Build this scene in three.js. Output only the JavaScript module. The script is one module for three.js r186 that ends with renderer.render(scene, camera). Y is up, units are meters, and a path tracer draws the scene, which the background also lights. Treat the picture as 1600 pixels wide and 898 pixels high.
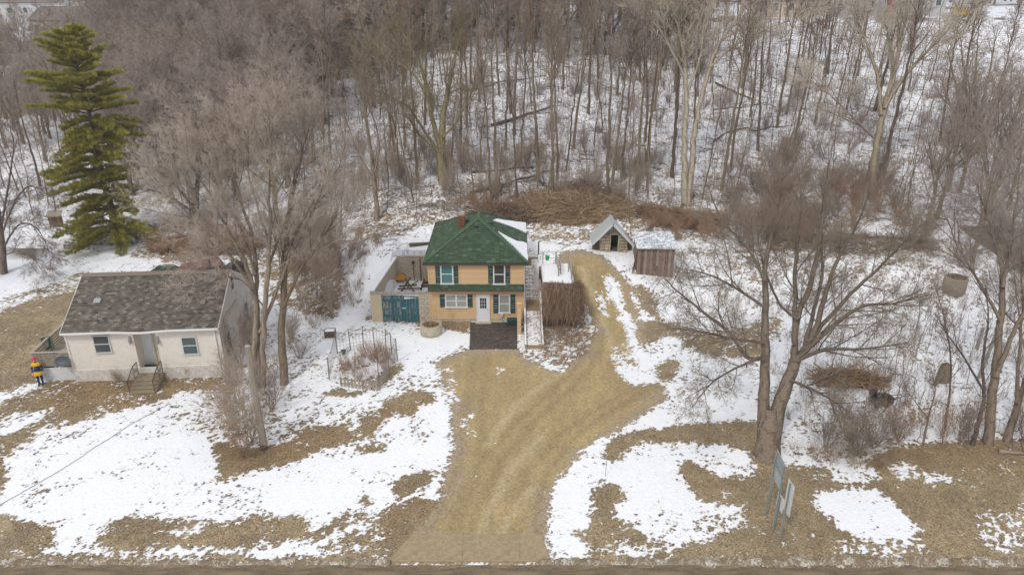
import * as THREE from 'three';
import { mergeGeometries, mergeVertices } from 'three/addons/utils/BufferGeometryUtils.js';
import { RoundedBoxGeometry } from 'three/addons/geometries/RoundedBoxGeometry.js';
import { MarchingCubes } from 'three/addons/objects/MarchingCubes.js';

// ---------------------------------------------------------------- camera, sky, sun, exposure
const W0 = 1600, H0 = 898, FOCAL = 1150, EYE = 23, PITCH = Math.atan(0.43);
const scene = new THREE.Scene();
const camera = new THREE.PerspectiveCamera(2 * Math.atan(H0 / 2 / FOCAL) * 180 / Math.PI, W0 / H0, 0.5, 4000);
camera.position.set(0, EYE, 0);
camera.rotation.set(-PITCH, 0, 0);
scene.add(camera);
camera.updateMatrixWorld(true);

{ // an even overcast, a little brighter overhead
  const w = 64, h = 32, a = new Float32Array(w * h * 4);
  for (let j = 0; j < h; j++) for (let i = 0; i < w; i++) {
    const el = ((j + 0.5) / h - 0.5) * Math.PI, s = Math.max(0, Math.sin(el));
    const l = 0.58 + 0.5 * s, k = 4 * (j * w + i);
    a[k] = l * 0.955; a[k + 1] = l * 0.985; a[k + 2] = l * 1.06; a[k + 3] = 1;
  }
  const t = new THREE.DataTexture(a, w, h, THREE.RGBAFormat, THREE.FloatType);
  t.mapping = THREE.EquirectangularReflectionMapping; t.magFilter = t.minFilter = THREE.LinearFilter; t.needsUpdate = true;
  scene.background = t; scene.environment = t;
}
const sun = new THREE.DirectionalLight(new THREE.Color(1, 0.94, 0.85), 1.5);
sun.position.set(-38, 85, 12); sun.target.position.set(0, 0, -50);
sun.castShadow = true; sun.shadow.radius = 20; sun.shadow.mapSize.set(2048, 2048);
Object.assign(sun.shadow.camera, { left: -110, right: 110, top: 110, bottom: -110, near: 1, far: 320 });
scene.add(sun, sun.target);
scene.fog = new THREE.FogExp2(new THREE.Color(0.84, 0.87, 0.93), 0.0005);
const renderer = new THREE.WebGLRenderer({ antialias: true });
renderer.setSize(1024, 574);
renderer.toneMapping = THREE.LinearToneMapping;
renderer.toneMappingExposure = 0.97;
renderer.shadowMap.enabled = true;

// ---------------------------------------------------------------- small tools
function rng(seed) { let s = seed >>> 0; return () => { s = (s + 0x6D2B79F5) | 0; let t = Math.imul(s ^ (s >>> 15), 1 | s); t = (t + Math.imul(t ^ (t >>> 7), 61 | t)) ^ t; return ((t ^ (t >>> 14)) >>> 0) / 4294967296; }; }
const V = (x = 0, y = 0, z = 0) => new THREE.Vector3(x, y, z);
const clamp = (x, a = 0, b = 1) => Math.min(b, Math.max(a, x));
const sm = (a, b, x) => { x = clamp((x - a) / (b - a)); return x * x * (3 - 2 * x); };
const mix = (a, b, t) => a + (b - a) * t;
const C = (r, g, b) => new THREE.Color().setRGB(r, g, b);
const used = {};
function numbered(n) { used[n] = (used[n] ?? -1) + 1; return used[n] ? n + '_' + String(used[n]).padStart(3, '0') : n; }
function tag(o, label, category, group, kind) {
  if (label) o.userData.label = label;
  if (category) o.userData.category = category;
  if (group) o.userData.group = group; else delete o.userData.group;
  if (kind) o.userData.kind = kind;
  return o;
}
function thing(name, p, turn = 0) { const g = new THREE.Group(); g.name = numbered(name); g.position.copy(p); g.rotation.y = turn; scene.add(g); return g; }
function shadows(m) { m.castShadow = m.receiveShadow = true; return m; }
function copyOf(o, label) { const c = o.clone(); c.name = numbered(o.name.replace(/_\d{3}$/, '')); c.userData = { ...o.userData }; if (label) c.userData.label = label; scene.add(c); return c; }

// periodic value noise, kept as a table and sampled bilinearly
const NT = 512;
function noiseTable(seed, octaves, first) {
  const R = rng(seed), out = new Float32Array(NT * NT); let amp = 1, tot = 0;
  for (let o = 0, f = first; o < octaves; o++, f *= 2, amp *= 0.55) {
    const g = new Float32Array(f * f).map(() => R());
    tot += amp;
    for (let j = 0; j < NT; j++) for (let i = 0; i < NT; i++) {
      const x = i / NT * f, y = j / NT * f, x0 = x | 0, y0 = y | 0, u = x - x0, v = y - y0, x1 = (x0 + 1) % f, y1 = (y0 + 1) % f;
      const a = u * u * (3 - 2 * u), b = v * v * (3 - 2 * v);
      out[j * NT + i] += amp * mix(mix(g[y0 * f + x0], g[y0 * f + x1], a), mix(g[y1 * f + x0], g[y1 * f + x1], a), b);
    }
  }
  // flatten to an even spread over 0..1, so that a threshold is a share of the area
  const sorted = Float32Array.from(out).sort();
  return out.map(x => { let lo = 0, hi = sorted.length - 1; while (lo < hi) { const m = (lo + hi) >> 1; if (sorted[m] < x) lo = m + 1; else hi = m; } return lo / sorted.length; });
}
const NA = noiseTable(11, 5, 16), NB = noiseTable(23, 4, 64), NC = noiseTable(37, 2, 200);
function nz(T, x, y) { // period 1
  x = (x - Math.floor(x)) * NT; y = (y - Math.floor(y)) * NT;
  const x0 = x | 0, y0 = y | 0, u = x - x0, v = y - y0, a = x0 % NT, b = (x0 + 1) % NT, c = (y0 % NT) * NT, d = ((y0 + 1) % NT) * NT;
  return mix(mix(T[c + a], T[c + b], u), mix(T[d + a], T[d + b], u), v);
}

// ---------------------------------------------------------------- the lie of the land (x to the right, d away from the camera along the ground)
function rise(d) {
  const q = d - 58; let r = q < 0 ? 0 : q < 10 ? 0.215 * q * q / 20 : 0.215 * (q - 5);
  const cap = 13.4; return r < cap - 2 ? r : cap - 2 + 2 * (1 - Math.exp(-(r - cap + 2) / 2));
}
function land(x, d) {
  let h = -0.25 + 0.25 * sm(24.5, 38, d);
  const m = sm(0.9, 2, x) * (1 - sm(5.2, 8, x));
  const wc = sm(-17.5, -11.5, x) * (1 - 0.4 * sm(8, 18, x));
  h += wc * 2.6 * sm(46.8 - 0.6 * m, 55.5 - 4 * m, d);
  h += sm(-16, 6, x + 12 + Math.max(0, d - 62) * 0.75) * rise(d);
  h += 0.25 * sm(26, 34, d) * (nz(NA, x / 30 + 0.3, d / 30) - 0.5) * (0.25 + sm(56, 70, d) * 3);
  h -= 0.35 * sm(14, 24, x) * sm(29, 36, d) * (1 - sm(46, 56, d));
  return h;
}
const CUTS = [[-9.4, -5.0, 47.5, 54.8], [-5.6, 0.5, 47.5, 54.9], [2.2, 4.2, 46.3, 51]];
function ground(x, d) {
  for (const [a, b, c, e] of CUTS) if (x > a && x < b && d > c && d < e) return 0;
  return land(x, d);
}
const cp = Math.cos(PITCH), sp = Math.sin(PITCH);
function ray(u, v) { const a = (u - W0 / 2) / FOCAL, b = (v - H0 / 2) / FOCAL; return [a, -(sp + b * cp), cp - b * sp]; } // x, y, d per metre of depth
function at(u, v, over = 0) { // the spot on the ground that the photograph shows at u, v
  const [a, b, c] = ray(u, v); let t = 20, step = 0.5;
  while (t < 1500 && EYE + b * t > land(a * t, c * t) + over) { t += step; if (t > 200) step = 2; }
  let lo = t - step, hi = t;
  for (let i = 0; i < 24; i++) { const q = (lo + hi) / 2; if (EYE + b * q > land(a * q, c * q) + over) lo = q; else hi = q; }
  return V(a * hi, land(a * hi, c * hi), -c * hi);
}
function onPlane(u, v, d) { const [a, b, c] = ray(u, v), t = d / c; return V(a * t, EYE + b * t, -d); }      // upright plane d metres away
function atHeight(u, v, h) { const [a, b, c] = ray(u, v), t = (h - EYE) / b; return V(a * t, h, -c * t); }    // level plane h
function atDepth(u, v, t) { const [a, b, c] = ray(u, v); return V(a * t, EYE + b * t, -c * t); }
const depthOf = p => -p.z * cp + (EYE - p.y) * sp;
const G = (x, d, lift = 0) => V(x, land(x, d) + lift, -d);

// ---------------------------------------------------------------- computed textures
function tex(n, fn, { srgb = true, m = 1 } = {}) { // fn(u, v) -> [r, g, b] linear albedo, or a number
  const a = new Uint8Array(n * n * 4), enc = x => Math.round(255 * clamp(srgb ? (x <= 0.0031308 ? 12.92 * x : 1.055 * Math.pow(x, 1 / 2.4) - 0.055) : x));
  for (let j = 0; j < n; j++) for (let i = 0; i < n; i++) {
    const c = fn((i + 0.5) / n, (j + 0.5) / n), k = 4 * (j * n + i);
    if (typeof c === 'number') { a[k] = a[k + 1] = a[k + 2] = enc(c); } else { a[k] = enc(c[0]); a[k + 1] = enc(c[1]); a[k + 2] = enc(c[2]); }
    a[k + 3] = 255;
  }
  const t = new THREE.DataTexture(a, n, n); t.wrapS = t.wrapT = THREE.RepeatWrapping; t.magFilter = THREE.LinearFilter; t.minFilter = THREE.LinearMipmapLinearFilter; t.generateMipmaps = true;
  if (srgb) t.colorSpace = THREE.SRGBColorSpace; t.repeat.set(1 / m, 1 / m); t.needsUpdate = true; return t;
}
const tint = (c, k) => [c[0] * k, c[1] * k, c[2] * k];
const mix3 = (a, b, t) => [mix(a[0], b[0], t), mix(a[1], b[1], t), mix(a[2], b[2], t)];
const barkMap = tex(256, (u, v) => { const r = nz(NA, u * 1, v * 0.25), f = nz(NB, u, v * 0.5); const k = 0.42 + 0.62 * r + 0.5 * f; return [0.82 * k, 0.81 * k, 0.8 * k]; }, { m: 1 });
const barkBump = tex(256, (u, v) => 0.6 * nz(NA, u, v * 0.2) + 0.4 * nz(NB, u, v * 0.3), { srgb: false });
const concreteMap = tex(256, (u, v) => { const k = 0.78 + 0.2 * (nz(NA, u, v) - 0.5) + 0.16 * (nz(NB, u, v) - 0.5); return [k, k * 0.98, k * 0.95]; }, { m: 2 });
const grainMap = tex(256, (u, v) => { const k = 0.55 + 0.5 * nz(NA, u * 2, v * 0.12) * 0.8 + 0.3 * (nz(NB, u, v * 0.1) - 0.5); return [k, k, k]; }, { m: 1 });
const speckMap = tex(256, (u, v) => { const k = 0.8 + 0.22 * (nz(NB, u, v) - 0.5) + 0.22 * (nz(NC, u, v) - 0.5); return [k, k, k]; }, { m: 1 });
const stainMap = tex(256, (u, v) => { const k = 0.93 + 0.06 * nz(NA, u, v) - 0.16 * Math.max(0, nz(NB, u * 1, v * 0.3) - 0.72); return [k, k * 0.995, k * 0.98]; }, { m: 3 });

const mat = (r, g, b, rough = 0.9, more = {}) => new THREE.MeshStandardMaterial({ color: C(r, g, b), roughness: rough, metalness: 0, ...more });
const mossMap = tex(256, (u, v) => { const k = 0.42 + 0.62 * nz(NA, u, v * 0.25) + 0.5 * nz(NB, u, v * 0.5), g = sm(0.5, 0.8, nz(NA, u + 0.3, v * 0.5)); return [mix(0.82, 0.80, g) * k, mix(0.80, 0.82, g) * k, mix(0.80, 0.5, g) * k]; }, { m: 1 });
const mossBark = (r, g, b, bump = 0.02) => mat(r, g, b, 0.95, { map: mossMap, bumpMap: barkBump, bumpScale: bump });
const bark = (r, g, b, bump = 0.02) => mat(r, g, b, 0.95, { map: barkMap, bumpMap: barkBump, bumpScale: bump });
const M = {
  snow: mat(0.86, 0.87, 0.89, 0.75),
  concrete: mat(0.62, 0.56, 0.44, 0.95, { map: concreteMap }),
  oldWood: mat(0.42, 0.36, 0.27, 0.95, { map: grainMap }),
  greyWood: mat(0.5, 0.46, 0.4, 0.95, { map: grainMap }),
  darkWood: mat(0.16, 0.115, 0.075, 0.95, { map: grainMap }),
  redWood: mat(0.30, 0.19, 0.14, 0.95, { map: grainMap }),
  white: mat(0.8, 0.8, 0.79, 0.5, { map: stainMap }),
  steel: mat(0.36, 0.39, 0.4, 0.45, { metalness: 0.6, map: speckMap }),
  galv: mat(0.42, 0.46, 0.47, 0.5, { metalness: 0.35, map: stainMap }),
  black: mat(0.02, 0.02, 0.022, 0.6),
  rubber: mat(0.03, 0.03, 0.03, 0.85),
  glass: new THREE.MeshPhysicalMaterial({ color: C(0.10, 0.13, 0.13), roughness: 0.06, metalness: 0, ior: 1.5, specularIntensity: 1 }),
  darkIn: mat(0.17, 0.13, 0.09, 1, { map: grainMap }),
};

// ---------------------------------------------------------------- collecting shapes into one named mesh
function metreUV(g) { // uv in metres from the side a face looks to
  const p = g.attributes.position, n = g.attributes.normal, uv = new Float32Array(p.count * 2);
  for (let i = 0; i < p.count; i++) {
    const ax = Math.abs(n.getX(i)), ay = Math.abs(n.getY(i)), az = Math.abs(n.getZ(i));
    if (ay >= ax && ay >= az) { uv[2 * i] = p.getX(i); uv[2 * i + 1] = p.getZ(i); }
    else if (ax >= az) { uv[2 * i] = p.getZ(i); uv[2 * i + 1] = p.getY(i); }
    else { uv[2 * i] = p.getX(i); uv[2 * i + 1] = p.getY(i); }
  }
  g.setAttribute('uv', new THREE.BufferAttribute(uv, 2)); return g;
}
class Kit {
  constructor() { this.g = []; }
  add(g, color) {
    g = g.index ? g.toNonIndexed() : g;
    for (const k of Object.keys(g.attributes)) if (!['position', 'normal', 'uv'].includes(k)) g.deleteAttribute(k);
    if (!g.attributes.normal) g.computeVertexNormals();
    if (color) { const a = new Float32Array(g.attributes.position.count * 3); for (let i = 0; i < a.length; i += 3) a.set(color, i); g.setAttribute('color', new THREE.BufferAttribute(a, 3)); }
    metreUV(g); this.g.push(g); return this;
  }
  box(w, h, d, x, y, z, ry = 0, rx = 0, rz = 0, color) { const g = new THREE.BoxGeometry(w, h, d); g.applyMatrix4(new THREE.Matrix4().compose(V(x, y, z), new THREE.Quaternion().setFromEuler(new THREE.Euler(rx, ry, rz, 'YXZ')), V(1, 1, 1))); return this.add(g, color); }
  rbox(w, h, d, x, y, z, r = 0.02, ry = 0, rx = 0, rz = 0) { const g = new RoundedBoxGeometry(w, h, d, 2, r); g.applyMatrix4(new THREE.Matrix4().compose(V(x, y, z), new THREE.Quaternion().setFromEuler(new THREE.Euler(rx, ry, rz, 'YXZ')), V(1, 1, 1))); return this.add(g); }
  cyl(r0, r1, h, x, y, z, n = 16) { const g = new THREE.CylinderGeometry(r1, r0, h, n); g.translate(x, y, z); return this.add(g); }
  rod(a, b, r, r2 = r, n = 8) { const d = b.clone().sub(a), L = d.length(); const g = new THREE.CylinderGeometry(r2, r, L, n); g.translate(0, L / 2, 0); g.applyQuaternion(new THREE.Quaternion().setFromUnitVectors(V(0, 1, 0), d.normalize())); g.translate(a.x, a.y, a.z); return this.add(g); }
  beam(a, b, w, h) { const d = b.clone().sub(a), L = d.length(); const g = new THREE.BoxGeometry(w, h, L); const m = new THREE.Matrix4().lookAt(b, a, V(0, 1, 0)); g.applyMatrix4(m); g.translate((a.x + b.x) / 2, (a.y + b.y) / 2, (a.z + b.z) / 2); return this.add(g); }
  ball(r, x, y, z, sx = 1, sy = 1, sz = 1, n = 14) { const g = new THREE.SphereGeometry(r, n, Math.ceil(n * 0.7)); g.scale(sx, sy, sz); g.translate(x, y, z); return this.add(g); }
  prism(pts, depth, x, y, z, ry = 0) { const s = new THREE.Shape(pts.map(p => new THREE.Vector2(p[0], p[1]))); const g = new THREE.ExtrudeGeometry(s, { depth, bevelEnabled: false }); g.rotateY(ry); g.translate(x, y, z); return this.add(g); }
  slab(pts, t) { // a flat polygon of points in space, thickened by t against its normal
    const n = pts[1].clone().sub(pts[0]).cross(pts[2].clone().sub(pts[0])).normalize().multiplyScalar(-t), pos = [], low = pts.map(p => p.clone().add(n)), N = pts.length;
    const tri = (a, b, c) => pos.push(a.x, a.y, a.z, b.x, b.y, b.z, c.x, c.y, c.z);
    for (let i = 1; i < N - 1; i++) { tri(pts[0], pts[i], pts[i + 1]); tri(low[0], low[i + 1], low[i]); }
    for (let i = 0; i < N; i++) { const j = (i + 1) % N; tri(pts[i], low[i], low[j]); tri(pts[i], low[j], pts[j]); }
    const g = new THREE.BufferGeometry(); g.setAttribute('position', new THREE.Float32BufferAttribute(pos, 3)); g.computeVertexNormals(); return this.add(g);
  }
  build(name, m, parent = scene, kind) {
    const g = mergeGeometries(this.g, false), o = shadows(new THREE.Mesh(g, m));
    o.name = parent === scene ? numbered(name) : name; if (kind) o.userData.kind = kind; parent.add(o); return o;
  }
}
function softPaint(g, seed, lo, hi) { // a tone per piece
  return g;
}
// ---------------------------------------------------------------- ground: where snow lies, where grass, leaves and gravel show (outlines traced on the ground itself)
const NX0 = -40, NX1 = 40, ND0 = 21, ND1 = 63;
const px = a => { const o = []; for (let i = 0; i < a.length; i += 2) { const p = at(a[i], a[i + 1]); o.push([p.x, -p.z]); } return o; };
const CELL = 0.125, FW = Math.round((NX1 - NX0) / CELL), FH = Math.round((ND1 - ND0) / CELL);
const fields = {};
function field(init) { return new Float32Array(FW * FH).fill(init); }
const SNOW = field(0.86), DRIVE = field(0), RUT = field(0), LEAF = field(0.15);
function paint(F, value, poly) {
  let x0 = 1e9, x1 = -1e9, d0 = 1e9, d1 = -1e9;
  for (const [x, d] of poly) { x0 = Math.min(x0, x); x1 = Math.max(x1, x); d0 = Math.min(d0, d); d1 = Math.max(d1, d); }
  for (let j = Math.max(0, Math.floor((d0 - ND0) / CELL)); j < Math.min(FH, (d1 - ND0) / CELL + 1); j++) for (let i = Math.max(0, Math.floor((x0 - NX0) / CELL)); i < Math.min(FW, (x1 - NX0) / CELL + 1); i++) {
    const x = NX0 + (i + 0.5) * CELL, d = ND0 + (j + 0.5) * CELL; let inside = false;
    for (let a = 0, b = poly.length - 1; a < poly.length; b = a++) if ((poly[a][1] > d) !== (poly[b][1] > d) && x < (poly[b][0] - poly[a][0]) * (d - poly[a][1]) / (poly[b][1] - poly[a][1]) + poly[a][0]) inside = !inside;
    if (inside) F[j * FW + i] = value;
  }
}
function strip(F, value, line, w) { // a band w metres wide along a line
  const L = px(line);
  for (let k = 0; k < L.length - 1; k++) { const [x, d] = L[k], [X, D] = L[k + 1], l = Math.hypot(X - x, D - d) || 1, nx = -(D - d) / l * w / 2, nd = (X - x) / l * w / 2; paint(F, value, [[x + nx, d + nd], [X + nx, D + nd], [X - nx, D - nd], [x - nx, d - nd]]); }
}
function blur(F, r) {
  const pass = (n, m, s, q) => { const p = new Float64Array(m + 1); for (let j = 0; j < n; j++) { for (let i = 0; i < m; i++) p[i + 1] = p[i] + F[j * s + i * q]; for (let i = 0; i < m; i++) { const a = Math.max(0, i - r), b = Math.min(m, i + r + 1); F[j * s + i * q] = (p[b] - p[a]) / (b - a); } } };
  pass(FH, FW, FW, 1); pass(FW, FH, 1, FW);
}
const S = (v, a) => paint(SNOW, v, px(a));
const L_ = (v, a) => paint(LEAF, v, px(a));
// left
S(0.90, [0, 370, 700, 330, 700, 480, 0, 500]);
S(0.55, [0, 470, 130, 425, 190, 430, 140, 480, 60, 500, 0, 520]);
S(0.04, [-60, 520, 40, 470, 115, 455, 170, 470, 120, 520, 70, 560, 62, 600, 0, 618, -60, 630]);
S(0.22, [-60, 640, 0, 612, 60, 598, 120, 585, 350, 575, 372, 600, 350, 618, 270, 620, 236, 628, 200, 640, 150, 655, 70, 668, 25, 700, 0, 720, -60, 760]);
S(0.85, [-60, 628, 60, 598, 62, 606, -60, 648]);
S(0.78, [20, 645, 90, 638, 60, 660, 0, 682, -40, 690]);
S(0.72, [60, 668, 110, 655, 100, 670, 20, 700]);
S(0.72, [270, 612, 400, 610, 660, 560, 690, 610, 640, 620, 560, 660, 420, 690, 340, 700, 280, 650]);
S(0.85, [420, 590, 640, 510, 690, 560, 600, 600, 520, 660, 430, 650]);
S(0.04, [325, 690, 400, 700, 450, 692, 480, 668, 540, 662, 558, 688, 500, 702, 440, 728, 380, 740, 350, 756, 332, 742]);
S(0.04, [565, 655, 600, 632, 640, 610, 672, 612, 690, 632, 660, 645, 610, 652, 590, 672, 560, 690]);
S(0.1, [560, 700, 600, 692, 610, 705, 570, 712]);
S(0.12, [505, 610, 560, 612, 620, 568, 632, 572, 600, 600, 550, 622, 515, 618]);
S(0.03, [-60, 800, 20, 808, 85, 828, 82, 845, 60, 865, -60, 872]);
S(0.06, [168, 815, 190, 806, 280, 815, 350, 815, 420, 808, 478, 808, 482, 836, 430, 850, 300, 858, 180, 860, 152, 848]);
S(0.7, [300, 820, 330, 830, 300, 838, 200, 832]);
S(0.1, [-60, 735, 5, 700, 12, 750, 0, 770, -60, 790]);
S(0.2, [58, 762, 86, 752, 70, 775, 55, 776]);
S(0.3, [120, 715, 150, 712, 140, 728, 115, 724]);
S(0.06, [610, 758, 640, 742, 676, 738, 668, 756, 640, 768, 618, 776]);
S(0.05, [640, 782, 660, 776, 690, 785, 700, 800, 655, 835, 612, 878, 500, 876, 560, 850, 585, 815, 606, 795]);
S(0.5, [480, 860, 560, 820, 600, 840, 560, 872, 500, 876]);
S(1.0, [70, 745, 160, 690, 260, 660, 330, 690, 345, 745, 330, 800, 170, 805, 110, 835, 75, 800]); S(1.0, [500, 730, 600, 705, 690, 690, 700, 730, 640, 742, 600, 760, 590, 790, 500, 810, 440, 790, 420, 750]); S(1.0, [650, 640, 692, 620, 705, 680, 690, 735, 670, 690]); S(0.98, [620, 510, 690, 515, 735, 525, 690, 560, 640, 560]);
S(0.06, [610, 758, 640, 742, 676, 738, 668, 756, 640, 768, 618, 776]);
// straight verge along the road
S(0.12, [-120, 868, 620, 868, 620, 905, -120, 905]); S(0.1, [840, 870, 1760, 866, 1760, 905, 840, 905]);
S(0.82, [60, 858, 500, 850, 490, 866, 60, 868]);
// house forecourt
S(0.1, [575, 492, 735, 500, 735, 522, 690, 512, 640, 505, 580, 500]);
S(0.8, [820, 560, 905, 545, 900, 575, 850, 580]);
S(0.5, [842, 500, 925, 500, 925, 560, 880, 575, 842, 560]);
S(0.75, [800, 500, 850, 500, 850, 570, 800, 560]);
// right of the drive
S(0.05, [932, 690, 985, 672, 1130, 658, 1192, 655, 1205, 700, 1260, 722, 1320, 735, 1400, 690, 1760, 690, 1760, 868, 1160, 868, 940, 868, 905, 845, 925, 800, 925, 770, 950, 740]);
S(0.93, [996, 690, 1043, 690, 1108, 697, 1130, 692, 1155, 697, 1177, 715, 1192, 734, 1170, 745, 1142, 748, 1108, 740, 1086, 725, 1070, 714, 1064, 734, 1083, 756, 1096, 781, 1121, 787, 1161, 787, 1163, 812, 1139, 837, 1105, 846, 1064, 852, 1027, 846, 996, 828, 965, 812, 958, 793, 977, 781, 965, 757, 944, 750, 944, 718, 972, 726, 976, 703]); S(0.97, [1000, 705, 1050, 705, 1075, 770, 1110, 800, 1090, 820, 1020, 815, 985, 790, 990, 750]); S(0.78, [1050, 825, 1163, 795, 1160, 815, 1110, 845, 1050, 850]); S(0.7, [1128, 768, 1145, 766, 1144, 778, 1130, 778]); S(0.6, [930, 852, 990, 845, 1000, 866, 930, 868]);
S(0.96, [1278, 768, 1320, 762, 1372, 764, 1402, 790, 1450, 832, 1420, 846, 1335, 842, 1300, 815, 1275, 792]);
S(0.72, [1295, 738, 1340, 725, 1370, 730, 1382, 752, 1340, 758, 1300, 752]);
S(0.6, [1385, 732, 1420, 722, 1480, 742, 1508, 755, 1450, 758, 1400, 745]);
S(0.55, [1520, 808, 1600, 795, 1760, 790, 1760, 862, 1535, 858]);
S(0.55, [1310, 842, 1450, 845, 1450, 868, 1300, 868]); S(0.5, [930, 850, 1050, 848, 1060, 868, 900, 868]);
S(0.96, [949, 683, 909, 709, 871, 753, 856, 818, 852, 834, 890, 868, 924, 868, 912, 846, 902, 834, 927, 824, 915, 803, 943, 796, 924, 787, 921, 743, 944, 740, 946, 718]);
S(0.97, [940, 690, 971, 668, 1020, 642, 1064, 625, 1111, 618, 1192, 625, 1192, 657, 1111, 659, 1058, 665, 1005, 672]);
// right yard
S(0.1, [985, 447, 1010, 443, 1025, 475, 1042, 505, 1080, 512, 1115, 522, 1080, 532, 1040, 525, 1012, 540, 1000, 525, 990, 490]);
S(0.12, [1030, 566, 1060, 562, 1066, 575, 1045, 598, 1025, 592]);
S(0.3, [1060, 535, 1150, 515, 1220, 500, 1215, 530, 1120, 560]); S(0.08, [1270, 590, 1320, 575, 1385, 592, 1350, 606, 1280, 604]);
S(0.15, [1300, 450, 1340, 440, 1350, 470, 1310, 480]);
S(0.86, [1040, 400, 1250, 420, 1430, 430, 1760, 440, 1760, 660, 1420, 660, 1250, 655, 1200, 620, 1130, 560, 1120, 500, 1050, 450]);
S(0.86, [1060, 410, 1140, 420, 1180, 490, 1120, 500, 1070, 450]); S(0.86, [1330, 440, 1480, 470, 1480, 560, 1350, 550]);
S(0.1, [1030, 566, 1060, 562, 1066, 575, 1045, 598, 1025, 592]); S(0.2, [1060, 530, 1150, 512, 1222, 498, 1218, 522, 1120, 545]); S(0.08, [1270, 590, 1320, 575, 1385, 592, 1350, 606, 1280, 604]); S(0.25, [1130, 545, 1190, 530, 1200, 555, 1140, 560]);
S(0.8, [1200, 650, 1420, 630, 1600, 620, 1760, 640, 1760, 700, 1400, 700, 1340, 728, 1230, 730, 1200, 700]);
S(0.12, [1395, 700, 1480, 690, 1760, 680, 1760, 760, 1500, 745, 1420, 718, 1370, 715]);
S(0.7, [1050, 380, 1760, 380, 1760, 440, 1050, 430]);
// toe of the wooded hill
S(0.45, [230, 350, 400, 355, 520, 370, 540, 440, 520, 500, 430, 480, 400, 420, 260, 410, 200, 400]);
S(0.5, [540, 300, 700, 300, 1130, 300, 1130, 372, 880, 385, 700, 345, 560, 380]);
// the drive, with the snow left on it
const driveLine = px([683, 562, 735, 545, 806, 545, 830, 566, 878, 586, 912, 556, 936, 512, 916, 470, 884, 436, 870, 410, 880, 394, 905, 390, 950, 408, 985, 440, 1004, 492, 1008, 535, 1000, 560, 1040, 602, 1042, 622, 985, 662, 940, 690, 900, 718, 870, 750, 858, 790, 854, 835, 870, 880, 600, 880, 648, 835, 690, 785, 712, 680, 704, 640, 692, 600]);
paint(SNOW, -0.06, driveLine); paint(DRIVE, 1, driveLine);
S(0.92, [938, 430, 955, 426, 968, 445, 975, 470, 992, 500, 1000, 540, 1008, 560, 1034, 598, 985, 602, 960, 575, 965, 555, 985, 545, 972, 505, 955, 480, 950, 455]);
S(0.05, [958, 470, 966, 490, 978, 520, 976, 540, 966, 510, 952, 480]);
S(0.75, [928, 455, 940, 452, 952, 475, 952, 496, 940, 495, 932, 475]);
S(0.9, [985, 458, 992, 456, 1000, 480, 1024, 500, 1000, 504, 994, 480]);
S(0.55, [955, 540, 985, 535, 1000, 570, 960, 575]);
S(0.9, [716, 660, 740, 645, 745, 648, 728, 662, 742, 676, 736, 682, 722, 672]); strip(SNOW, 0.85, [702, 575, 706, 600, 710, 630], 0.3);
strip(SNOW, 0.8, [743, 735, 740, 755, 735, 770], 0.22); S(0.8, [778, 575, 786, 572, 782, 585, 776, 590]); S(0.75, [822, 602, 836, 596, 834, 604, 824, 607]);
strip(SNOW, 0.85, [905, 712, 925, 695, 945, 682], 0.28); strip(SNOW, 0.8, [918, 700, 935, 688], 0.2);
strip(SNOW, 0.8, [835, 848, 850, 866, 862, 878], 0.35); strip(SNOW, 0.8, [850, 842, 870, 862, 880, 878], 0.3);
// ruts the plough and wheels cut by the road
for (const l of [[560, 782, 578, 780, 572, 800, 560, 805], [490, 850, 540, 815, 585, 806], [500, 860, 560, 838, 595, 840], [520, 872, 575, 858, 600, 872], [480, 845, 520, 822, 540, 800]]) strip(SNOW, 0.1, l, 0.3);
for (const l of [[485, 856, 530, 832, 580, 825, 598, 838], [500, 868, 560, 852, 600, 868]]) strip(SNOW, 0.9, l, 0.3);
// footpath and cable trench
strip(SNOW, 0.25, [-40, 652, 60, 638, 160, 628, 250, 618], 0.5);
// orange leaves
L_(0.9, [120, 585, 350, 575, 360, 610, 200, 640, 60, 640, 60, 605]); L_(0.8, [325, 680, 560, 660, 500, 710, 350, 760]); L_(0.8, [565, 655, 690, 610, 690, 640, 600, 680]); L_(0.7, [600, 795, 690, 740, 690, 800, 600, 840]);
L_(0.95, [842, 500, 925, 505, 925, 580, 842, 560]); L_(0.9, [230, 340, 540, 350, 540, 500, 400, 480, 200, 410]); L_(0.8, [540, 290, 1130, 290, 1130, 380, 540, 390]); L_(0.6, [1380, 680, 1760, 680, 1760, 740, 1390, 730]);
L_(0.85, [575, 490, 735, 500, 735, 525, 575, 505]); L_(0.8, [1270, 585, 1390, 570, 1390, 610, 1270, 610]);
const EDGE = Float32Array.from(DRIVE);
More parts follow.
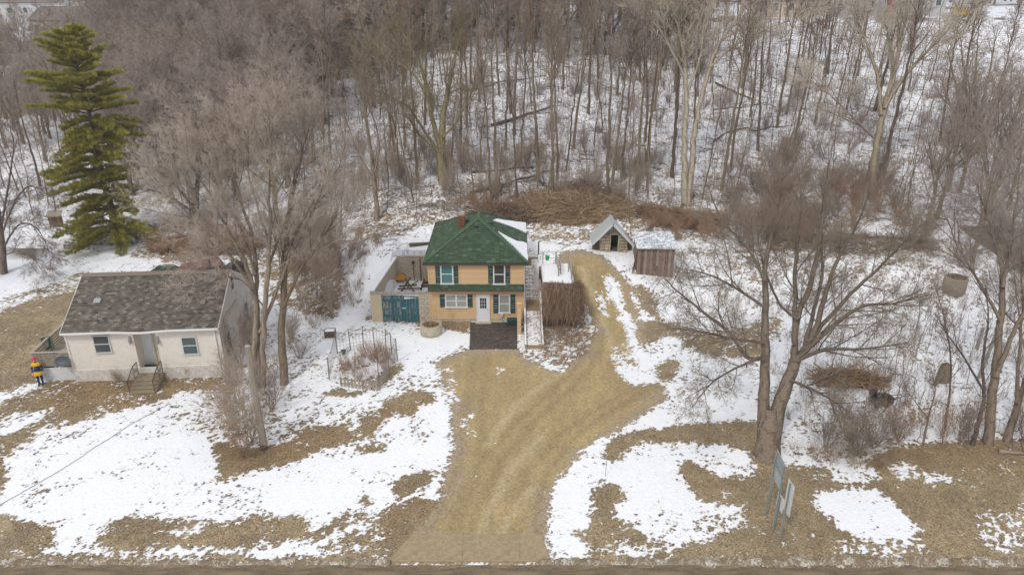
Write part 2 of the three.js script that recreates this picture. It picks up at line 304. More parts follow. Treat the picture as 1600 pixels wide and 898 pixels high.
// wheel ruts: along the drive up to the huts, and to the door
for (const [w, off] of [[0.42, 0], [0.42, 34]]) for (const [v, l] of [[1, [690, 880, 712, 800, 752, 720, 806, 660, 862, 612, 904, 570, 925, 530, 926, 490, 912, 455, 896, 425, 886, 402]], [0.8, [640, 880, 690, 800, 718, 720, 728, 640, 738, 580, 745, 552]], [0.9, [800, 880, 800, 810, 822, 740, 872, 680, 930, 640, 985, 610, 1025, 600]]]) strip(RUT, v, l.map((q, i) => i % 2 ? q : q + off * (1.25 - 0.9 * (900 - l[i + 1]) / 500)), w);
for (const l of [[735, 880, 760, 800, 800, 730, 850, 680], [770, 880, 790, 820, 830, 760], [930, 470, 920, 440, 905, 415], [955, 560, 950, 520, 940, 490], [760, 700, 800, 640, 850, 600, 890, 570]]) strip(RUT, -0.9, l, 0.5);
blur(SNOW, 2); blur(DRIVE, 2); blur(LEAF, 6); blur(EDGE, 9); blur(RUT, 1);  blur(EDGE, 5);
function look(F, x, d) {
  const i = clamp((x - NX0) / CELL - 0.5, 0, FW - 1.001), j = clamp((d - ND0) / CELL - 0.5, 0, FH - 1.001), a = i | 0, b = j | 0, u = i - a, v = j - b, k = b * FW + a;
  return mix(mix(F[k], F[k + 1], u), mix(F[k + FW], F[k + FW + 1], u), v);
}
// how far above the threshold the snow lies at a spot (positive: snow)
function snowiness(x, d) {
  const s = look(SNOW, x, d);
  const q = x * 0.8 + d * 0.6, w = -x * 0.6 + d * 0.8;                     // drifts lie aslant
  const n = 0.26 * nz(NA, q / 22, w / 14 + 0.2) + 0.50 * nz(NB, q / 13 + 0.1, w / 9.5) + 0.24 * nz(NC, x / 19, d / 17), nn = 0.5 + (n - 0.5) * 1.36;
  return (s - nn) * 0.9 + (s - 0.5) * 0.06;
}
const grassDark = [0.115, 0.084, 0.048], grassLight = [0.50, 0.405, 0.255], leafDark = [0.12, 0.075, 0.038], leafLight = [0.48, 0.345, 0.20];
const dirtA = [0.445, 0.335, 0.16], dirtB = [0.345, 0.262, 0.132], pebble = [0.375, 0.295, 0.20], snowC = [0.87, 0.88, 0.90];
let g_rut = 0;
function groundColor(x, d, out) {
  const fine = nz(NC, x / 4.1, d / 4.1), fine2 = nz(NC, x / 2.3 + 0.4, d / 1.9), mid = nz(NB, x / 6, d / 6), big = nz(NA, x / 17, d / 17);
  const lf = clamp(look(LEAF, x, d) + 0.5 * (mid - 0.5)), g = clamp(0.5 + 1.35 * (0.62 * fine + 0.38 * fine2 - 0.5) + 0.25 * (mid - 0.5));
  let c = mix3(mix3(grassDark, grassLight, g), mix3(leafDark, leafLight, clamp(g * 0.9 + 0.05)), lf); c = tint(c, 0.8 + 0.4 * big);
  const dv = look(DRIVE, x, d) + 0.35 * (mid - 0.5) + 0.2 * (fine - 0.5);
  if (dv > 0.3) { const streak = nz(NA, (x - 0.055 * (d - 30) * Math.max(0, d - 34) * 0.12) / 9, d / 55), ed = sm(0.9, 0.58, look(EDGE, x, d) + 0.3 * (big - 0.5)), e = mix3(mix3(dirtB, dirtA, clamp(0.05 + 0.55 * streak + 0.5 * big)), pebble, ed); const rt = look(RUT, x, d) * (0.6 + 0.5 * nz(NB, x / 9, d / 16)), wet = clamp(rt), pale = clamp(-rt); c = mix3(c, tint(mix3(mix3(e, [0.27, 0.198, 0.10], 0.6 * wet), [0.52, 0.425, 0.265], 0.6 * pale), mix(0.78, 0.5, ed) + mix(0.3, 0.85, ed) * fine2 + 0.3 * (mid - 0.4) - (fine > 0.93 ? 0.2 : 0)), sm(0.3, 0.55, dv)); }
  if (dv > 0.3) g_rut = look(RUT, x, d); else g_rut = 0;
  const s = snowiness(x, d) + 0.05 * (fine - 0.5), k = sm(-0.012, 0.03, s);
  const thin = sm(0.16, 0.0, s) * (0.4 + 0.6 * fine2); c = mix3(c, tint(mix3(snowC, [0.66, 0.63, 0.58], 0.4 * thin), 0.96 + 0.05 * mid), k);
  out[0] = c[0]; out[1] = c[1]; out[2] = c[2];
  out[3] = clamp((0.25 * g + 0.2 - 0.2 * g_rut) * (1 - k) + k * (0.4 + 0.45 * sm(0, 0.25, s) + 0.15 * mid));
}
const enc8 = new Uint8Array(4097); for (let i = 0; i <= 4096; i++) { const x = i / 4096; enc8[i] = Math.round(255 * (x <= 0.0031308 ? 12.92 * x : 1.055 * Math.pow(x, 1 / 2.4) - 0.055)); }
function bake(x0, x1, d0, d1, n, fn, bump) {
  const a = new Uint8Array(n * n * 4), b = bump ? new Uint8Array(n * n * 4) : null, o = [0, 0, 0, 0];
  for (let j = 0; j < n; j++) { const d = d0 + (j + 0.5) / n * (d1 - d0); for (let i = 0; i < n; i++) {
    fn(x0 + (i + 0.5) / n * (x1 - x0), d, o); const k = 4 * (j * n + i);
    a[k] = enc8[clamp(o[0]) * 4096 | 0]; a[k + 1] = enc8[clamp(o[1]) * 4096 | 0]; a[k + 2] = enc8[clamp(o[2]) * 4096 | 0]; a[k + 3] = 255;
    if (b) { b[k] = b[k + 1] = b[k + 2] = 255 * o[3]; b[k + 3] = 255; }
  } }
  const mk = (z, srgb) => { const t = new THREE.DataTexture(z, n, n); t.magFilter = THREE.LinearFilter; t.minFilter = THREE.LinearMipmapLinearFilter; t.generateMipmaps = true; if (srgb) t.colorSpace = THREE.SRGBColorSpace; t.needsUpdate = true; return t; };
  return new THREE.MeshStandardMaterial({ map: mk(a, true), roughness: 0.92, ...(b ? { bumpMap: mk(b, false), bumpScale: 0.09 } : {}) });
}
// the hill's floor: thin snow over leaves, sticks and brush
const HX0 = -95, HX1 = 105, HD0 = 63, HD1 = 135;
function hillColor(x, d, o) {
  const big = nz(NA, x / 40, d / 32 + 0.4), mid = nz(NB, x / 14, d / 9), fine = nz(NB, x / 5.3 + 0.3, d / 3.9), f2 = nz(NC, x / 4, d / 5);
  const toe = 1 - sm(63, 73, d + (big - 0.5) * 8), center = sm(-20, -10, x) * (1 - sm(24, 34, x));
  const s = 0.745 - 0.27 * toe * center - 0.22 * (big > 0.75 ? (big - 0.75) * 4 : 0) - (0.35 * mid + 0.65 * fine);
  const k = sm(-0.03, 0.05, s + 0.1 * (f2 - 0.5));
  let c = mix3(mix3([0.10, 0.068, 0.042], [0.30, 0.215, 0.135], clamp(f2)), [0.84, 0.85, 0.88], k);
  o[0] = c[0]; o[1] = c[1]; o[2] = c[2]; o[3] = k * 0.6 + 0.3 * f2;
}
function farColor(x, d, o) {
  const n = nz(NA, x / 260 + 0.1, d / 210), m = nz(NB, x / 200, d / 150), k = sm(0.35, 0.5, 0.6 * n + 0.4 * m);
  const c = mix3([0.17, 0.13, 0.10], [0.78, 0.80, 0.85], k); o[0] = c[0]; o[1] = c[1]; o[2] = c[2];
}
const FX = 900, FD0 = 0, FD1 = 1500;
const zones = [
  [NX0, 0, ND0, ND1, bake(NX0, 0, ND0, ND1, 2048, groundColor, true)],
  [0, NX1, ND0, ND1, bake(0, NX1, ND0, ND1, 2048, groundColor, true)],
  [HX0, HX1, HD0, HD1, bake(HX0, HX1, HD0, HD1, 2048, hillColor, true)],
];
zones.push([-FX, FX, FD0, FD1, bake(-FX, FX, FD0, FD1, 1024, farColor, false)]);
function lines(stops) { const o = []; for (let i = 0; i < stops.length - 1; i++) { const [a, s] = stops[i], b = stops[i + 1][0], n = Math.max(1, Math.round((b - a) / s)); for (let k = 0; k < n; k++) o.push(a + (b - a) * k / n); } o.push(stops[stops.length - 1][0]); return o; }
{
  const xs = lines([[-900, 60], [-240, 10], [-95, 1.25], [-40, 0.25], [40, 1.25], [105, 10], [240, 60], [900, 1]]);
  const ds = lines([[0, 7], [21, 0.25], [63, 1], [135, 5], [250, 25], [500, 100], [1500, 1]]);
  const parts = zones.map(() => ({ p: [], n: [], u: [], i: [], seen: new Map() }));
  const nx = xs.length;
  for (let j = 0; j < ds.length - 1; j++) for (let i = 0; i < nx - 1; i++) {
    const cx = (xs[i] + xs[i + 1]) / 2, cd = (ds[j] + ds[j + 1]) / 2, z = zones.findIndex(([a, b, c, e]) => cx > a && cx < b && cd > c && cd < e), q = parts[z], [x0, x1, d0, d1] = zones[z];
    const id = (a, b) => { const key = b * nx + a; let k = q.seen.get(key); if (k === undefined) { k = q.p.length / 3; q.seen.set(key, k); const x = xs[a], d = ds[b], e = 0.12; q.p.push(x, ground(x, d), -d); const gx = (land(x + e, d) - land(x - e, d)) / (2 * e), gd = (land(x, d + e) - land(x, d - e)) / (2 * e), l = Math.hypot(gx, 1, gd); q.n.push(-gx / l, 1 / l, gd / l); q.u.push((x - x0) / (x1 - x0), (d - d0) / (d1 - d0)); } return k; };
    const a = id(i, j), b = id(i + 1, j), c = id(i + 1, j + 1), e = id(i, j + 1); q.i.push(a, b, c, a, c, e);
  }
  const g = new THREE.BufferGeometry(), P = [], N = [], U = [], I = []; let base = 0;
  parts.forEach((q, z) => { g.addGroup(I.length, q.i.length, z); for (const k of q.i) I.push(k + base); base += q.p.length / 3; for (const v of q.p) P.push(v); for (const v of q.n) N.push(v); for (const v of q.u) U.push(v); });
  g.setAttribute('position', new THREE.Float32BufferAttribute(P, 3)); g.setAttribute('normal', new THREE.Float32BufferAttribute(N, 3)); g.setAttribute('uv', new THREE.Float32BufferAttribute(U, 2)); g.setIndex(I);
  const o = shadows(new THREE.Mesh(g, zones.map(z => z[4]))); o.name = 'ground'; scene.add(o);
  tag(o, 'ground of old snow, brown grass, leaves and the tan gravel drive', null, null, 'structure');
}
// ---------------------------------------------------------------- road, gutter, apron
const wetMap = tex(512, (u, v) => { const k = 0.5 + 0.5 * nz(NA, u * 0.5, v * 2) + 0.25 * (nz(NC, u, v) - 0.5), s = nz(NA, u * 0.25 + 0.3, v * 3) > 0.8 ? 1.5 : 1; return [0.22 * k * s, 0.162 * k * s, 0.092 * k * s]; }, { m: 6 });
{
  const k = new Kit(); k.box(130, 0.12, 8.7, 0, -0.305 + 0.06 - 0.004 + 0.004, -19.72);
  const o = k.build('road', mat(1, 1, 1, 0.6, { map: wetMap })); tag(o, 'brown wet road along the bottom edge', null, null, 'structure');
}
{
  const apron = thing('concrete_apron', V(-1.9, 0, -25.1)); tag(apron, 'dirty concrete driveway apron of slabs beside the road', null, null, 'structure');
  const m = mat(0.42, 0.33, 0.205, 0.9, { map: concreteMap });
  const near = [605, 722, 812, 862].map(u => atHeight(u, 878, -0.25)), far = [645, 724, 812, 846].map(u => atHeight(u, 834, -0.24));
  for (let i = 0; i < 3; i++) {
    const e = 0.004, p = [near[i], near[i + 1], far[i + 1], far[i]].map((q, n) => V(q.x + (n === 0 || n === 3 ? e : -e) + 1.9, (n > 1 ? land(q.x, -q.z) : -0.25) + 0.03 + 0.004 * i, q.z + 25.1));
    new Kit().slab(p, 0.2).build('slab', m, apron);
  }
}
{ // ploughed ridge of dirty snow along the road edge
  const dirty = tex(512, (u, v) => { const a = nz(NB, u, v), b = nz(NC, u, v); return mix3([0.22, 0.165, 0.10], [0.58, 0.54, 0.48], sm(0.42, 0.8, 0.35 * a + 0.3 * b + 0.35 * nz(NA, u * 0.5, v * 0.3))); }, { m: 4 });
  const k = new Kit(), R = rng(5);
  for (const [x0, x1, dm] of [[-34, -5.2, 24.22], [1.2, 34, 24.25]]) {
    const n = Math.round((x1 - x0) / 0.09), m = 6, g = new THREE.PlaneGeometry(1, 1, n, m), p = g.attributes.position;
    for (let j = 0; j <= m; j++) for (let i = 0; i <= n; i++) {
      const x = x0 + (x1 - x0) * i / n, w = 0.16 + 0.22 * nz(NA, x / 9, 0.2) + (x > 8 ? 0.12 : 0), t = j / m, d = dm + (0.5 - t) * 2 * w + 0.12 * (nz(NB, x / 4, 0.7) - 0.5);
      const h = Math.sin(Math.PI * t) * (-0.03 + 0.17 * nz(NB, x / 3.1, d / 3.1) + 0.1 * nz(NA, x / 21, 0.8) * (x > 4 ? 1 : 0.5)) + (j % m ? 0.05 * (nz(NC, x / 2, d / 2) - 0.3) : -0.03);
      p.setXYZ(j * (n + 1) + i, x, -0.25 + h, -d);
    }
    g.computeVertexNormals(); k.add(g);
  }
  const o = k.build('snow_ridge', mat(1, 1, 1, 0.85, { map: dirty })); tag(o, 'low ridge of dirty ploughed snow along the road edge', null, null, 'structure');
}
// ---------------------------------------------------------------- wood: tapering tubes, twigs as thin cones
class Tree {
  constructor() { this.p = []; this.n = []; this.uv = []; this.i = []; }
  tube(pts, radii, sides = 5) {
    const base = this.p.length / 3, m = pts.length; let len = 0; const t = V(), a = V(), b = V(), ref = V(0.31, 0.17, 0.93);
    for (let k = 0; k < m; k++) {
      t.copy(pts[Math.min(m - 1, k + 1)]).sub(pts[Math.max(0, k - 1)]).normalize(); if (k) len += pts[k].distanceTo(pts[k - 1]);
      a.crossVectors(t, ref).normalize(); b.crossVectors(t, a);
      for (let s = 0; s <= sides; s++) { const q = s / sides * Math.PI * 2, c = Math.cos(q), e = Math.sin(q), nx = a.x * c + b.x * e, ny = a.y * c + b.y * e, nz_ = a.z * c + b.z * e, r = radii[k]; this.p.push(pts[k].x + nx * r, pts[k].y + ny * r, pts[k].z + nz_ * r); this.n.push(nx, ny, nz_); this.uv.push(s / sides, len * 0.6); }
    }
    const w = sides + 1;
    for (let k = 0; k < m - 1; k++) for (let s = 0; s < sides; s++) { const q = base + k * w + s; this.i.push(q, q + 1, q + w, q + 1, q + w + 1, q + w); }
  }
  twig(p, d, len, r) {
    const base = this.p.length / 3, a = V().crossVectors(d, V(0.31, 0.17, 0.93)).normalize(), b = V().crossVectors(d, a);
    for (let s = 0; s < 3; s++) { const q = s * 2.0944, c = Math.cos(q), e = Math.sin(q), nx = a.x * c + b.x * e, ny = a.y * c + b.y * e, nw = a.z * c + b.z * e; this.p.push(p.x + nx * r, p.y + ny * r, p.z + nw * r); this.n.push(nx, ny, nw); this.uv.push(s / 3, 0); }
    this.p.push(p.x + d.x * len, p.y + d.y * len, p.z + d.z * len); this.n.push(d.x, d.y, d.z); this.uv.push(0.5, len);
    this.i.push(base, base + 1, base + 3, base + 1, base + 2, base + 3, base + 2, base, base + 3);
  }
  geometry() {
    const g = new THREE.BufferGeometry(); g.setAttribute('position', new THREE.Float32BufferAttribute(this.p, 3)); g.setAttribute('normal', new THREE.Float32BufferAttribute(this.n, 3)); g.setAttribute('uv', new THREE.Float32BufferAttribute(this.uv, 2)); g.setIndex(this.i); return g;
  }
  build(name, m, parent, kind) { const o = shadows(new THREE.Mesh(this.geometry(), m)); o.name = name; if (kind) o.userData.kind = kind; parent.add(o); return o; }
}
// Grow one limb and all that springs from it. wood: thick limbs; fine: branchlets and twigs.
// o.kids, o.seg, o.wob, o.up, o.ang, o.len, o.from, o.sides are per level; the last level is twigs.
function grow(o, R, wood, fine, p, dir, len, r, lvl) {
  const last = o.kids.length;
  if (lvl === last) { fine.twig(p, dir, len, r); return; }
  const n = o.seg[lvl], pts = [p.clone()], rr = [r], d = dir.clone(), q = p.clone(), tip = r * (o.tip?.[lvl] ?? 0.35);
  for (let k = 1; k <= n; k++) { d.x += (R() - 0.5) * o.wob[lvl]; d.y += (R() - 0.5) * o.wob[lvl] * 0.6 + o.up[lvl]; d.z += (R() - 0.5) * o.wob[lvl]; d.normalize(); q.addScaledVector(d, len / n); pts.push(q.clone()); rr.push(mix(r, tip, k / n)); }
  (lvl <= o.wood ? wood : fine).tube(pts, rr, o.sides[lvl]);
  kidsAlong(o, R, wood, fine, pts, rr, len, lvl);
}
function kidsAlong(o, R, wood, fine, pts, rr, len, lvl, from = o.from[lvl], count = o.kids[lvl]) {
  const n = pts.length - 1; let az = R() * 6.283;
  const T = V(), a = V(), b = V(), c = V();
  for (let i = 0; i < count; i++) {
    const t = Math.min(0.999, from + (1 - from) * (i + 0.2 + 0.8 * R()) / count), k = Math.min(n - 1, Math.floor(t * n)), f = t * n - k;
    const p = pts[k].clone().lerp(pts[k + 1], f), r = mix(rr[k], rr[k + 1], f); T.copy(pts[k + 1]).sub(pts[k]).normalize();
    az += 2.4 + (R() - 0.5) * 1.2; a.crossVectors(T, Math.abs(T.y) > 0.9 ? V(1, 0, 0) : V(0, 1, 0)).normalize(); b.crossVectors(T, a);
    const an = o.ang[lvl] * (0.7 + 0.6 * R()); c.copy(T).multiplyScalar(Math.cos(an)).addScaledVector(a, Math.sin(an) * Math.cos(az)).addScaledVector(b, Math.sin(an) * Math.sin(az));
    if (o.flat) c.y *= 1 - o.flat; c.normalize();
    const L = (o.abs?.[lvl] ?? len * o.len[lvl]) * (0.65 + 0.7 * R()) * (1 - (o.short ?? 0.5) * t);
    grow(o, R, wood, fine, p, c, L, Math.max(o.min ?? 0.004, Math.min(r * 0.7, L * (o.thick ?? 0.02))), lvl + 1);
  }
}
function trunkTo(o, R, wood, fine, pts, radii, lvl, from, count, sides = 8) { // a limb through given points, then everything that grows on it
  const cv = new THREE.CatmullRomCurve3(pts, false, 'catmullrom', 0.5), n = Math.max(6, pts.length * 4), P = cv.getPoints(n), rr = P.map((_, k) => { const t = k / n * (radii.length - 1), a = Math.min(radii.length - 2, t | 0); return mix(radii[a], radii[a + 1], t - a); });
  const len = cv.getLength(); for (let k = 1; k < P.length - 1; k++) { P[k].x += (R() - 0.5) * len * 0.008; P[k].z += (R() - 0.5) * len * 0.008; }
  wood.tube(P, rr, sides); kidsAlong(o, R, wood, fine, P, rr, len, lvl, from, count); return P;
}
// ---------------------------------------------------------------- shared house details
function shingles(corners, course, width, R, pal, thick = 0.018, lap = 1.25) {
  // corners: eave left, eave right, top right, top left (the top two may coincide); courses from the eave up, every tab its own piece
  const [a, b, c, d] = corners, N = b.clone().sub(a).cross(d.clone().sub(a)).normalize(), pos = [], col = [];
  const upL = d.clone().sub(a), upR = c.clone().sub(b), along = b.clone().sub(a).normalize(), slope = N.clone().cross(along).normalize();
  const height = upL.dot(slope), n = Math.max(1, Math.round(height / course));
  const tri = (p, q, r) => pos.push(p.x, p.y, p.z, q.x, q.y, q.z, r.x, r.y, r.z);
  for (let i = 0; i < n; i++) {
    const t0 = i / n, t1 = Math.min(1, (i + lap) / n), l0 = a.clone().addScaledVector(upL, t0), r0 = b.clone().addScaledVector(upR, t0), l1 = a.clone().addScaledVector(upL, t1), r1 = b.clone().addScaledVector(upR, t1);
    const len = l0.distanceTo(r0), m = Math.max(1, Math.round(len / width)), off = (i % 2) * 0.5;
    for (let k = -1; k < m; k++) {
      const s0 = clamp((k + off + 0.03) / m), s1 = clamp((k + 1 + off - 0.03) / m); if (s1 - s0 < 0.004) continue;
      const e = thick * (0.8 + 0.5 * R()), P = l0.clone().lerp(r0, s0), Q = l0.clone().lerp(r0, s1), X = l1.clone().lerp(r1, s1), Y = l1.clone().lerp(r1, s0);
      const P1 = P.clone().addScaledVector(N, e), Q1 = Q.clone().addScaledVector(N, e), X1 = X.clone().addScaledVector(N, 0.004), Y1 = Y.clone().addScaledVector(N, 0.004);
      tri(P1, Q1, X1); tri(P1, X1, Y1); tri(P, Q, Q1); tri(P, Q1, P1); tri(P, P1, Y1); tri(Q, X1, Q1);
      const cc = pal(R, i, n); for (let v = 0; v < 16 + 2; v++) col.push(...cc);
    }
  }
  const g = new THREE.BufferGeometry(); g.setAttribute('position', new THREE.Float32BufferAttribute(pos, 3)); g.computeVertexNormals(); metreUV(g);
  g.setAttribute('color', new THREE.Float32BufferAttribute(col, 3)); return g;
}
function windowUnit(parent, x0, x1, y0, y1, z, { frame = M.white, split = 'h', trim = 0.09, label, glass = M.glass, behind } = {}) {
  const w = x1 - x0, h = y1 - y0, cx = (x0 + x1) / 2, cy = (y0 + y1) / 2, k = new Kit();
  k.box(trim, h, 0.07, x0 + trim / 2, cy, z + 0.035); k.box(trim, h, 0.07, x1 - trim / 2, cy, z + 0.035);
  k.box(w - 2 * trim, trim, 0.07, cx, y1 - trim / 2, z + 0.035); k.box(w + 0.08, trim, 0.1, cx, y0 + trim / 2 - 0.01, z + 0.05);
  if (split === 'h') k.box(w - 2 * trim, 0.055, 0.05, cx, cy, z + 0.027);
  if (split === 'vh') { k.box(0.11, h - 2 * trim, 0.06, cx, cy, z + 0.03); k.box((w - 2 * trim - 0.11) / 2, 0.05, 0.05, cx - (w - 2 * trim + 0.11) / 4, cy, z + 0.026); k.box((w - 2 * trim - 0.11) / 2, 0.05, 0.05, cx + (w - 2 * trim + 0.11) / 4, cy, z + 0.026); }
  const win = k.build('window', frame, parent);
  const gy = [[y0 + trim, cy - 0.025], [cy + 0.025, y1 - trim]], gx = split === 'vh' ? [[x0 + trim, cx - 0.055], [cx + 0.055, x1 - trim]] : [[x0 + trim, x1 - trim]];
  for (const [a, b] of gx) for (const [c, d] of gy) new Kit().box(b - a, d - c, 0.012, (a + b) / 2, (c + d) / 2, z + 0.018).build('pane', glass, win);
  if (behind) new Kit().box(w - 2 * trim, (h - 2 * trim) * 0.45, 0.006, cx, y1 - trim - (h - 2 * trim) * 0.225, z + 0.006).build('curtain', behind, win);
  return win;
}
// ---------------------------------------------------------------- the yellow two-storey house
const HD = 47.3; // metres from below the camera to its front wall
const W_ = (u, v, d = HD) => onPlane(u, v, d);
{
  const left = W_(672, 480).x, right = W_(818, 480).x, w = right - left, cx = (left + right) / 2, back = 8.1, eave = W_(745, 409.5, HD - 0.2).y;
  const house = thing('yellow_house', V(cx, 0, -HD)), R = rng(301);
  tag(house, 'two-storey yellow clapboard house with a green hipped roof and teal shutters', 'house');
  const L = (u, v, dz = 0) => { const p = W_(u, v, HD - dz); return [p.x - cx, p.y]; };
  const yellow = mat(0.73, 0.50, 0.275, 0.62, { map: stainMap }), yellowB = mat(0.68, 0.465, 0.25, 0.62, { map: stainMap }), teal = mat(0.035, 0.115, 0.125, 0.55, { map: grainMap });
  const green = new THREE.MeshStandardMaterial({ color: C(1, 1, 1), vertexColors: true, roughness: 0.95, map: speckMap });
  new Kit().box(w, eave, back, 0, eave / 2, -back / 2).build('wall', yellowB, house);
  new Kit().box(w + 0.06, 0.3, 0.1, 0, 0.12, 0.0).build('foundation', M.concrete, house);
  // clapboards, front and both sides
  const pentLo = L(745, 454.5, 0.5)[1] + 0.03, pentHi = L(745, 443.5)[1], rows = Math.round((eave - 0.28) / 0.2), bh = (eave - 0.28) / rows;
  const front = new THREE.BoxGeometry(w + 0.02, bh * 1.04, 0.024), side = new THREE.BoxGeometry(0.022, bh, back);
  front.rotateX(-0.21); metreUV(front); side.rotateZ(0); metreUV(side);
  for (let i = 0; i < rows; i++) {
    const y = 0.28 + (i + 0.5) * bh, m = R() < 0.5 ? yellow : yellowB;
    const f = shadows(new THREE.Mesh(front, m)); f.name = 'siding_board'; f.position.set(0, y, 0.016); house.add(f);
    for (const s of [-1, 1]) { const q = shadows(new THREE.Mesh(side, m)); q.name = 'siding_board'; q.position.set(s * (w / 2 + 0.012), y, -back / 2); q.rotation.z = s * -0.05; house.add(q); }
  }
  for (const s of [-1, 1]) new Kit().box(0.1, eave - 0.2, 0.1, s * (w / 2 - 0.01), eave / 2 + 0.1, 0.0).build('corner_board', yellow, house);
  // hipped roof
  const oh = 0.3, ax = w / 2 + oh, e0 = eave - 0.02, z0 = oh, z1 = -back - oh, half = ax, apex = e0 + 2.0, rf = z0 - half * 1.02, rb = Math.min(rf - 1.0, z1 + half * 0.95);
  const A = V(-ax, e0, z0), B = V(ax, e0, z0), Cc = V(ax, e0, z1), D = V(-ax, e0, z1), T = V(0.06, apex, rf), U = V(0.06, apex, rb);
  const deck = new Kit();
  deck.slab([A, B, T], 0.06).slab([B, Cc, U, T], 0.06).slab([Cc, D, U], 0.06).slab([D, A, T, U], 0.06);
  const roof = deck.build('roof', mat(0.03, 0.10, 0.06, 0.95), house);
  const pal = (R_, i, n) => { const k = 0.72 + 0.5 * R_(); return R_() < 0.14 ? tint([0.115, 0.16, 0.10], k) : tint([0.064, 0.108, 0.06], k); };
  for (const q of [[A, B, T, T], [B, Cc, U, T], [Cc, D, U, U], [D, A, T, U]]) { const m = shadows(new THREE.Mesh(shingles(q, 0.19, 0.32, R, pal, 0.035), green)); m.name = 'shingle'; m.userData.kind = 'stuff'; roof.add(m); }
  const ridge = new Kit(); for (const [p, q] of [[A, T], [B, T], [T, U], [Cc, U], [D, U]]) ridge.beam(p.clone().add(V(0, 0.03, 0)), q.clone().add(V(0, 0.03, 0)), 0.22, 0.03);
  ridge.build('ridge_cap', mat(0.07, 0.14, 0.075, 0.9, { map: speckMap }), roof);
  new Kit().box(2 * ax, 0.16, 0.03, 0, e0 - 0.11, z0 + 0.005).box(0.03, 0.16, z0 - z1, ax + 0.005, e0 - 0.11, (z0 + z1) / 2).box(0.03, 0.16, z0 - z1, -ax - 0.005, e0 - 0.11, (z0 + z1) / 2).build('fascia', mat(0.075, 0.055, 0.04, 0.7), roof);
  new Kit().box(2 * ax - 0.04, 0.03, z0 - 0.03, 0, e0 - 0.18, z0 / 2).build('soffit', mat(0.5, 0.34, 0.17, 0.8), roof);
  // vents and chimney
  const onFront = (x, t) => V(x, mix(e0, apex, t), mix(z0, rf, t));
  const v1 = onFront(-0.05, 0.80); new Kit().rbox(0.34, 0.12, 0.3, v1.x, v1.y + 0.09, v1.z, 0.03).build('roof_vent', mat(0.03, 0.045, 0.04, 0.6), roof);
  for (const [x, z, s] of [[0.95, rf - 0.25, 1], [-0.75, rf - 0.6, -1]]) { const y = apex - Math.abs(x) * (apex - e0) / ax; new Kit().rbox(0.3, 0.13, 0.3, x, y + 0.09, z, 0.03).build('roof_vent', mat(0.02, 0.03, 0.028, 0.6), roof); }
  {
    const c = onPlane(721, 352, HD + 3.6), x = c.x - cx, z = -3.6, hgt = 1.35, y0 = e0 + 0.6, w2 = 0.42;
    const ch = new Kit().box(w2 - 0.03, hgt + 1, w2 - 0.03, x, y0 + (hgt - 1) / 2 + 0.3, z).build('chimney', mat(0.35, 0.27, 0.2, 1), roof);
    const bk = new Kit(), pos = []; for (let r = 0; r < 22; r++) for (let s = 0; s < 4; s++) for (let i = 0; i < 2; i++) { const y = y0 - 0.1 + r * 0.075, a = (i - 0.5) * 0.21 + (r % 2 ? 0.05 : -0.05); const kx = [a, 0.205, -a, -0.205][s], kz = [0.205, -a, -0.205, a][s]; bk.box(s % 2 ? 0.02 : 0.195, 0.062, s % 2 ? 0.195 : 0.02, x + kx, y, z + kz); }
    bk.build('brick', mat(0.33, 0.10, 0.045, 0.9, { map: speckMap }), ch, 'stuff');
    new Kit().box(w2 + 0.08, 0.07, w2 + 0.08, x, y0 + hgt + 0.24, z).build('cap', mat(0.25, 0.14, 0.09, 0.9), ch);
  }
  // pent roof between the storeys
  {
    const a = V(-w / 2 - 0.06, pentLo, 0.5), b = V(w / 2 + 0.04, pentLo, 0.5), c = V(w / 2 + 0.04, pentHi, 0.02), d = V(-w / 2 - 0.06, pentHi, 0.02);
    const pent = new Kit().slab([a, b, c, d], 0.05).build('pent_roof', mat(0.03, 0.10, 0.06, 0.95), house);
    const m = shadows(new THREE.Mesh(shingles([a, b, c, d], 0.13, 0.28, R, pal, 0.03), green)); m.name = 'shingle'; m.userData.kind = 'stuff'; pent.add(m);
    new Kit().box(w + 0.12, 0.1, 0.03, -0.01, pentLo - 0.05, 0.48).build('fascia', mat(0.11, 0.075, 0.05, 0.8), pent);
    new Kit().box(w + 0.1, 0.02, 0.46, -0.01, pentLo - 0.1, 0.24).build('soffit', mat(0.5, 0.32, 0.14, 0.8), pent);
  }
  // windows, shutters
  const rect = (u0, v0, u1, v1) => { const a = L(u0, v1), b = L(u1, v0); return [a[0], b[0], a[1], b[1]]; };
  const shutter = (u0, v0, u1, v1) => {
    const [a, b, c, d] = rect(u0, v0, u1, v1), k = new Kit(), wd = b - a, h = d - c, mx = (a + b) / 2;
    k.box(0.05, h, 0.045, a + 0.025, (c + d) / 2, 0.05); k.box(0.05, h, 0.045, b - 0.025, (c + d) / 2, 0.05); for (const y of [c + 0.04, (c + d) / 2, d - 0.04]) k.box(wd - 0.1, 0.08, 0.04, mx, y, 0.05);
    k.box(wd - 0.08, h - 0.05, 0.012, mx, (c + d) / 2, 0.036); const n = Math.floor(h / 0.06); for (let i = 1; i < n; i++) k.box(wd - 0.1, 0.05, 0.01, mx, c + i * h / n, 0.045, 0, 0.5);
    k.build('shutter', teal, house);
  };
  const blind = mat(0.55, 0.55, 0.52, 0.9), tealCurtain = mat(0.05, 0.22, 0.22, 0.9);
  const tealGlass = new THREE.MeshPhysicalMaterial({ color: C(0.07, 0.2, 0.2), roughness: 0.07 }), dark = new THREE.MeshPhysicalMaterial({ color: C(0.045, 0.05, 0.052), roughness: 0.06 }), paleGlass = new THREE.MeshPhysicalMaterial({ color: C(0.34, 0.34, 0.31), roughness: 0.08 });
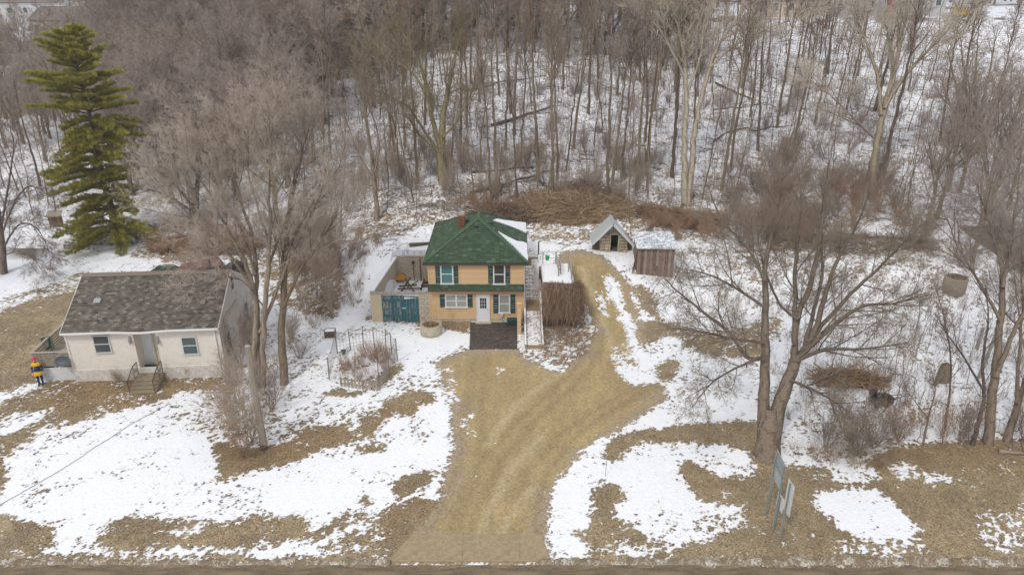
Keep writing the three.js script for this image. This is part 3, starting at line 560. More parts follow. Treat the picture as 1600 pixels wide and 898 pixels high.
  let r = rect(688.6, 411.5, 708, 443.3); windowUnit(house, ...r, 0.03, { glass: tealGlass }); shutter(681, 412.5, 688.2, 442); shutter(708.4, 412.5, 715.5, 442);
  r = rect(770.6, 412, 789.4, 443.8); windowUnit(house, ...r, 0.03, { glass: dark }); shutter(763, 413, 770.2, 442.2); shutter(789.8, 413, 797, 442.2);
  r = rect(695.8, 458.8, 730.2, 480); windowUnit(house, ...r, 0.03, { split: 'vh', glass: paleGlass }); shutter(687.8, 459.3, 695.4, 479.4); shutter(730.6, 459.3, 738, 479.4);
  r = rect(779.2, 459, 797.2, 488.8); windowUnit(house, ...r, 0.03, { glass: paleGlass }); shutter(771, 459.5, 778.8, 488.6); shutter(797.6, 459.5, 805, 488.6);
  { // door
    const [a, b, c, d] = rect(745, 459, 765.3, 501.5), k = new Kit(), mx = (a + b) / 2;
    k.box(0.09, d, 0.09, a + 0.045, d / 2, 0.05).box(0.09, d, 0.09, b - 0.045, d / 2, 0.05).box(b - a - 0.18, 0.09, 0.09, mx, d - 0.045, 0.05);
    k.build('door_frame', M.white, house);
    const dw = b - a - 0.18, dh = d - 0.12, door = new Kit().box(dw, dh, 0.045, mx, 0.04 + dh / 2, 0.045).box(dw * 0.3, 0.5, 0.012, mx - dw * 0.2, 0.45, 0.07).box(dw * 0.3, 0.5, 0.012, mx + dw * 0.2, 0.45, 0.07).build('door', mat(0.8, 0.81, 0.84, 0.4), house);
    const gw = dw * 0.62, gh = dh * 0.40, gy = dh * 0.72;
    for (let i = 0; i < 3; i++) for (let j = 0; j < 3; j++) new Kit().box(gw / 3 - 0.03, gh / 3 - 0.03, 0.01, mx + (i - 1) * gw / 3, gy + (j - 1) * gh / 3, 0.071).build('pane', dark, door);
    new Kit().ball(0.035, mx + dw * 0.4, 1.0, 0.1).build('handle', M.steel, door);
    new Kit().box(1.1, 0.1, 0.4, mx, 0.02, 0.25).build('threshold', M.concrete, house);
  }
  { // two little lamps under the pent roof, meter by the right window
    for (const u of [742, 769]) { const [x, y] = L(u, 459); new Kit().cyl(0.05, 0.07, 0.14, x, y - 0.05, 0.1, 10).build('porch_lamp', mat(0.6, 0.5, 0.3, 0.4), house); }
    const [x, y] = L(784, 491.5); new Kit().rbox(0.26, 0.36, 0.16, x, y, 0.1, 0.03).cyl(0.09, 0.09, 0.05, x, y + 0.02, 0.18).build('meter', mat(0.55, 0.55, 0.5, 0.5), house);
    new Kit().rod(V(x, y - 0.15, 0.08), V(x, 0.05, 0.08), 0.03).rod(V(x + 0.04, 0.3, 0.08), V(x + 0.35, 0.1, 0.25), 0.03).rod(V(x + 0.35, 0.1, 0.25), V(x + 0.5, 0.3, 0.25), 0.025).build('pipe', mat(0.65, 0.63, 0.58, 0.5), house);
  }
  { // roof snow on the right slope
    const face = (s, t) => B.clone().lerp(Cc, s).lerp(T.clone().lerp(U, s), t);
    const N = Cc.clone().sub(B).cross(T.clone().sub(B)).normalize().multiplyScalar(-1); if (N.y < 0) N.negate();
    const o = new THREE.Vector3().copy(house.position);
    const patch = (pts, label) => {
      const k = new Kit(), RR = rng(7), P = []; for (let i = 0; i < pts.length; i++) { const [a, b] = pts[i], [c, d] = pts[(i + 1) % pts.length]; for (let j = 0; j < 4; j++) { const t = j / 4; P.push(face(mix(a, c, t) + (j ? 0.012 * (RR() - 0.5) : 0), mix(b, d, t) + (j ? 0.03 * (RR() - 0.5) : 0)).addScaledVector(N, 0.1).add(o)); } }
      const c = P.reduce((s, p) => s.add(p), V()).multiplyScalar(1 / P.length); k.slab(P, 0.08);
      const q = k.build('roof_snow', M.snow); tag(q, label, 'snow');
    };
    patch([[0.02, 0.02], [0.42, 0.02], [0.40, 0.10], [0.30, 0.24], [0.22, 0.46], [0.17, 0.60], [0.10, 0.38]], 'snow patch on the lower front end of the green roof');
    patch([[0.70, 0.02], [0.985, 0.02], [0.92, 0.3], [0.80, 0.62], [0.62, 0.72], [0.70, 0.4]], 'snow patch on the far end of the green roof');
  }
  { const p = W_(803, 499.5, HD - 0.55); const b = thing('storage_bench', V(p.x, 0, p.z)); tag(b, 'dark green lidded box against the yellow front wall', 'box'); new Kit().rbox(0.95, 0.42, 0.45, 0, 0.22, 0, 0.03).build('body', mat(0.015, 0.05, 0.055, 0.5), b); new Kit().rbox(1.0, 0.06, 0.5, 0, 0.46, 0, 0.025).build('lid', mat(0.02, 0.065, 0.07, 0.5), b); for (const s of [-1, 1]) new Kit().box(0.06, 0.03, 0.03, s * 0.3, 0.38, 0.24).build('latch', M.black, b); }
  { const p = at(811, 521); const b = thing('gate_post', p); tag(b, 'yellow boarded corner post in front of the house', 'post'); new Kit().box(0.26, 2.3, 0.26, 0, 1.1, 0).build('post', yellow, b); new Kit().box(0.32, 0.06, 0.32, 0, 2.28, 0).build('cap', yellowB, b); new Kit().box(0.05, 1.4, 1.3, 0.0, 0.9, -0.72).build('panel', yellowB, b); }
  { // paved pad before the door
    const q = [atHeight(733.5, 545, 0.05), atHeight(808, 545, 0.05), atHeight(808, 503, 0.05), atHeight(735, 503, 0.05)];
    const o = new Kit().slab(q, 0.25).build('asphalt_pad', mat(1, 1, 1, 0.85, { map: tex(256, (u, v) => { const k = 0.55 + 0.7 * nz(NA, u, v) * 0.8 + 0.5 * (nz(NC, u, v) - 0.5) + (nz(NB, u * 0.5, v) > 0.86 ? 0.9 : 0); return [0.082 * k, 0.062 * k, 0.05 * k]; }, { m: 3 }) }));
    tag(o, 'dark asphalt pad in front of the white door', null, null, 'structure');
  }
}
// ---------------------------------------------------------------- roofless block courtyard with the teal gate, left of the house
{
  const d0 = 47.4, fl = W_(580, 480, d0).x, fr = W_(672, 480, d0).x, ht = W_(620, 459, d0).y, gx = W_(597, 480, d0).x, gr = W_(655, 480, d0).x, d1 = 54.9;
  const yard = thing('courtyard_wall', V(0, 0, 0)), R = rng(88);
  tag(yard, 'roofless enclosure of whitewashed block walls left of the yellow house', 'wall');
  const blk = mat(0.70, 0.64, 0.53, 0.95, { map: concreteMap }), cream = mat(0.66, 0.55, 0.37, 0.9, { map: stainMap }), mortar = mat(0.36, 0.29, 0.20, 1, { map: concreteMap });
  new Kit().box(gx - fl, ht, 0.26, (gx + fl) / 2, ht / 2, -d0).build('gate_pier', cream, yard);
  const pr = new Kit().box(fr - gr, ht, 0.26, (fr + gr) / 2, ht / 2, -d0).build('gate_pier', mortar, yard);
  const blocks = (parent, x0, x1, y0, y1, place) => { const k = new Kit(), rows = Math.round((y1 - y0) / 0.2); for (let r = 0; r < rows; r++) { for (let x = x0 - (r % 2 ? 0.2 : 0); x < x1; x += 0.4) { const a = Math.max(x, x0) + 0.012, b = Math.min(x + 0.4, x1) - 0.012; if (b - a < 0.05) continue; place(k, (a + b) / 2, y0 + (r + 0.5) * 0.2, b - a, R()); } } k.build('block', blk, parent, 'stuff'); };
  blocks(pr, gr, fr, 0, ht, (k, x, y, l, q) => k.box(l, 0.176, 0.03, x, y, -d0 + 0.135 + 0.008 * q));
  const hb = onPlane(640, 400, d1).y;
  const bw = new Kit().box(fr + 0.4 - onPlane(617, 402, d1).x, hb, 0.25, (fr + 0.4 + onPlane(617, 402, d1).x) / 2, hb / 2, -d1).build('back_wall', mortar, yard);
  blocks(bw, onPlane(617, 402, d1).x, fr + 0.4, 0.0, hb, (k, x, y, l, q) => k.box(l, 0.176, 0.03, x, y, -d1 + 0.13 + 0.01 * q));
  new Kit().box(fr + 0.5 - onPlane(617, 402, d1).x, 0.07, 0.32, (fr + 0.4 + onPlane(617, 402, d1).x) / 2, hb + 0.03, -d1).build('coping', M.concrete, bw);
  const bl = onPlane(617, 402, d1).x, sa = V(fl + 0.1, (ht + 0.15) / 2, -d0 - 0.1), sb = V(bl, (hb - 0.1) / 2, -d1), sk = new Kit(), sc = new Kit(); for (let i = 0; i < 8; i++) { const p = sa.clone().lerp(sb, i / 8), q = sa.clone().lerp(sb, (i + 1) / 8), hh = p.y + q.y, ry = Math.atan2(p.x - q.x, p.z - q.z), L = Math.hypot(p.x - q.x, p.z - q.z); sk.box(0.25, hh, L, (p.x + q.x) / 2, hh / 2, (p.z + q.z) / 2, ry); sc.box(0.34, 0.1, L, (p.x + q.x) / 2, hh + 0.05, (p.z + q.z) / 2, ry); }
  const sw = sk.build('side_wall', mat(0.6, 0.56, 0.48, 0.95, { map: concreteMap }), yard);
  sc.build('snow_cap', M.snow, sw);
  new Kit().box(fr - fl, 0.12, 0.3, (fr + fl) / 2, ht + 0.05, -d0).build('lintel', M.greyWood, yard);
  new Kit().box(fr - fl - 0.4, 0.05, d1 - d0, (fr + fl) / 2 + 0.6, 0.04, -(d0 + d1) / 2).build('snow_floor', M.snow, yard);
  { // gate leaves of upright boards
    const gate = thing('teal_gate', V((gx + gr) / 2, 0, -d0 + 0.05)), gw = gr - gx, n = 12;
    tag(gate, 'peeling teal double gate of upright boards in the block wall', 'gate');
    const chip = tex(256, (u, v) => { const a = nz(NA, u * 2, v * 0.4), b = nz(NB, u, v * 0.25); return mix3([0.022, 0.115, 0.135], [0.26, 0.22, 0.17], sm(0.70, 0.86, 0.6 * a + 0.4 * b)); }, { m: 2 });
    const chip2 = tex(256, (u, v) => { const a = nz(NA, u * 2, v * 0.4), b = nz(NB, u, v * 0.25); return mix3([0.03, 0.14, 0.16], [0.30, 0.26, 0.22], sm(0.40, 0.75, 0.6 * a + 0.4 * b)); }, { m: 2 });
    const ms = [mat(1, 1, 1, 0.7, { map: chip }), mat(1, 1, 1, 0.8, { map: chip2 }), mat(0.8, 0.85, 0.9, 0.7, { map: chip })];
    for (let i = 0; i < n; i++) { const l = i < n * 0.58; new Kit().box(gw / n - 0.012, ht - 0.1 - 0.06 * R(), 0.04, -gw / 2 + (i + 0.5) * gw / n, ht / 2 - 0.02 - (l ? 0 : 0.04), l ? 0.03 : 0.06 + 0.01 * (i - 7)).build('plank', ms[i < 3 || i === 5 ? 1 : i % 3 === 0 ? 2 : 0], gate); }
    for (const [l, x, y, z] of [[0.55, -0.2, 0.5, 0.065], [0.55, -0.2, ht - 0.45, 0.065], [0.4, 0.29, 0.5, 0.11]]) new Kit().box(gw * l, 0.12, 0.03, gw * x, y, z).build('rail', ms[0], gate);
    new Kit().box(0.26, 0.06, 0.03, gw * 0.1, ht * 0.52, 0.12).build('latch', mat(0.7, 0.7, 0.66, 0.5), gate);
    new Kit().prism([[0, 0], [0.9, 0.1], [0, 0.16]], 0.02, gw * 0.12, ht - 0.32, 0.13).build('white_scrap', M.white, gate);
  }
  { const p = atHeight(622, 437, 0.25); const b = thing('yellow_sled', p, 0.1); tag(b, 'orange yellow plastic sheet lying in the block enclosure', 'sheet'); new Kit().rbox(1.15, 0.1, 0.6, 0, 0.2, 0, 0.04, 0, 0.35).build('sheet', mat(0.62, 0.30, 0.03, 0.6), b); new Kit().rbox(1.2, 0.05, 0.08, 0, 0.12, 0.3, 0.02).build('rim', mat(0.6, 0.32, 0.05, 0.6), b); }
  { // broken timbers on the courtyard floor
    const base = atHeight(640, 452, 0.06), b = thing('timber_heap', base); tag(b, 'broken dark timbers crossed on the snowy enclosure floor', 'timber');
    for (const [x0, y0, z0, x1, y1, z1] of [[-0.9, 0.15, 0.2, 0.9, 0.2, 0.25], [-0.6, 0.05, 0.5, 0.1, 0.95, -0.2], [-0.2, 0.05, -0.3, 0.7, 0.8, 0.2], [0.4, 0.05, 0.5, -0.35, 0.9, -0.1], [0.9, 0.05, 0.3, 1.2, 0.9, -0.1], [-0.9, 0.08, -0.5, 0.5, 0.1, -0.7]]) new Kit().beam(V(x0, y0, z0), V(x1, y1, z1), 0.11, 0.08).build('beam', M.darkWood, b);
  }
  { const base = atHeight(668, 447, 0.05), b = thing('board_stack', base); tag(b, 'low stack of brown boards against the house wall in the enclosure', 'boards'); for (let i = 0; i < 4; i++) new Kit().box(1.0 - 0.1 * i, 0.1, 0.55, 0.05 * i, 0.06 + 0.13 * i, -0.1 * i, 0.1 * (i % 2)).build('board', i % 2 ? M.oldWood : M.darkWood, b); }
  { const a = onPlane(651, 437, d1 - 0.16), top = onPlane(647, 410, d1 - 0.16), b = thing('wall_pipe', V(a.x, 0, a.z)); tag(b, 'rusty upright pipe with a black light on the inner block wall', 'pipe'); new Kit().rod(V(0.35, 0.1, 0.05), V(0.35, hb - 0.1, 0.05), 0.04).rod(V(-0.2, 0.1, 0.05), V(-0.2, hb - 0.5, 0.05), 0.025).build('pipe', mat(0.16, 0.09, 0.05, 0.8), b); new Kit().ball(0.12, -0.2, hb - 0.45, 0.1).build('lamp', M.black, b); }
}
{ // concrete well ring
  const p = at(672.5, 527); p.z -= 0.62; const w = thing('well_ring', p); tag(w, 'round concrete well ring topped with dead leaves before the enclosure', 'planter');
  const prof = [[0.6, 0], [0.74, 0], [0.76, 0.3], [0.755, 0.68], [0.72, 0.72], [0.6, 0.72], [0.58, 0.5], [0.58, 0.45], [0, 0.5]].map(q => new THREE.Vector2(...q));
  new Kit().add(new THREE.LatheGeometry(prof, 28)).build('ring', M.concrete, w);
  const k = new Kit(); for (let i = 0; i < 22; i++) { const a = i / 22 * Math.PI * 2; k.box(0.1, 0.1, 0.09, 0.68 * Math.cos(a), 0.73, 0.68 * Math.sin(a), -a); } k.build('rim_block', M.concrete, w, 'stuff');
  const R = rng(3), lf = new Kit(); for (let i = 0; i < 260; i++) { const a = R() * 6.3, r = 0.56 * Math.sqrt(R()); lf.box(0.12, 0.006, 0.07, r * Math.cos(a), 0.52 + 0.3 * R() * (1 - r), r * Math.sin(a), R() * 3, R() * 1.6 - 0.8, R() - 0.5); } lf.build('dead_leaves', mat(0.26, 0.17, 0.085, 0.9), w, 'stuff');
  const st = new Kit(); for (let i = 0; i < 30; i++) { const a = R() * 6.3; st.rod(V(0.25 * Math.cos(a), 0.5, 0.25 * Math.sin(a)), V(0.5 * Math.cos(a), 0.9 + 0.6 * R(), 0.5 * Math.sin(a)), 0.008, 0.003, 4); } st.build('stalk', mat(0.3, 0.2, 0.11, 0.9), w, 'stuff');
}
// ---------------------------------------------------------------- concrete steps climbing beside the house
{
  const st = thing('hill_steps', V(0, 0, 0)); tag(st, 'long concrete steps with snowy treads and low side walls right of the house', 'steps');
  const x0 = 0.98, x1 = 2.0, dA = 43.2, dB = 53.4, n = 26, R = rng(12);
  const leafy = tex(256, (u, v) => mix3([0.87, 0.88, 0.9], [0.2, 0.13, 0.07], sm(0.60, 0.66, 0.5 * nz(NA, u, v) + 0.5 * nz(NB, u, v))), { m: 1.6 }), lm = mat(1, 1, 1, 0.9, { map: leafy }), cm = mat(0.5, 0.43, 0.32, 0.95, { map: concreteMap });
  const H = t => 0.08 + 2.62 * sm(0.1, 1.05, t) * 0.6 + 2.62 * 0.4 * clamp((t - 0.15) / 0.85);
  for (let i = 0; i < n; i++) {
    const t = i / n, d = mix(dA, dB, (i + 0.5) / n), h = H(t), dd = (dB - dA) / n, lo = Math.min(land(1.5, d) - 0.3, h - 0.3), bare = (i > 10 && i < 14) || i > 22 || i === 0;
    const tread = new Kit().box(x1 - x0, h - lo, dd, (x0 + x1) / 2, (h + lo) / 2, -d).build('tread', cm, st);
    const rs = h - H(Math.max(0, t - 1 / n)); new Kit().box((x1 - x0) * (bare ? 0.9 : 0.98), bare ? 0.012 : 0.05 + rs * 0.9, bare ? dd * 0.97 : dd * 1.04, (x0 + x1) / 2, bare ? h + 0.004 : h + 0.025 - rs * 0.45, -d + 0.03).build(bare ? 'leaves' : 'snow', bare ? mat(0.36, 0.25, 0.13, 0.95, { map: speckMap }) : lm, tread);
  }
  for (const x of [x0 - 0.07, x1 + 0.07]) { const k = new Kit(), c = new Kit(); for (let i = 0; i < 24; i++) { const a = i / 24, b = (i + 1) / 24, p = V(x, H(a) + 0.18, -mix(dA, dB, a)), q = V(x, H(b) + 0.18, -mix(dA, dB, b)), lo = Math.min(land(x, -p.z), H(a)) - 0.3; k.beam(p, q, 0.13, 0.12); k.box(0.12, p.y - lo, (dB - dA) / 24, x, (p.y + lo) / 2 - 0.03, (p.z + q.z) / 2); c.beam(p.clone().add(V(0, 0.075, 0)), q.clone().add(V(0, 0.075, 0)), 0.1, 0.03); } const wl = k.build('side_wall', cm, st); c.build('snow_cap', M.snow, wl); }
  for (const [x, d, h] of [[x0 - 0.02, 53.2, 1.5], [x1 + 0.05, 53.2, 1.4], [x1 + 0.05, 50.3, 1.3]]) new Kit().box(0.11, h, 0.11, x, H((d - dA) / (dB - dA)) + h / 2 - 0.1, -d).build('rail_post', M.darkWood, st);
}
// ---------------------------------------------------------------- flat-roofed garage in the bank, smothered in vines
{
  const g = thing('bank_garage', V(0, 0, 0)); tag(g, 'low flat-roofed concrete garage in the bank with deep snow on top', 'garage');
  const x0 = 2.25, x1 = 4.3, dA = 46.15, dB = 51.2, h = 2.68;
  new Kit().box(x1 - x0, h, dB - dA, (x0 + x1) / 2, h / 2, -(dA + dB) / 2).build('wall', M.concrete, g);
  new Kit().box(x1 - x0 + 0.2, 0.14, dB - dA + 0.2, (x0 + x1) / 2, h + 0.07, -(dA + dB) / 2).build('roof_slab', M.concrete, g);
  const sn = new THREE.PlaneGeometry(x1 - x0 + 0.15, dB - dA + 0.15, 30, 40); sn.rotateX(-Math.PI / 2); const p = sn.attributes.position; for (let i = 0; i < p.count; i++) { const ex = Math.min(1, ((x1 - x0) / 2 + 0.075 - Math.abs(p.getX(i))) / 0.25), ez = Math.min(1, ((dB - dA) / 2 + 0.075 - Math.abs(p.getZ(i))) / 0.25); p.setY(i, 0.16 * Math.sqrt(clamp(ex * ez)) + 0.03 * nz(NA, p.getX(i) / 3, p.getZ(i) / 3)); } sn.translate((x0 + x1) / 2, h + 0.142, -(dA + dB) / 2); sn.computeVertexNormals();
  new Kit().add(sn).build('roof_snow', M.snow, g);
  { // vines
    const R = rng(77), o = thing('dead_vines', V(0, 0, 0)); tag(o, 'thick brown mass of dead vines hanging over the garage front', 'vines');
    const T = new Tree(), TB = new Tree(), TC = new Tree();
    for (let i = 0; i < 4200; i++) {
      const side = R() < 0.24, topOnly = R() < 0.16, s = R(); let x, z, nx = 0, nzz = 1;
      if (side) { x = x1 + 0.05; z = -mix(dA, dA + 1.8, s * s); nx = 1; nzz = 0; } else { x = mix(x0 - 0.1, x1 + 0.15, s); z = -dA + 0.1; }
      const dome = !side && R() < 0.5, bk = R(), bulge = 0.12 + (0.35 + 0.55 * nz(NA, x / 7 + z / 9, 0.3)) * R(), topy = h + 0.5 - 0.4 * s * (side ? 1 : 0.5) + 0.3 * (R() - 0.3) + 0.25 * nz(NA, x / 8, 0.6), len = topOnly ? 0.5 + 0.6 * R() : 0.6 + R() * 2.0, low = 0.9 * nz(NA, x / 6, 0.9) * R(), y0 = topOnly ? topy : Math.max(low + len * 0.6, topy - R() * Math.max(0.1, h - len * 0.7));
      if (dome) { const q0 = V(x + (R() - 0.5) * 0.3, h + 0.16 + (0.42 - 0.3 * s * s) * Math.sqrt(1 - bk * bk) + 0.14 * R(), -dA - 1.05 * bk), P = [q0], L = 0.7 + 1.2 * R(); let c = q0.clone(), vx = (R() - 0.5) * 0.5, vy = 0.1, vz = 0.5; for (let k = 0; k < 6; k++) { c = c.clone().add(V(vx, vy, vz).multiplyScalar(L / 6)); vy -= 0.32 + 0.2 * R(); vx += (R() - 0.5) * 0.7; vz = Math.max(0.0, vz - 0.06 + 0.3 * (R() - 0.5)); if (c.z < -dA + 0.1) c.y = Math.max(c.y, h + 0.15); P.push(c); } const rr = 0.006 + 0.016 * R() * R() * R(); [T, TB, TC][i % 3].tube(P, P.map((_, k) => rr * (1 - 0.1 * k)), 3); continue; }
      const back = topOnly ? 0.3 + 0.7 * R() : 0.1, pts = [V(x - nx * back + (R() - 0.5) * 0.5, y0 - (topOnly ? 0.12 : 0), z - nzz * back + (R() - 0.5) * 0.4)], n = 5; let q = V(x + nx * bulge * 0.7, y0 + 0.05, z + nzz * bulge * 0.7); pts.push(q);
      for (let k = 1; k < n; k++) { q = q.clone().add(V((R() - 0.5) * 0.42 + nx * 0.05, -len / n * (0.3 + 1.1 * R()), (R() - 0.5) * 0.34 + nzz * 0.05)); q.y = Math.max(q.y, land(q.x, -q.z) + 0.02); pts.push(q); }
      const r = 0.006 + 0.016 * R() * R() * R(); [T, TB, TC][i % 3].tube(pts, pts.map((_, k) => r * (1 - 0.5 * k / n)), 3);
    }
    T.build('strand', mat(0.31, 0.205, 0.135, 0.95), o, 'stuff'); TB.build('strand', mat(0.50, 0.36, 0.245, 0.95), o, 'stuff'); TC.build('strand', mat(0.17, 0.11, 0.07, 0.95), o, 'stuff');
    // a woody tangle behind the strands
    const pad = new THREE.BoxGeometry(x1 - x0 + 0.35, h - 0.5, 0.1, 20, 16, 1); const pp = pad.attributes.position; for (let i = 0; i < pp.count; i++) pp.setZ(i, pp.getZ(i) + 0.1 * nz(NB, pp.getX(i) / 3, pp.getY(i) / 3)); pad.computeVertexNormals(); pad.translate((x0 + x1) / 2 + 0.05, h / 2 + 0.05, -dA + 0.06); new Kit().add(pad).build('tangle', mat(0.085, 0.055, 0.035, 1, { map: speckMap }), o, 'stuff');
  }
  { // railings on top
    const top = h + 0.25, mk = (name, label, posts, rails, m = M.galv, r = 0.035) => { const b = thing(name, V(posts[0][0], top, -posts[0][1])); tag(b, label, 'railing'); const q = ([x, d], y) => V(x - posts[0][0], y, -d + posts[0][1]); for (const s of posts) new Kit().rod(q(s, -0.15), q(s, s[2] ?? 1.0), r).build('post', m, b); for (const [a, c, y] of rails) new Kit().rod(q(posts[a], y), q(posts[c], y), r * 0.8).build('rail', m, b); return b; };
    mk('pipe_railing', 'grey pipe railing across the back of the snowy garage roof', [[2.3, 51.0], [3.6, 51.0]], [[0, 1, 0.98], [0, 1, 0.5]]);
    mk('leaning_railing', 'weathered ladder-like railing leaning on the middle of the garage roof', [[3.32, 48.6, 0.9], [3.26, 51.0, 1.05], [3.5, 49.0, 0.7], [3.5, 50.4, 0.9]], [[0, 1, 0.9], [0, 1, 0.45], [2, 3, 0.7], [0, 2, 0.5]], M.greyWood, 0.05);
    mk('side_railing', 'weathered railing along the drive side of the garage roof', [[4.2, 47.9, 0.8], [4.22, 50.8, 1.1], [4.1, 49.4, 0.9]], [[0, 1, 0.8], [0, 1, 0.4], [0, 2, 0.6]], M.greyWood, 0.05);
    const b = thing('green_bucket', V(2.62, top + 0.55, -50.92)); tag(b, 'bright green bucket hanging on the pipe railing above the garage', 'bucket'); new Kit().cyl(0.12, 0.16, 0.32, 0, 0, 0, 14).build('bucket', mat(0.01, 0.34, 0.10, 0.5), b); new Kit().add(new THREE.TorusGeometry(0.15, 0.012, 6, 14, Math.PI).translate(0, 0.16, 0)).build('handle', M.steel, b);
  }
}
// ---------------------------------------------------------------- the cream cottage on the left
{
  const a = at(121, 596), b = at(352.5, 587), turn = Math.atan2(-(b.z - a.z), b.x - a.x), w = Math.hypot(b.x - a.x, b.z - a.z), R = rng(44);
  const c = thing('cream_cottage', V((a.x + b.x) / 2, 0, (a.z + b.z) / 2), turn);
  tag(c, 'single-storey cream cottage with a worn brown shingle roof and front steps', 'house'); c.updateMatrixWorld(true);
  const inv = c.matrixWorld.clone().invert(), y0 = -0.15;
  const L = (u, v, z = 0) => { // point on the plane z (local) seen at u, v
    const o = V(0, EYE, 0).applyMatrix4(inv), [rx, ry, rd] = ray(u, v), d = V(rx, ry, -rd).transformDirection(inv), t = (z - o.z) / d.z; return o.addScaledVector(d, t);
  };
  const eave = L(230, 517.5, 0.34).y + 0.12, deep = 7.4, ridgeZ = -deep / 2, ridge = L(255, 426, ridgeZ).y, hw = w / 2;
  const cream = mat(0.80, 0.74, 0.66, 0.6, { map: stainMap }), white = mat(0.66, 0.66, 0.64, 0.7, { map: stainMap });
  // walls with the door alcove left open
  const ax0 = L(210.5, 540).x, ax1 = L(246, 540).x, ay0 = L(230, 571.5, -0.6).y, ay1 = eave - 0.12, ad = 0.75;
  const wl = new Kit();
  wl.box(ax0 + hw, eave, 0.2, (ax0 - hw) / 2, eave / 2, -0.1).box(hw - ax1, eave, 0.2, (ax1 + hw) / 2, eave / 2, -0.1).box(ax1 - ax0, eave - ay1, 0.2, (ax0 + ax1) / 2, (eave + ay1) / 2, -0.1);
  wl.box(0.12, ay1, ad, ax0 - 0.06, ay1 / 2, -0.2 - ad / 2).box(0.12, ay1, ad, ax1 + 0.06, ay1 / 2, -0.2 - ad / 2).box(ax1 - ax0 + 0.2, ay1, 0.1, (ax0 + ax1) / 2, ay1 / 2, -0.2 - ad - 0.05).box(ax1 - ax0, 0.1, ad, (ax0 + ax1) / 2, ay1 + 0.05, -0.2 - ad / 2);
  for (const s of [-1, 1]) wl.prism([[0, y0], [deep - 0.2, y0], [deep - 0.2, eave], [deep / 2 - 0.1, ridge - 0.14], [0, eave]], 0.2, s * hw - 0.1, 0, -0.2, Math.PI / 2);
  wl.box(w, eave, 0.2, 0, eave / 2, -deep + 0.1);
  const wall = wl.build('wall', mat(0.74, 0.68, 0.6, 0.6, { map: stainMap }), c);
  // narrow vinyl courses
  const base = L(230, 574).y + 0.0, n = Math.round((eave - base) / 0.115), k1 = new Kit(), prof = (x0, x1, i, z) => { const y = base + (i + 0.5) * (eave - base) / n; k1.box(x1 - x0, (eave - base) / n * 1.05, 0.012, (x0 + x1) / 2, y, z + 0.01, 0, -0.12); };
  for (let i = 0; i < n; i++) { prof(-hw, ax0, i, 0); prof(ax1, hw, i, 0); }
  k1.build('siding', cream, c, 'stuff');
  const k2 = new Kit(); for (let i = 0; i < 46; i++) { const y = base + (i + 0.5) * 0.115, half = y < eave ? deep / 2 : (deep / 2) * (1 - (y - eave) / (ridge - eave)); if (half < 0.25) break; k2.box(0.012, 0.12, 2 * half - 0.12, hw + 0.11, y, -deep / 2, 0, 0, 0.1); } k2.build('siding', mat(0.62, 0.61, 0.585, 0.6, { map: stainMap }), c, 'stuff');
  const fm = mat(0.84, 0.81, 0.76, 0.9, { map: concreteMap });
  new Kit().box(w + 0.1, base - y0 + 0.02, 0.12, 0, (base + y0) / 2, 0.0).build('foundation', fm, c); new Kit().box(0.14, base - y0, deep - 0.1, hw + 0.06, (base + y0) / 2 - 0.005, -deep / 2).build('foundation', fm, c);
  for (const s of [-1, 1]) new Kit().box(0.1, eave - base, 0.1, s * (hw + 0.03), (eave + base) / 2, 0.015).build('corner_trim', mat(0.74, 0.70, 0.62, 0.6), c);
  // roof
  const oh = 0.28, ox = 0.12, e = eave - 0.02, slope = (ridge - e) / (deep / 2), ze = oh, ye = L(230, 517.5, 0.34).y + 0.05;
  const A = V(-hw - ox, ye, ze), B = V(hw + ox, ye, ze), T = V(hw + ox, ridge, ridgeZ), U = V(-hw - ox, ridge, ridgeZ), A2 = V(-hw - ox, ye, -deep - oh), B2 = V(hw + ox, ye, -deep - oh);
  const roof = new Kit().slab([A, B, T, U], 0.1).slab([B2, A2, U, T], 0.1).build('roof', mat(0.12, 0.09, 0.065, 0.95), c);
  const sm_ = new THREE.MeshStandardMaterial({ color: C(1, 1, 1), vertexColors: true, roughness: 0.97, map: speckMap });
  const pal = (R_, i, m) => { const k = 0.75 + 0.45 * R_(), worn = R_(); return worn < 0.16 ? tint([0.285, 0.255, 0.215], k) : worn < 0.3 ? tint([0.12, 0.102, 0.085], k) : tint([0.182, 0.156, 0.127], k); };
  for (const q of [[A, B, T, U], [B2, A2, U, T]]) { const m = shadows(new THREE.Mesh(shingles(q, 0.15, 0.24, R, pal, 0.03), sm_)); m.name = 'shingle'; m.userData.kind = 'stuff'; roof.add(m); }
  new Kit().box(w + 2 * ox, 0.035, 0.3, 0, ridge + 0.035, ridgeZ + 0.1, 0, 0.62).box(w + 2 * ox, 0.035, 0.3, 0, ridge + 0.03, ridgeZ - 0.1, 0, -0.62).build('ridge_cap', mat(0.27, 0.22, 0.165, 0.95, { map: speckMap }), roof);
  for (const s of [-1, 1]) new Kit().beam(V(s * (hw + ox + 0.02), ye - 0.07, ze), V(s * (hw + ox + 0.02), ridge - 0.05, ridgeZ), 0.03, 0.18).beam(V(s * (hw + ox + 0.02), ye - 0.07, -deep - oh), V(s * (hw + ox + 0.02), ridge - 0.05, ridgeZ), 0.03, 0.18).build('barge_board', mat(0.7, 0.67, 0.6, 0.6), roof);
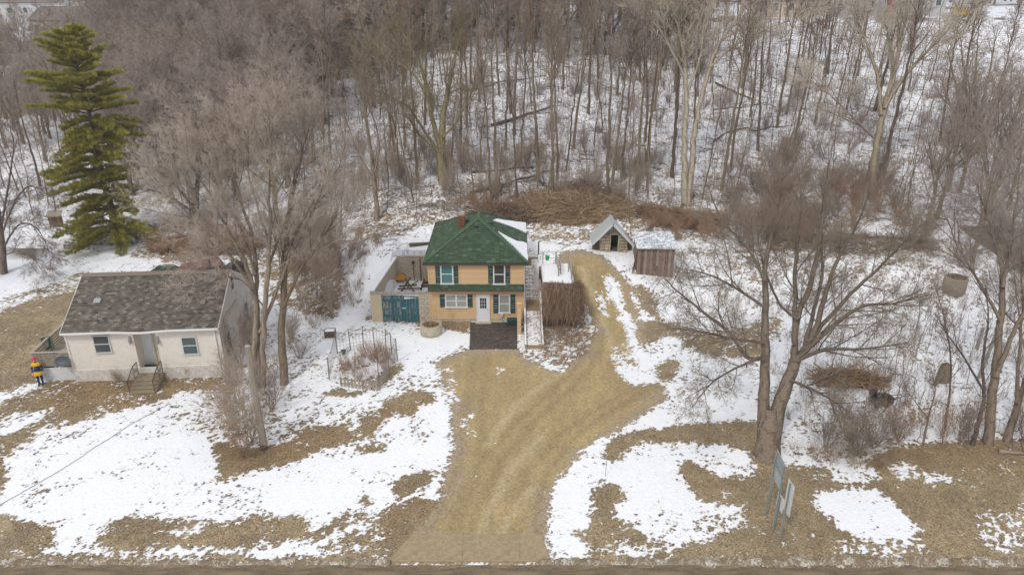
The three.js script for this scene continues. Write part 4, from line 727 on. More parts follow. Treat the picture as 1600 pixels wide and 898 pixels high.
  // gutter sagging a little, downspout
  { const g = new Kit(); const pts = []; for (let i = 0; i <= 16; i++) { const t = i / 16; pts.push(V(mix(-hw - ox, hw + ox, t), ye - 0.06 - 0.09 * Math.max(0, 1 - Math.abs(t - 0.5) * 6), ze + 0.06)); } for (let i = 0; i < 16; i++) g.beam(pts[i], pts[i + 1], 0.11, 0.1); g.build('gutter', mat(0.78, 0.77, 0.74, 0.4), roof); const x = hw - 0.22; new Kit().box(0.09, ye - 0.3, 0.07, x, (ye - 0.3) / 2 + 0.1, 0.08).beam(V(x, ye - 0.1, ze + 0.02), V(x, ye - 0.3, 0.08), 0.08, 0.07).build('downspout', mat(0.78, 0.77, 0.74, 0.4), c); }
  // roof vents and flue
  const onRoof = (u, v) => { let lo = 0, hi = 1; for (let i = 0; i < 30; i++) { const t = (lo + hi) / 2, z = mix(ze, ridgeZ, t), q = L(u, v, z); if (q.y > mix(ye, ridge, t)) lo = t; else hi = t; } return L(u, v, mix(ze, ridgeZ, lo)); };
  { const p = onRoof(152, 472); new Kit().rbox(0.42, 0.2, 0.34, p.x, p.y + 0.06, p.z, 0.03, 0, 0.5).build('roof_vent', mat(0.32, 0.35, 0.36, 0.5), roof); const q = onRoof(317, 474); new Kit().rbox(0.3, 0.14, 0.3, q.x, q.y + 0.06, q.z, 0.03, 0, 0.5).build('roof_vent', mat(0.25, 0.18, 0.14, 0.7), roof); const f = L(329, 424, ridgeZ - 0.6); new Kit().cyl(0.06, 0.06, 1.0, f.x, ridge + 0.05, f.z, 10).box(0.34, 0.05, 0.12, f.x - 0.08, ridge + 0.55, f.z).build('flue_pipe', mat(0.08, 0.075, 0.07, 0.7), roof); }
  // windows
  const frame = mat(0.62, 0.62, 0.6, 0.5), mkGlass = (r, g, b) => new THREE.MeshPhysicalMaterial({ color: C(r, g, b), roughness: 0.06 });
  let p = L(149.5, 551), q = L(169, 522.8); windowUnit(c, p.x, q.x, p.y, q.y, 0.02, { frame, trim: 0.06, glass: mkGlass(0.075, 0.085, 0.09) });
  p = L(287, 553.3); q = L(306, 525); windowUnit(c, p.x, q.x, p.y, q.y, 0.02, { frame, trim: 0.06, glass: mkGlass(0.07, 0.11, 0.105) });
  { // gable windows on the right end
    const gw = (z, y, ww, hh, dark) => { const fr = new Kit().box(0.06, hh, 0.06, hw + 0.14, y, z - ww / 2).box(0.06, hh, 0.06, hw + 0.14, y, z + ww / 2).box(0.06, 0.06, ww + 0.06, hw + 0.14, y + hh / 2, z).box(0.08, 0.06, ww + 0.1, hw + 0.145, y - hh / 2, z).box(0.05, 0.04, ww, hw + 0.135, y, z).build('window', frame, c); for (const s of [-1, 1]) new Kit().box(0.012, hh / 2 - 0.05, ww - 0.06, hw + 0.125, y + s * hh / 4, z).build('pane', mkGlass(0.05, 0.045, 0.045), fr); };
    gw(-1.15, 1.75, 0.75, 1.25); gw(-5.6, 1.75, 0.75, 1.3); gw(-3.5, eave + 1.25, 0.6, 0.95);
    new Kit().box(0.12, 0.12, 3.2, hw + 0.2, eave - 0.1, -2.2).build('drain_pipe', mat(0.5, 0.45, 0.38, 0.6), c);
  }
  // door in the alcove, mat, lamps
  { const zb = -0.2 - ad, d0 = L(222, 560, zb).x, d1 = L(245.5, 560, zb).x, k = new Kit(), h = ay1 - ay0 - 0.06, mx = (d0 + d1) / 2; k.box(0.08, h, 0.08, d0 + 0.04, ay0 + h / 2, zb + 0.045).box(0.08, h, 0.08, d1 - 0.04, ay0 + h / 2, zb + 0.045).box(d1 - d0, 0.08, 0.08, mx, ay0 + h, zb + 0.045); k.build('door_frame', mat(0.62, 0.52, 0.36, 0.6), c);
    const dr = new Kit().box(d1 - d0 - 0.18, h - 0.06, 0.05, mx, ay0 + h / 2, zb + 0.03).box(0.26, 0.6, 0.012, mx - 0.16, ay0 + 0.5, zb + 0.06).box(0.26, 0.6, 0.012, mx + 0.16, ay0 + 0.5, zb + 0.06).box(0.26, 0.7, 0.012, mx - 0.16, ay0 + 1.35, zb + 0.06).box(0.26, 0.7, 0.012, mx + 0.16, ay0 + 1.35, zb + 0.06).build('door', mat(0.70, 0.73, 0.75, 0.45), c); new Kit().ball(0.04, d0 + 0.16, ay0 + 1.0, zb + 0.1).ball(0.03, d0 + 0.16, ay0 + 1.15, zb + 0.09).build('handle', mat(0.5, 0.36, 0.1, 0.3, { metalness: 0.7 }), dr);
    new Kit().box(ax1 - ax0, ay0, ad + 0.18, (ax0 + ax1) / 2, ay0 / 2, -0.1 - ad / 2).build('landing', M.concrete, c); new Kit().box(d1 - d0, 0.03, 0.5, mx, ay0 + 0.02, -0.45).build('door_mat', mat(0.03, 0.035, 0.045, 1), c);
    for (const u of [203, 246.5]) { const g = L(u, 530); new Kit().rbox(0.12, 0.2, 0.06, g.x, g.y + 0.1, 0.06, 0.02).cyl(0.06, 0.1, 0.26, g.x, g.y - 0.12, 0.14, 10).build('wall_lamp', mat(0.34, 0.32, 0.29, 0.4), c); } }
  { // concrete steps and iron rails
    const s = thing('front_steps', c.localToWorld(V((ax0 + ax1) / 2, 0, 0.06)), turn); tag(s, 'concrete front steps with black iron handrails at the cream cottage', 'steps');
    const wd = 1.55, top = ay0 - 0.12, g0 = -0.25; for (let i = 0; i < 4; i++) { const h = top * (1 - i / 4.2); new Kit().rbox(wd - 0.005 * i, h - g0, i ? 0.3 : 0.9, -0.02, (h + g0) / 2, i ? 0.9 + 0.3 * (i - 0.5) : 0.45, 0.02).build('step', mat(0.34, 0.28, 0.19, 0.95, { map: concreteMap }), s); }
    for (const x of [-0.72, 0.72]) { const k = new Kit(), y = top, f = mat(0.06, 0.03, 0.025, 0.6); k.rod(V(x, y, 0.15), V(x, y + 0.85, 0.15), 0.022).rod(V(x, y, 0.75), V(x, y + 0.85, 0.75), 0.022).rod(V(x, y + 0.85, 0.15), V(x, y + 0.85, 0.75), 0.025).rod(V(x, y + 0.85, 0.75), V(x, 0.85, 1.75), 0.025).rod(V(x, 0.1, 1.75), V(x, 0.85, 1.75), 0.022); for (let i = 1; i < 5; i++) k.rod(V(x, y, 0.15 + 0.12 * i), V(x, y + 0.85, 0.15 + 0.12 * i), 0.01); for (let i = 1; i < 7; i++) { const t = i / 7; k.rod(V(x, mix(y, 0.1, t), mix(0.75, 1.75, t)), V(x, mix(y + 0.85, 0.85, t), mix(0.75, 1.75, t)), 0.01); } k.add(new THREE.TorusGeometry(0.12, 0.012, 6, 14).rotateY(Math.PI / 2).translate(x, y + 0.45, 0.45)); k.build('handrail', f, s); }
  }
  { // side deck with railing, white skirting
    const f0 = L(61, 599, -0.3), dz = -0.3, x0 = L(59, 590, dz).x, x1 = -hw - 0.05, fl = 0.95, zb = -4.6;
    const d = thing('side_deck', c.localToWorld(V(x1, 0, dz)), turn); tag(d, 'weathered grey wooden deck with slatted railing at the cottage end', 'deck'); const wd = x1 - x0;
    const nb = 17; for (let i = 0; i < nb; i++) new Kit().box(wd, 0.03, (dz - zb) / nb - 0.012, -wd / 2, fl, -(i + 0.5) * (dz - zb) / nb).build('floor_board', i % 3 ? M.greyWood : M.oldWood, d);
    new Kit().box(wd, 0.9, 0.03, -wd / 2, 0.42, 0.02).build('skirting', mat(0.72, 0.73, 0.74, 0.7, { map: stainMap }), d); new Kit().box(0.03, 0.9, dz === zb ? 1 : dz - zb, -wd + 0.02, 0.42, -(dz - zb) / 2).build('skirting', M.greyWood, d);
    for (let i = 0; i < 5; i++) new Kit().box(wd - 0.1, 0.12, 0.028, -wd / 2, fl + 0.12 + i * 0.17, 0.03).build('rail_slat', M.oldWood, d);
    for (let i = 0; i < 5; i++) new Kit().box(0.028, 0.12, dz - zb - 0.1, -wd, fl + 0.12 + i * 0.17, -(dz - zb) / 2).build('rail_slat', M.oldWood, d);
    new Kit().box(wd + 0.1, 0.04, 0.14, -wd / 2, fl + 0.98, 0.02).build('top_rail', M.greyWood, d); new Kit().box(0.14, 0.04, dz - zb, -wd, fl + 0.985, -(dz - zb) / 2).build('top_rail', M.greyWood, d);
    for (const [x, z] of [[-wd + 0.02, 0], [-wd / 2, 0], [-0.08, 0], [-wd + 0.02, zb / 2], [-wd + 0.02, zb + 0.3]]) new Kit().box(0.1, fl + 1.0, 0.1, x, (fl + 1.0) / 2 - 0.02, z - 0.045).build('post', M.greyWood, d);
    const s = L(98, 565, 0.1), dish = thing('satellite_dish', c.localToWorld(V(s.x, s.y, 0.05)), turn); tag(dish, 'dark grey satellite dish on the deck railing', 'satellite dish');
    const prof = []; for (let i = 0; i <= 8; i++) { const r = 0.4 * i / 8; prof.push(new THREE.Vector2(r, r * r * 0.5)); } for (let i = 8; i >= 0; i--) { const r = 0.4 * i / 8; prof.push(new THREE.Vector2(r, r * r * 0.5 - 0.02)); } const lg = new THREE.LatheGeometry(prof, 24); lg.scale(1.12, 1, 0.85); lg.rotateX(0.95); lg.translate(0, 0.05, 0.12); new Kit().add(lg).build('reflector', mat(0.055, 0.065, 0.085, 0.5), dish); new Kit().rod(V(0, -0.25, 0.02), V(0, 0.0, 0.1), 0.03).rod(V(0, -0.25, 0.1), V(0.02, -0.12, 0.6), 0.018).build('arm', M.galv, dish); new Kit().rbox(0.12, 0.08, 0.1, 0.02, -0.1, 0.62, 0.02).build('receiver', mat(0.65, 0.66, 0.66, 0.5), dish);
    const gq = c.localToWorld(V(L(75, 548, -2.0).x, fl + 0.02, -2.0)), ch = thing('garden_chair', gq, 0.6); tag(ch, 'dark green folding chair on the grey deck', 'chair'); new Kit().rbox(0.5, 0.05, 0.45, 0, 0.42, 0, 0.02).build('seat', mat(0.02, 0.09, 0.075, 0.7), ch); new Kit().rbox(0.5, 0.55, 0.05, 0, 0.75, -0.25, 0.02, 0, -0.2).build('backrest', mat(0.02, 0.09, 0.075, 0.7), ch); for (const x of [-0.22, 0.22]) for (const z of [-0.2, 0.2]) new Kit().rod(V(x, 0, z * 1.2), V(x, 0.42, z), 0.018).build('leg', M.black, ch);
  }
}
// ---------------------------------------------------------------- root cellar with a steep tin roof
{
  const a = at(937, 393), b = at(981, 393), d = -(a.z + b.z) / 2, g = Math.min(a.y, b.y), cx = (a.x + b.x) / 2, q = (u, v) => { const p = onPlane(u, v, d); return [p.x - cx, p.y - g]; };
  const c = thing('root_cellar', V(cx, g, -d)); tag(c, 'small old stone-fronted cellar hut with a steep pale tin gable roof', 'hut');
  const [lx, ly] = q(924.5, 378), [rx, ry] = q(991, 381.5), [tx, ty] = q(957.7, 346), [wx0] = q(937, 390), [wx1] = q(981, 390), deep = 1.55, R = rng(9);
  const doorX0 = q(953, 390)[0], doorX1 = q(966, 390)[0], doorH = q(958, 368.5)[1], wh = q(958, 365)[1];
  const stone = mat(0.45, 0.38, 0.27, 0.95, { map: concreteMap }), dark = M.darkWood;
  for (const [x0, x1] of [[wx0, doorX0], [doorX1, wx1]]) { const w = new Kit().box(x1 - x0 - 0.04, wh, 0.3, (x0 + x1) / 2, wh / 2 - 0.1, -0.2).build('wall', mat(0.2, 0.16, 0.11, 1, { map: concreteMap }), c); for (let r = 0; r < 6; r++) { let x = x0; while (x < x1 - 0.08) { const l = Math.min(0.2 + 0.3 * R(), x1 - x), h = wh / 6; new Kit().rbox(l - 0.025, h - 0.03, 0.12, x + l / 2, (r + 0.5) * h - 0.08, -0.02 + 0.03 * R(), 0.025).build('stone', R() < 0.4 ? M.concrete : stone, w); x += l; } } }
  const gab = new Kit(); const n = 6; for (let i = 0; i < n; i++) { const y = wh + (ty - wh - 0.15) * (i + 0.5) / n, t = (y - ly) / (ty - ly), x0 = mix(lx, tx, t) + 0.12, x1 = mix(rx, tx, t) - 0.12; if (x1 - x0 < 0.1) continue; new Kit().box(x1 - x0, (ty - wh) / n - 0.03, 0.04, (x0 + x1) / 2, y, -0.12 + 0.02 * R()).build('gable_board', i % 2 ? M.oldWood : M.greyWood, c); }
  for (const s of [0, 1]) { const x0 = s ? wx1 : lx + 0.1, x1 = s ? rx - 0.1 : wx0; new Kit().box(x1 - x0, 0.9, 0.1, (x0 + x1) / 2, 0.5, -0.35).build('side_board', dark, c); }
  new Kit().box(wx1 - wx0 + 0.1, 0.14, 0.2, (wx0 + wx1) / 2, doorH + 0.14, -0.12).build('lintel', M.oldWood, c);
  for (const x of [doorX0, doorX1]) new Kit().box(0.08, doorH + 0.05, 0.14, x, doorH / 2, -0.05).build('door_post', M.greyWood, c);
  new Kit().box(doorX1 - doorX0 + 0.5, doorH + 0.4, 0.05, (doorX0 + doorX1) / 2, doorH / 2 - 0.1, -1.9).box(doorX1 - doorX0 + 0.3, 0.05, 1.9, (doorX0 + doorX1) / 2, 0.1, -1.0).box(0.05, doorH, 1.7, doorX0 - 0.1, doorH / 2, -1.0).box(0.05, doorH, 1.7, doorX1 + 0.1, doorH / 2, -1.0).box(0.8, 0.05, 1.8, (doorX0 + doorX1) / 2, doorH + 0.05, -1.05).build('passage', M.darkIn, c);
  const tin = mat(0.60, 0.64, 0.65, 0.4, { metalness: 0.3, map: stainMap }), z0 = 0.35;
  for (const [ex, ey, s] of [[lx, ly, -1], [rx, ry, 1]]) { const p = s < 0 ? [V(ex, ey, z0), V(tx, ty, z0), V(tx, ty, -deep), V(ex, ey, -deep)].reverse() : [V(ex, ey, z0), V(ex, ey, -deep), V(tx, ty, -deep), V(tx, ty, z0)]; const sheet = new Kit().slab(p, 0.05).build('roof', tin, c), rib = new Kit(); for (let i = 0; i <= 8; i++) { const z = mix(z0 - 0.04, -deep + 0.04, i / 8); rib.beam(V(ex, ey + 0.02, z), V(tx, ty + 0.02, z), 0.05, 0.04); } rib.build('rib', tin, sheet); new Kit().beam(V(ex - s * 0.0, ey - 0.08, z0 + 0.02), V(tx, ty - 0.08, z0 + 0.02), 0.05, 0.2).build('barge_board', mat(0.62, 0.65, 0.65, 0.5), sheet); }
  new Kit().box(0.24, 0.04, z0 + deep, tx, ty + 0.04, (z0 - deep) / 2).build('ridge_cap', mat(0.45, 0.5, 0.52, 0.4, { metalness: 0.4 }), c);
}
// ---------------------------------------------------------------- plank shed
{
  const a = at(995, 429.5), b = at(1051, 433), d = -(a.z + b.z) / 2, cx = (a.x + b.x) / 2, g = Math.min(a.y, b.y) - 0.05, w = b.x - a.x, q = (u, v, dd = d) => { const p = onPlane(u, v, dd); return [p.x - cx, p.y - g]; };
  const s = thing('plank_shed', V(cx, g, -d), -Math.atan2(a.y - b.y, 6)); tag(s, 'narrow leaning reddish plank shed with a snow-dusted tin roof', 'shed');
  const h = q(1022, 387)[1], deep = 2.6, R = rng(31), n = 12, hb = q(1022, 363, d + deep + 0.2)[1];
  new Kit().box(w - 0.1, h - 0.1, 0.04, 0, h / 2, -0.08).box(0.04, h - 0.1, deep, -w / 2 + 0.06, h / 2, -deep / 2).box(0.04, h - 0.1, deep, w / 2 - 0.06, h / 2, -deep / 2).box(w, hb - 0.1, 0.04, 0, hb / 2, -deep).build('frame', M.darkIn, s);
  const reds = [mat(0.36, 0.245, 0.19, 0.95, { map: grainMap }), mat(0.28, 0.175, 0.135, 0.95, { map: grainMap }), mat(0.42, 0.34, 0.27, 0.95, { map: grainMap }), mat(0.22, 0.14, 0.105, 0.95, { map: grainMap })];
  for (let i = 0; i < n; i++) { const x = -w / 2 + (i + 0.5) * w / n, low = i === 6 ? 0.95 : 0.02 + 0.08 * R(), top = i === 6 ? 1.6 : h; new Kit().box(w / n - 0.018, h - low, 0.028, x, (h + low) / 2, -0.02 + 0.012 * R()).build('plank', reds[(i * 7) % 4], s); if (i === 6) new Kit().box(w / n - 0.03, 0.35, 0.028, x, 0.2, -0.015).build('plank', reds[1], s); }
  for (const sd of [-1, 1]) for (let i = 0; i < 9; i++) new Kit().box(0.028, mix(h, hb, (i + 0.5) / 9) - 0.05, deep / 9 - 0.018, sd * (w / 2), mix(h, hb, (i + 0.5) / 9) / 2, -(i + 0.5) * deep / 9 - 0.05).build('plank', reds[(i * 3) % 4], s);
  new Kit().box(w + 0.2, 0.12, 0.05, 0, h - 0.02, 0.14).build('fascia', M.greyWood, s);
  const p = [V(-w / 2 - 0.15, h + 0.04, 0.25), V(w / 2 + 0.2, h + 0.04, 0.25), V(w / 2 + 0.05, hb + 0.1, -deep - 0.15), V(-w / 2 - 0.15, hb + 0.1, -deep - 0.15)];
  const snowTin = tex(256, (u, v) => mix3([0.33, 0.37, 0.40], [0.87, 0.88, 0.9], sm(0.5, 0.62, 0.6 * nz(NA, u, v) + 0.4 * nz(NB, u, v))), { m: 2.6 });
  const roof = new Kit().slab(p, 0.05).build('roof', mat(1, 1, 1, 0.6, { map: snowTin }), s); const rb = new Kit(); for (let i = 0; i <= 10; i++) rb.beam(p[0].clone().lerp(p[1], i / 10).add(V(0, 0.012, 0)), p[3].clone().lerp(p[2], i / 10).add(V(0, 0.012, 0)), 0.03, 0.03); rb.build('rib', mat(0.6, 0.63, 0.65, 0.5), roof);
  { const b0 = at(990, 424), l = thing('leaning_boards', b0); tag(l, 'dark boards leaning against the left side of the plank shed', 'boards'); for (let i = 0; i < 4; i++) new Kit().beam(V(-0.1 + 0.1 * i, 0, 0.1 - 0.3 * i), V(0.25 + 0.05 * i, 2.1, -0.3 * i), 0.12, 0.03).build('board', M.darkWood, l); }
}
// ---------------------------------------------------------------- road signs seen from the side
{
  const p1 = at(1197, 804), p2 = at(1207.5, 830), p3 = at(1218, 847), gal = M.galv, back = mat(0.5, 0.53, 0.54, 0.5, { metalness: 0.35, map: stainMap });
  const hAt = (p, v) => { let lo = 0, hi = 8; for (let i = 0; i < 30; i++) { const m = (lo + hi) / 2, q = V(p.x, p.y + m, p.z), c = EYE - q.y, D = -q.z, dep = D * cp + c * sp, y = 449 + FOCAL * (c * cp - D * sp) / dep; if (y > v) lo = m; else hi = m; } return lo; };
  const H1 = hAt(p1, 707), H2 = hAt(p2, 727), lo2 = hAt(p2, 755), mid = hAt(p2, 747), s = thing('road_sign', p1.clone()), o = p2.clone().sub(p1);
  tag(s, 'large two-post road sign of grey metal seen almost edge-on', 'road sign');
  const ch = (k, p, h, t = 0.06) => k.box(t, h, 0.012, p.x, p.y + h / 2 - 0.15, p.z).box(0.012, h, t * 0.7, p.x - t / 2, p.y + h / 2 - 0.15, p.z + t * 0.3).box(0.012, h, t * 0.7, p.x + t / 2, p.y + h / 2 - 0.15, p.z + t * 0.3);
  for (const [p, h] of [[V(), H1], [o, H2]]) ch(new Kit(), p, h + 0.15).build('post', gal, s);
  const len = Math.hypot(o.x, o.z), ry = Math.atan2(o.x, o.z), top = Math.min(H1, H2) - 0.02, pan = (h, y, w, x = 0.05) => new Kit().rbox(0.012, h, w, o.x / 2 + x, y, o.z / 2, 0.005, ry);
  pan(H2 - mid - 0.06, (H2 + mid) / 2 + 0.03, len + 0.18).build('panel', back, s); pan(mid - lo2 - 0.1 + 0.55, (mid + lo2) / 2 - 0.28, len + 0.1).build('panel', back, s);
  for (const y of [H2 - 0.15, mid + 0.08]) new Kit().box(0.04, 0.06, len + 0.15, o.x / 2 - 0.03, y, o.z / 2, ry).build('brace', mat(0.2, 0.24, 0.26, 0.5), s);
  const t = thing('road_sign', p3.clone()), H3 = hAt(p3, 753), lo3 = hAt(p3, 803); tag(t, 'narrow single-post road sign nearest the road, seen edge-on', 'road sign');
  ch(new Kit(), V(), H3 + 0.1).build('post', gal, t); new Kit().rbox(0.012, H3 - lo3 - 0.1, 0.62, 0.05, (H3 + lo3) / 2 + 0.05, 0.05, 0.005, 0.08).build('panel', mat(0.66, 0.68, 0.69, 0.5, { map: stainMap }), t);
  const w = thing('road_sign', at(1213, 822)); tag(w, 'small pale sign panel behind the two-post road sign', 'road sign'); new Kit().rbox(0.012, 0.75, 0.62, 0, 1.35, 0, 0.005, 0.1).build('panel', mat(0.72, 0.74, 0.74, 0.5, { map: stainMap }), w); ch(new Kit(), V(-0.04, 0, 0), 1.8, 0.05).build('post', gal, w);
  { const m = at(946, 744), k = thing('marker_stake', m); tag(k, 'thin grey marker stake in the snow right of the drive', 'stake'); new Kit().rod(V(0, -0.1, 0), V(0.02, 1.25, 0), 0.014).build('stake', M.steel, k); new Kit().box(0.05, 0.09, 0.012, 0.02, 1.22, 0.014).build('reflector', mat(0.4, 0.4, 0.42, 0.4), k); }
}
// ---------------------------------------------------------------- bare wooden pole and the cable on the snow
{
  const b = at(412, 701), p = thing('wooden_pole', b); tag(p, 'pale bare wooden pole standing in the thicket', 'pole'); const h = 6.1;
  const T = new Tree(), pts = [], r = []; for (let i = 0; i <= 8; i++) { pts.push(V(0.02 * Math.sin(i), -0.2 + (h + 0.2) * i / 8, 0)); r.push(mix(0.2, 0.14, i / 8)); } T.tube(pts, r, 14); T.build('shaft', mat(0.43, 0.37, 0.29, 0.95, { map: grainMap, bumpMap: barkBump, bumpScale: 0.01 }), p); new Kit().add(new THREE.ConeGeometry(0.145, 0.1, 14).translate(0, h + 0.05, 0)).build('top', M.greyWood, p); new Kit().cyl(0.215, 0.2, 0.5, 0, 0.1, 0, 14).build('foot', M.darkWood, p);
  const line = [[-60, 826], [0, 789], [60, 755], [110, 725], [160, 692], [210, 660], [262, 632]].map(([u, v]) => at(u, v).add(V(0, 0.035, 0))), cv = new THREE.CatmullRomCurve3(line), c = new Tree(), P = cv.getPoints(80), R = rng(4); for (const q of P) { q.x += 0.05 * (R() - 0.5); q.y = land(q.x, -q.z) + 0.035; } c.tube(P, P.map(() => 0.011), 6);
  const m = shadows(new THREE.Mesh(c.geometry(), M.black)); m.name = 'fallen_cable'; scene.add(m); tag(m, 'thin black cable lying across the snowy left lawn', 'cable');
}
// ---------------------------------------------------------------- wire-fenced garden with a bit of picket fence
{
  const f = thing('garden_fence', V(0, 0, 0)); tag(f, 'sagging wire fence on grey posts around a weedy garden plot', 'fence');
  const posts = [[514, 593], [527, 552], [548, 547], [567.5, 543], [585, 543], [603, 546], [612, 552], [621, 563], [607, 584], [592, 604]].map(([u, v]) => at(u, v)), R = rng(70), tops = posts.map(p => p.clone().add(V((R() - 0.5) * 0.12, 1.5 + 0.1 * R(), (R() - 0.5) * 0.1)));
  posts.forEach((p, i) => new Kit().rod(p.clone().add(V(0, -0.1, 0)), tops[i], 0.036, 0.032).build('post', mat(0.2, 0.19, 0.17, 0.7), f));
  const wire = new Kit(); for (let i = 0; i < posts.length - 1; i++) { const a = posts[i], b = posts[i + 1], A = tops[i], B = tops[i + 1], n = Math.max(3, Math.round(a.distanceTo(b) / 0.22)); for (let r = 0; r <= 6; r++) for (let s = 0; s < 3; s++) { const t = r / 6, q = k => a.clone().lerp(A, t).lerp(b.clone().lerp(B, t), k).add(V(0, -0.25 * Math.sin(Math.PI * k) * t * t, 0)); wire.rod(q(s / 3), q((s + 1) / 3), r === 6 ? 0.013 : 0.006, r === 6 ? 0.013 : 0.006, 3); } for (let k = 1; k < n; k++) { const q = k / n; wire.rod(a.clone().lerp(b, q), A.clone().lerp(B, q).add(V(0, -0.25 * Math.sin(Math.PI * q), 0)), 0.008, 0.008, 3); } } wire.build('wire_mesh', mat(0.2, 0.175, 0.15, 0.7), f, 'stuff');
  const pk = thing('picket_fence', V(0, 0, 0)), l = [[531, 603], [592, 611], [607, 586]].map(([u, v]) => at(u, v)); tag(pk, 'low weathered picket fence at the front of the garden plot', 'fence');
  for (let s = 0; s < 2; s++) { const a = l[s], b = l[s + 1], n = Math.round(a.distanceTo(b) / 0.24), ry = Math.atan2(-(b.z - a.z), b.x - a.x); for (let i = 0; i < n; i++) { const p = a.clone().lerp(b, (i + 0.5) / n), g = new THREE.ExtrudeGeometry(new THREE.Shape([[-0.06, 0], [0.06, 0], [0.06, 0.6], [0, 0.72], [-0.06, 0.6]].map(q => new THREE.Vector2(...q))), { depth: 0.022, bevelEnabled: false }); g.rotateZ((R() - 0.5) * 0.12); g.rotateY(ry); g.translate(p.x, land(p.x, -p.z) - 0.02, p.z); new Kit().add(g).build('picket', i % 3 ? mat(0.5, 0.45, 0.34, 0.9, { map: grainMap }) : M.oldWood, pk); } for (const y of [0.2, 0.5]) new Kit().beam(a.clone().add(V(0, y, -0.03)), b.clone().add(V(0, y, -0.03)), 0.03, 0.07).build('rail', M.oldWood, pk); }
  { const p = at(516, 525), b = thing('wooden_crate', p, 0.1); tag(b, 'small weathered wooden box by the back of the garden fence', 'crate'); for (const [x, z, w, d] of [[0, 0.28, 0.72, 0.04], [0, -0.28, 0.72, 0.04], [0.34, 0, 0.04, 0.5], [-0.34, 0, 0.04, 0.5]]) new Kit().box(w, 0.45, d, x, 0.25, z).build('side', M.darkWood, b); new Kit().box(0.64, 0.04, 0.52, 0, 0.42, 0).build('snow_fill', M.snow, b); }
  { const p = at(537, 553), b = thing('green_pot', p); tag(b, 'tiny green flower pot inside the wire-fenced garden', 'pot'); new Kit().add(new THREE.LatheGeometry([[0.1, 0], [0.15, 0.26], [0.17, 0.28], [0.14, 0.28], [0.1, 0.05], [0, 0.05]].map(q => new THREE.Vector2(...q)), 16)).build('pot', mat(0.02, 0.2, 0.1, 0.6), b); new Kit().cyl(0.13, 0.13, 0.03, 0, 0.2, 0, 12).build('soil', mat(0.1, 0.07, 0.04, 1), b); }
}
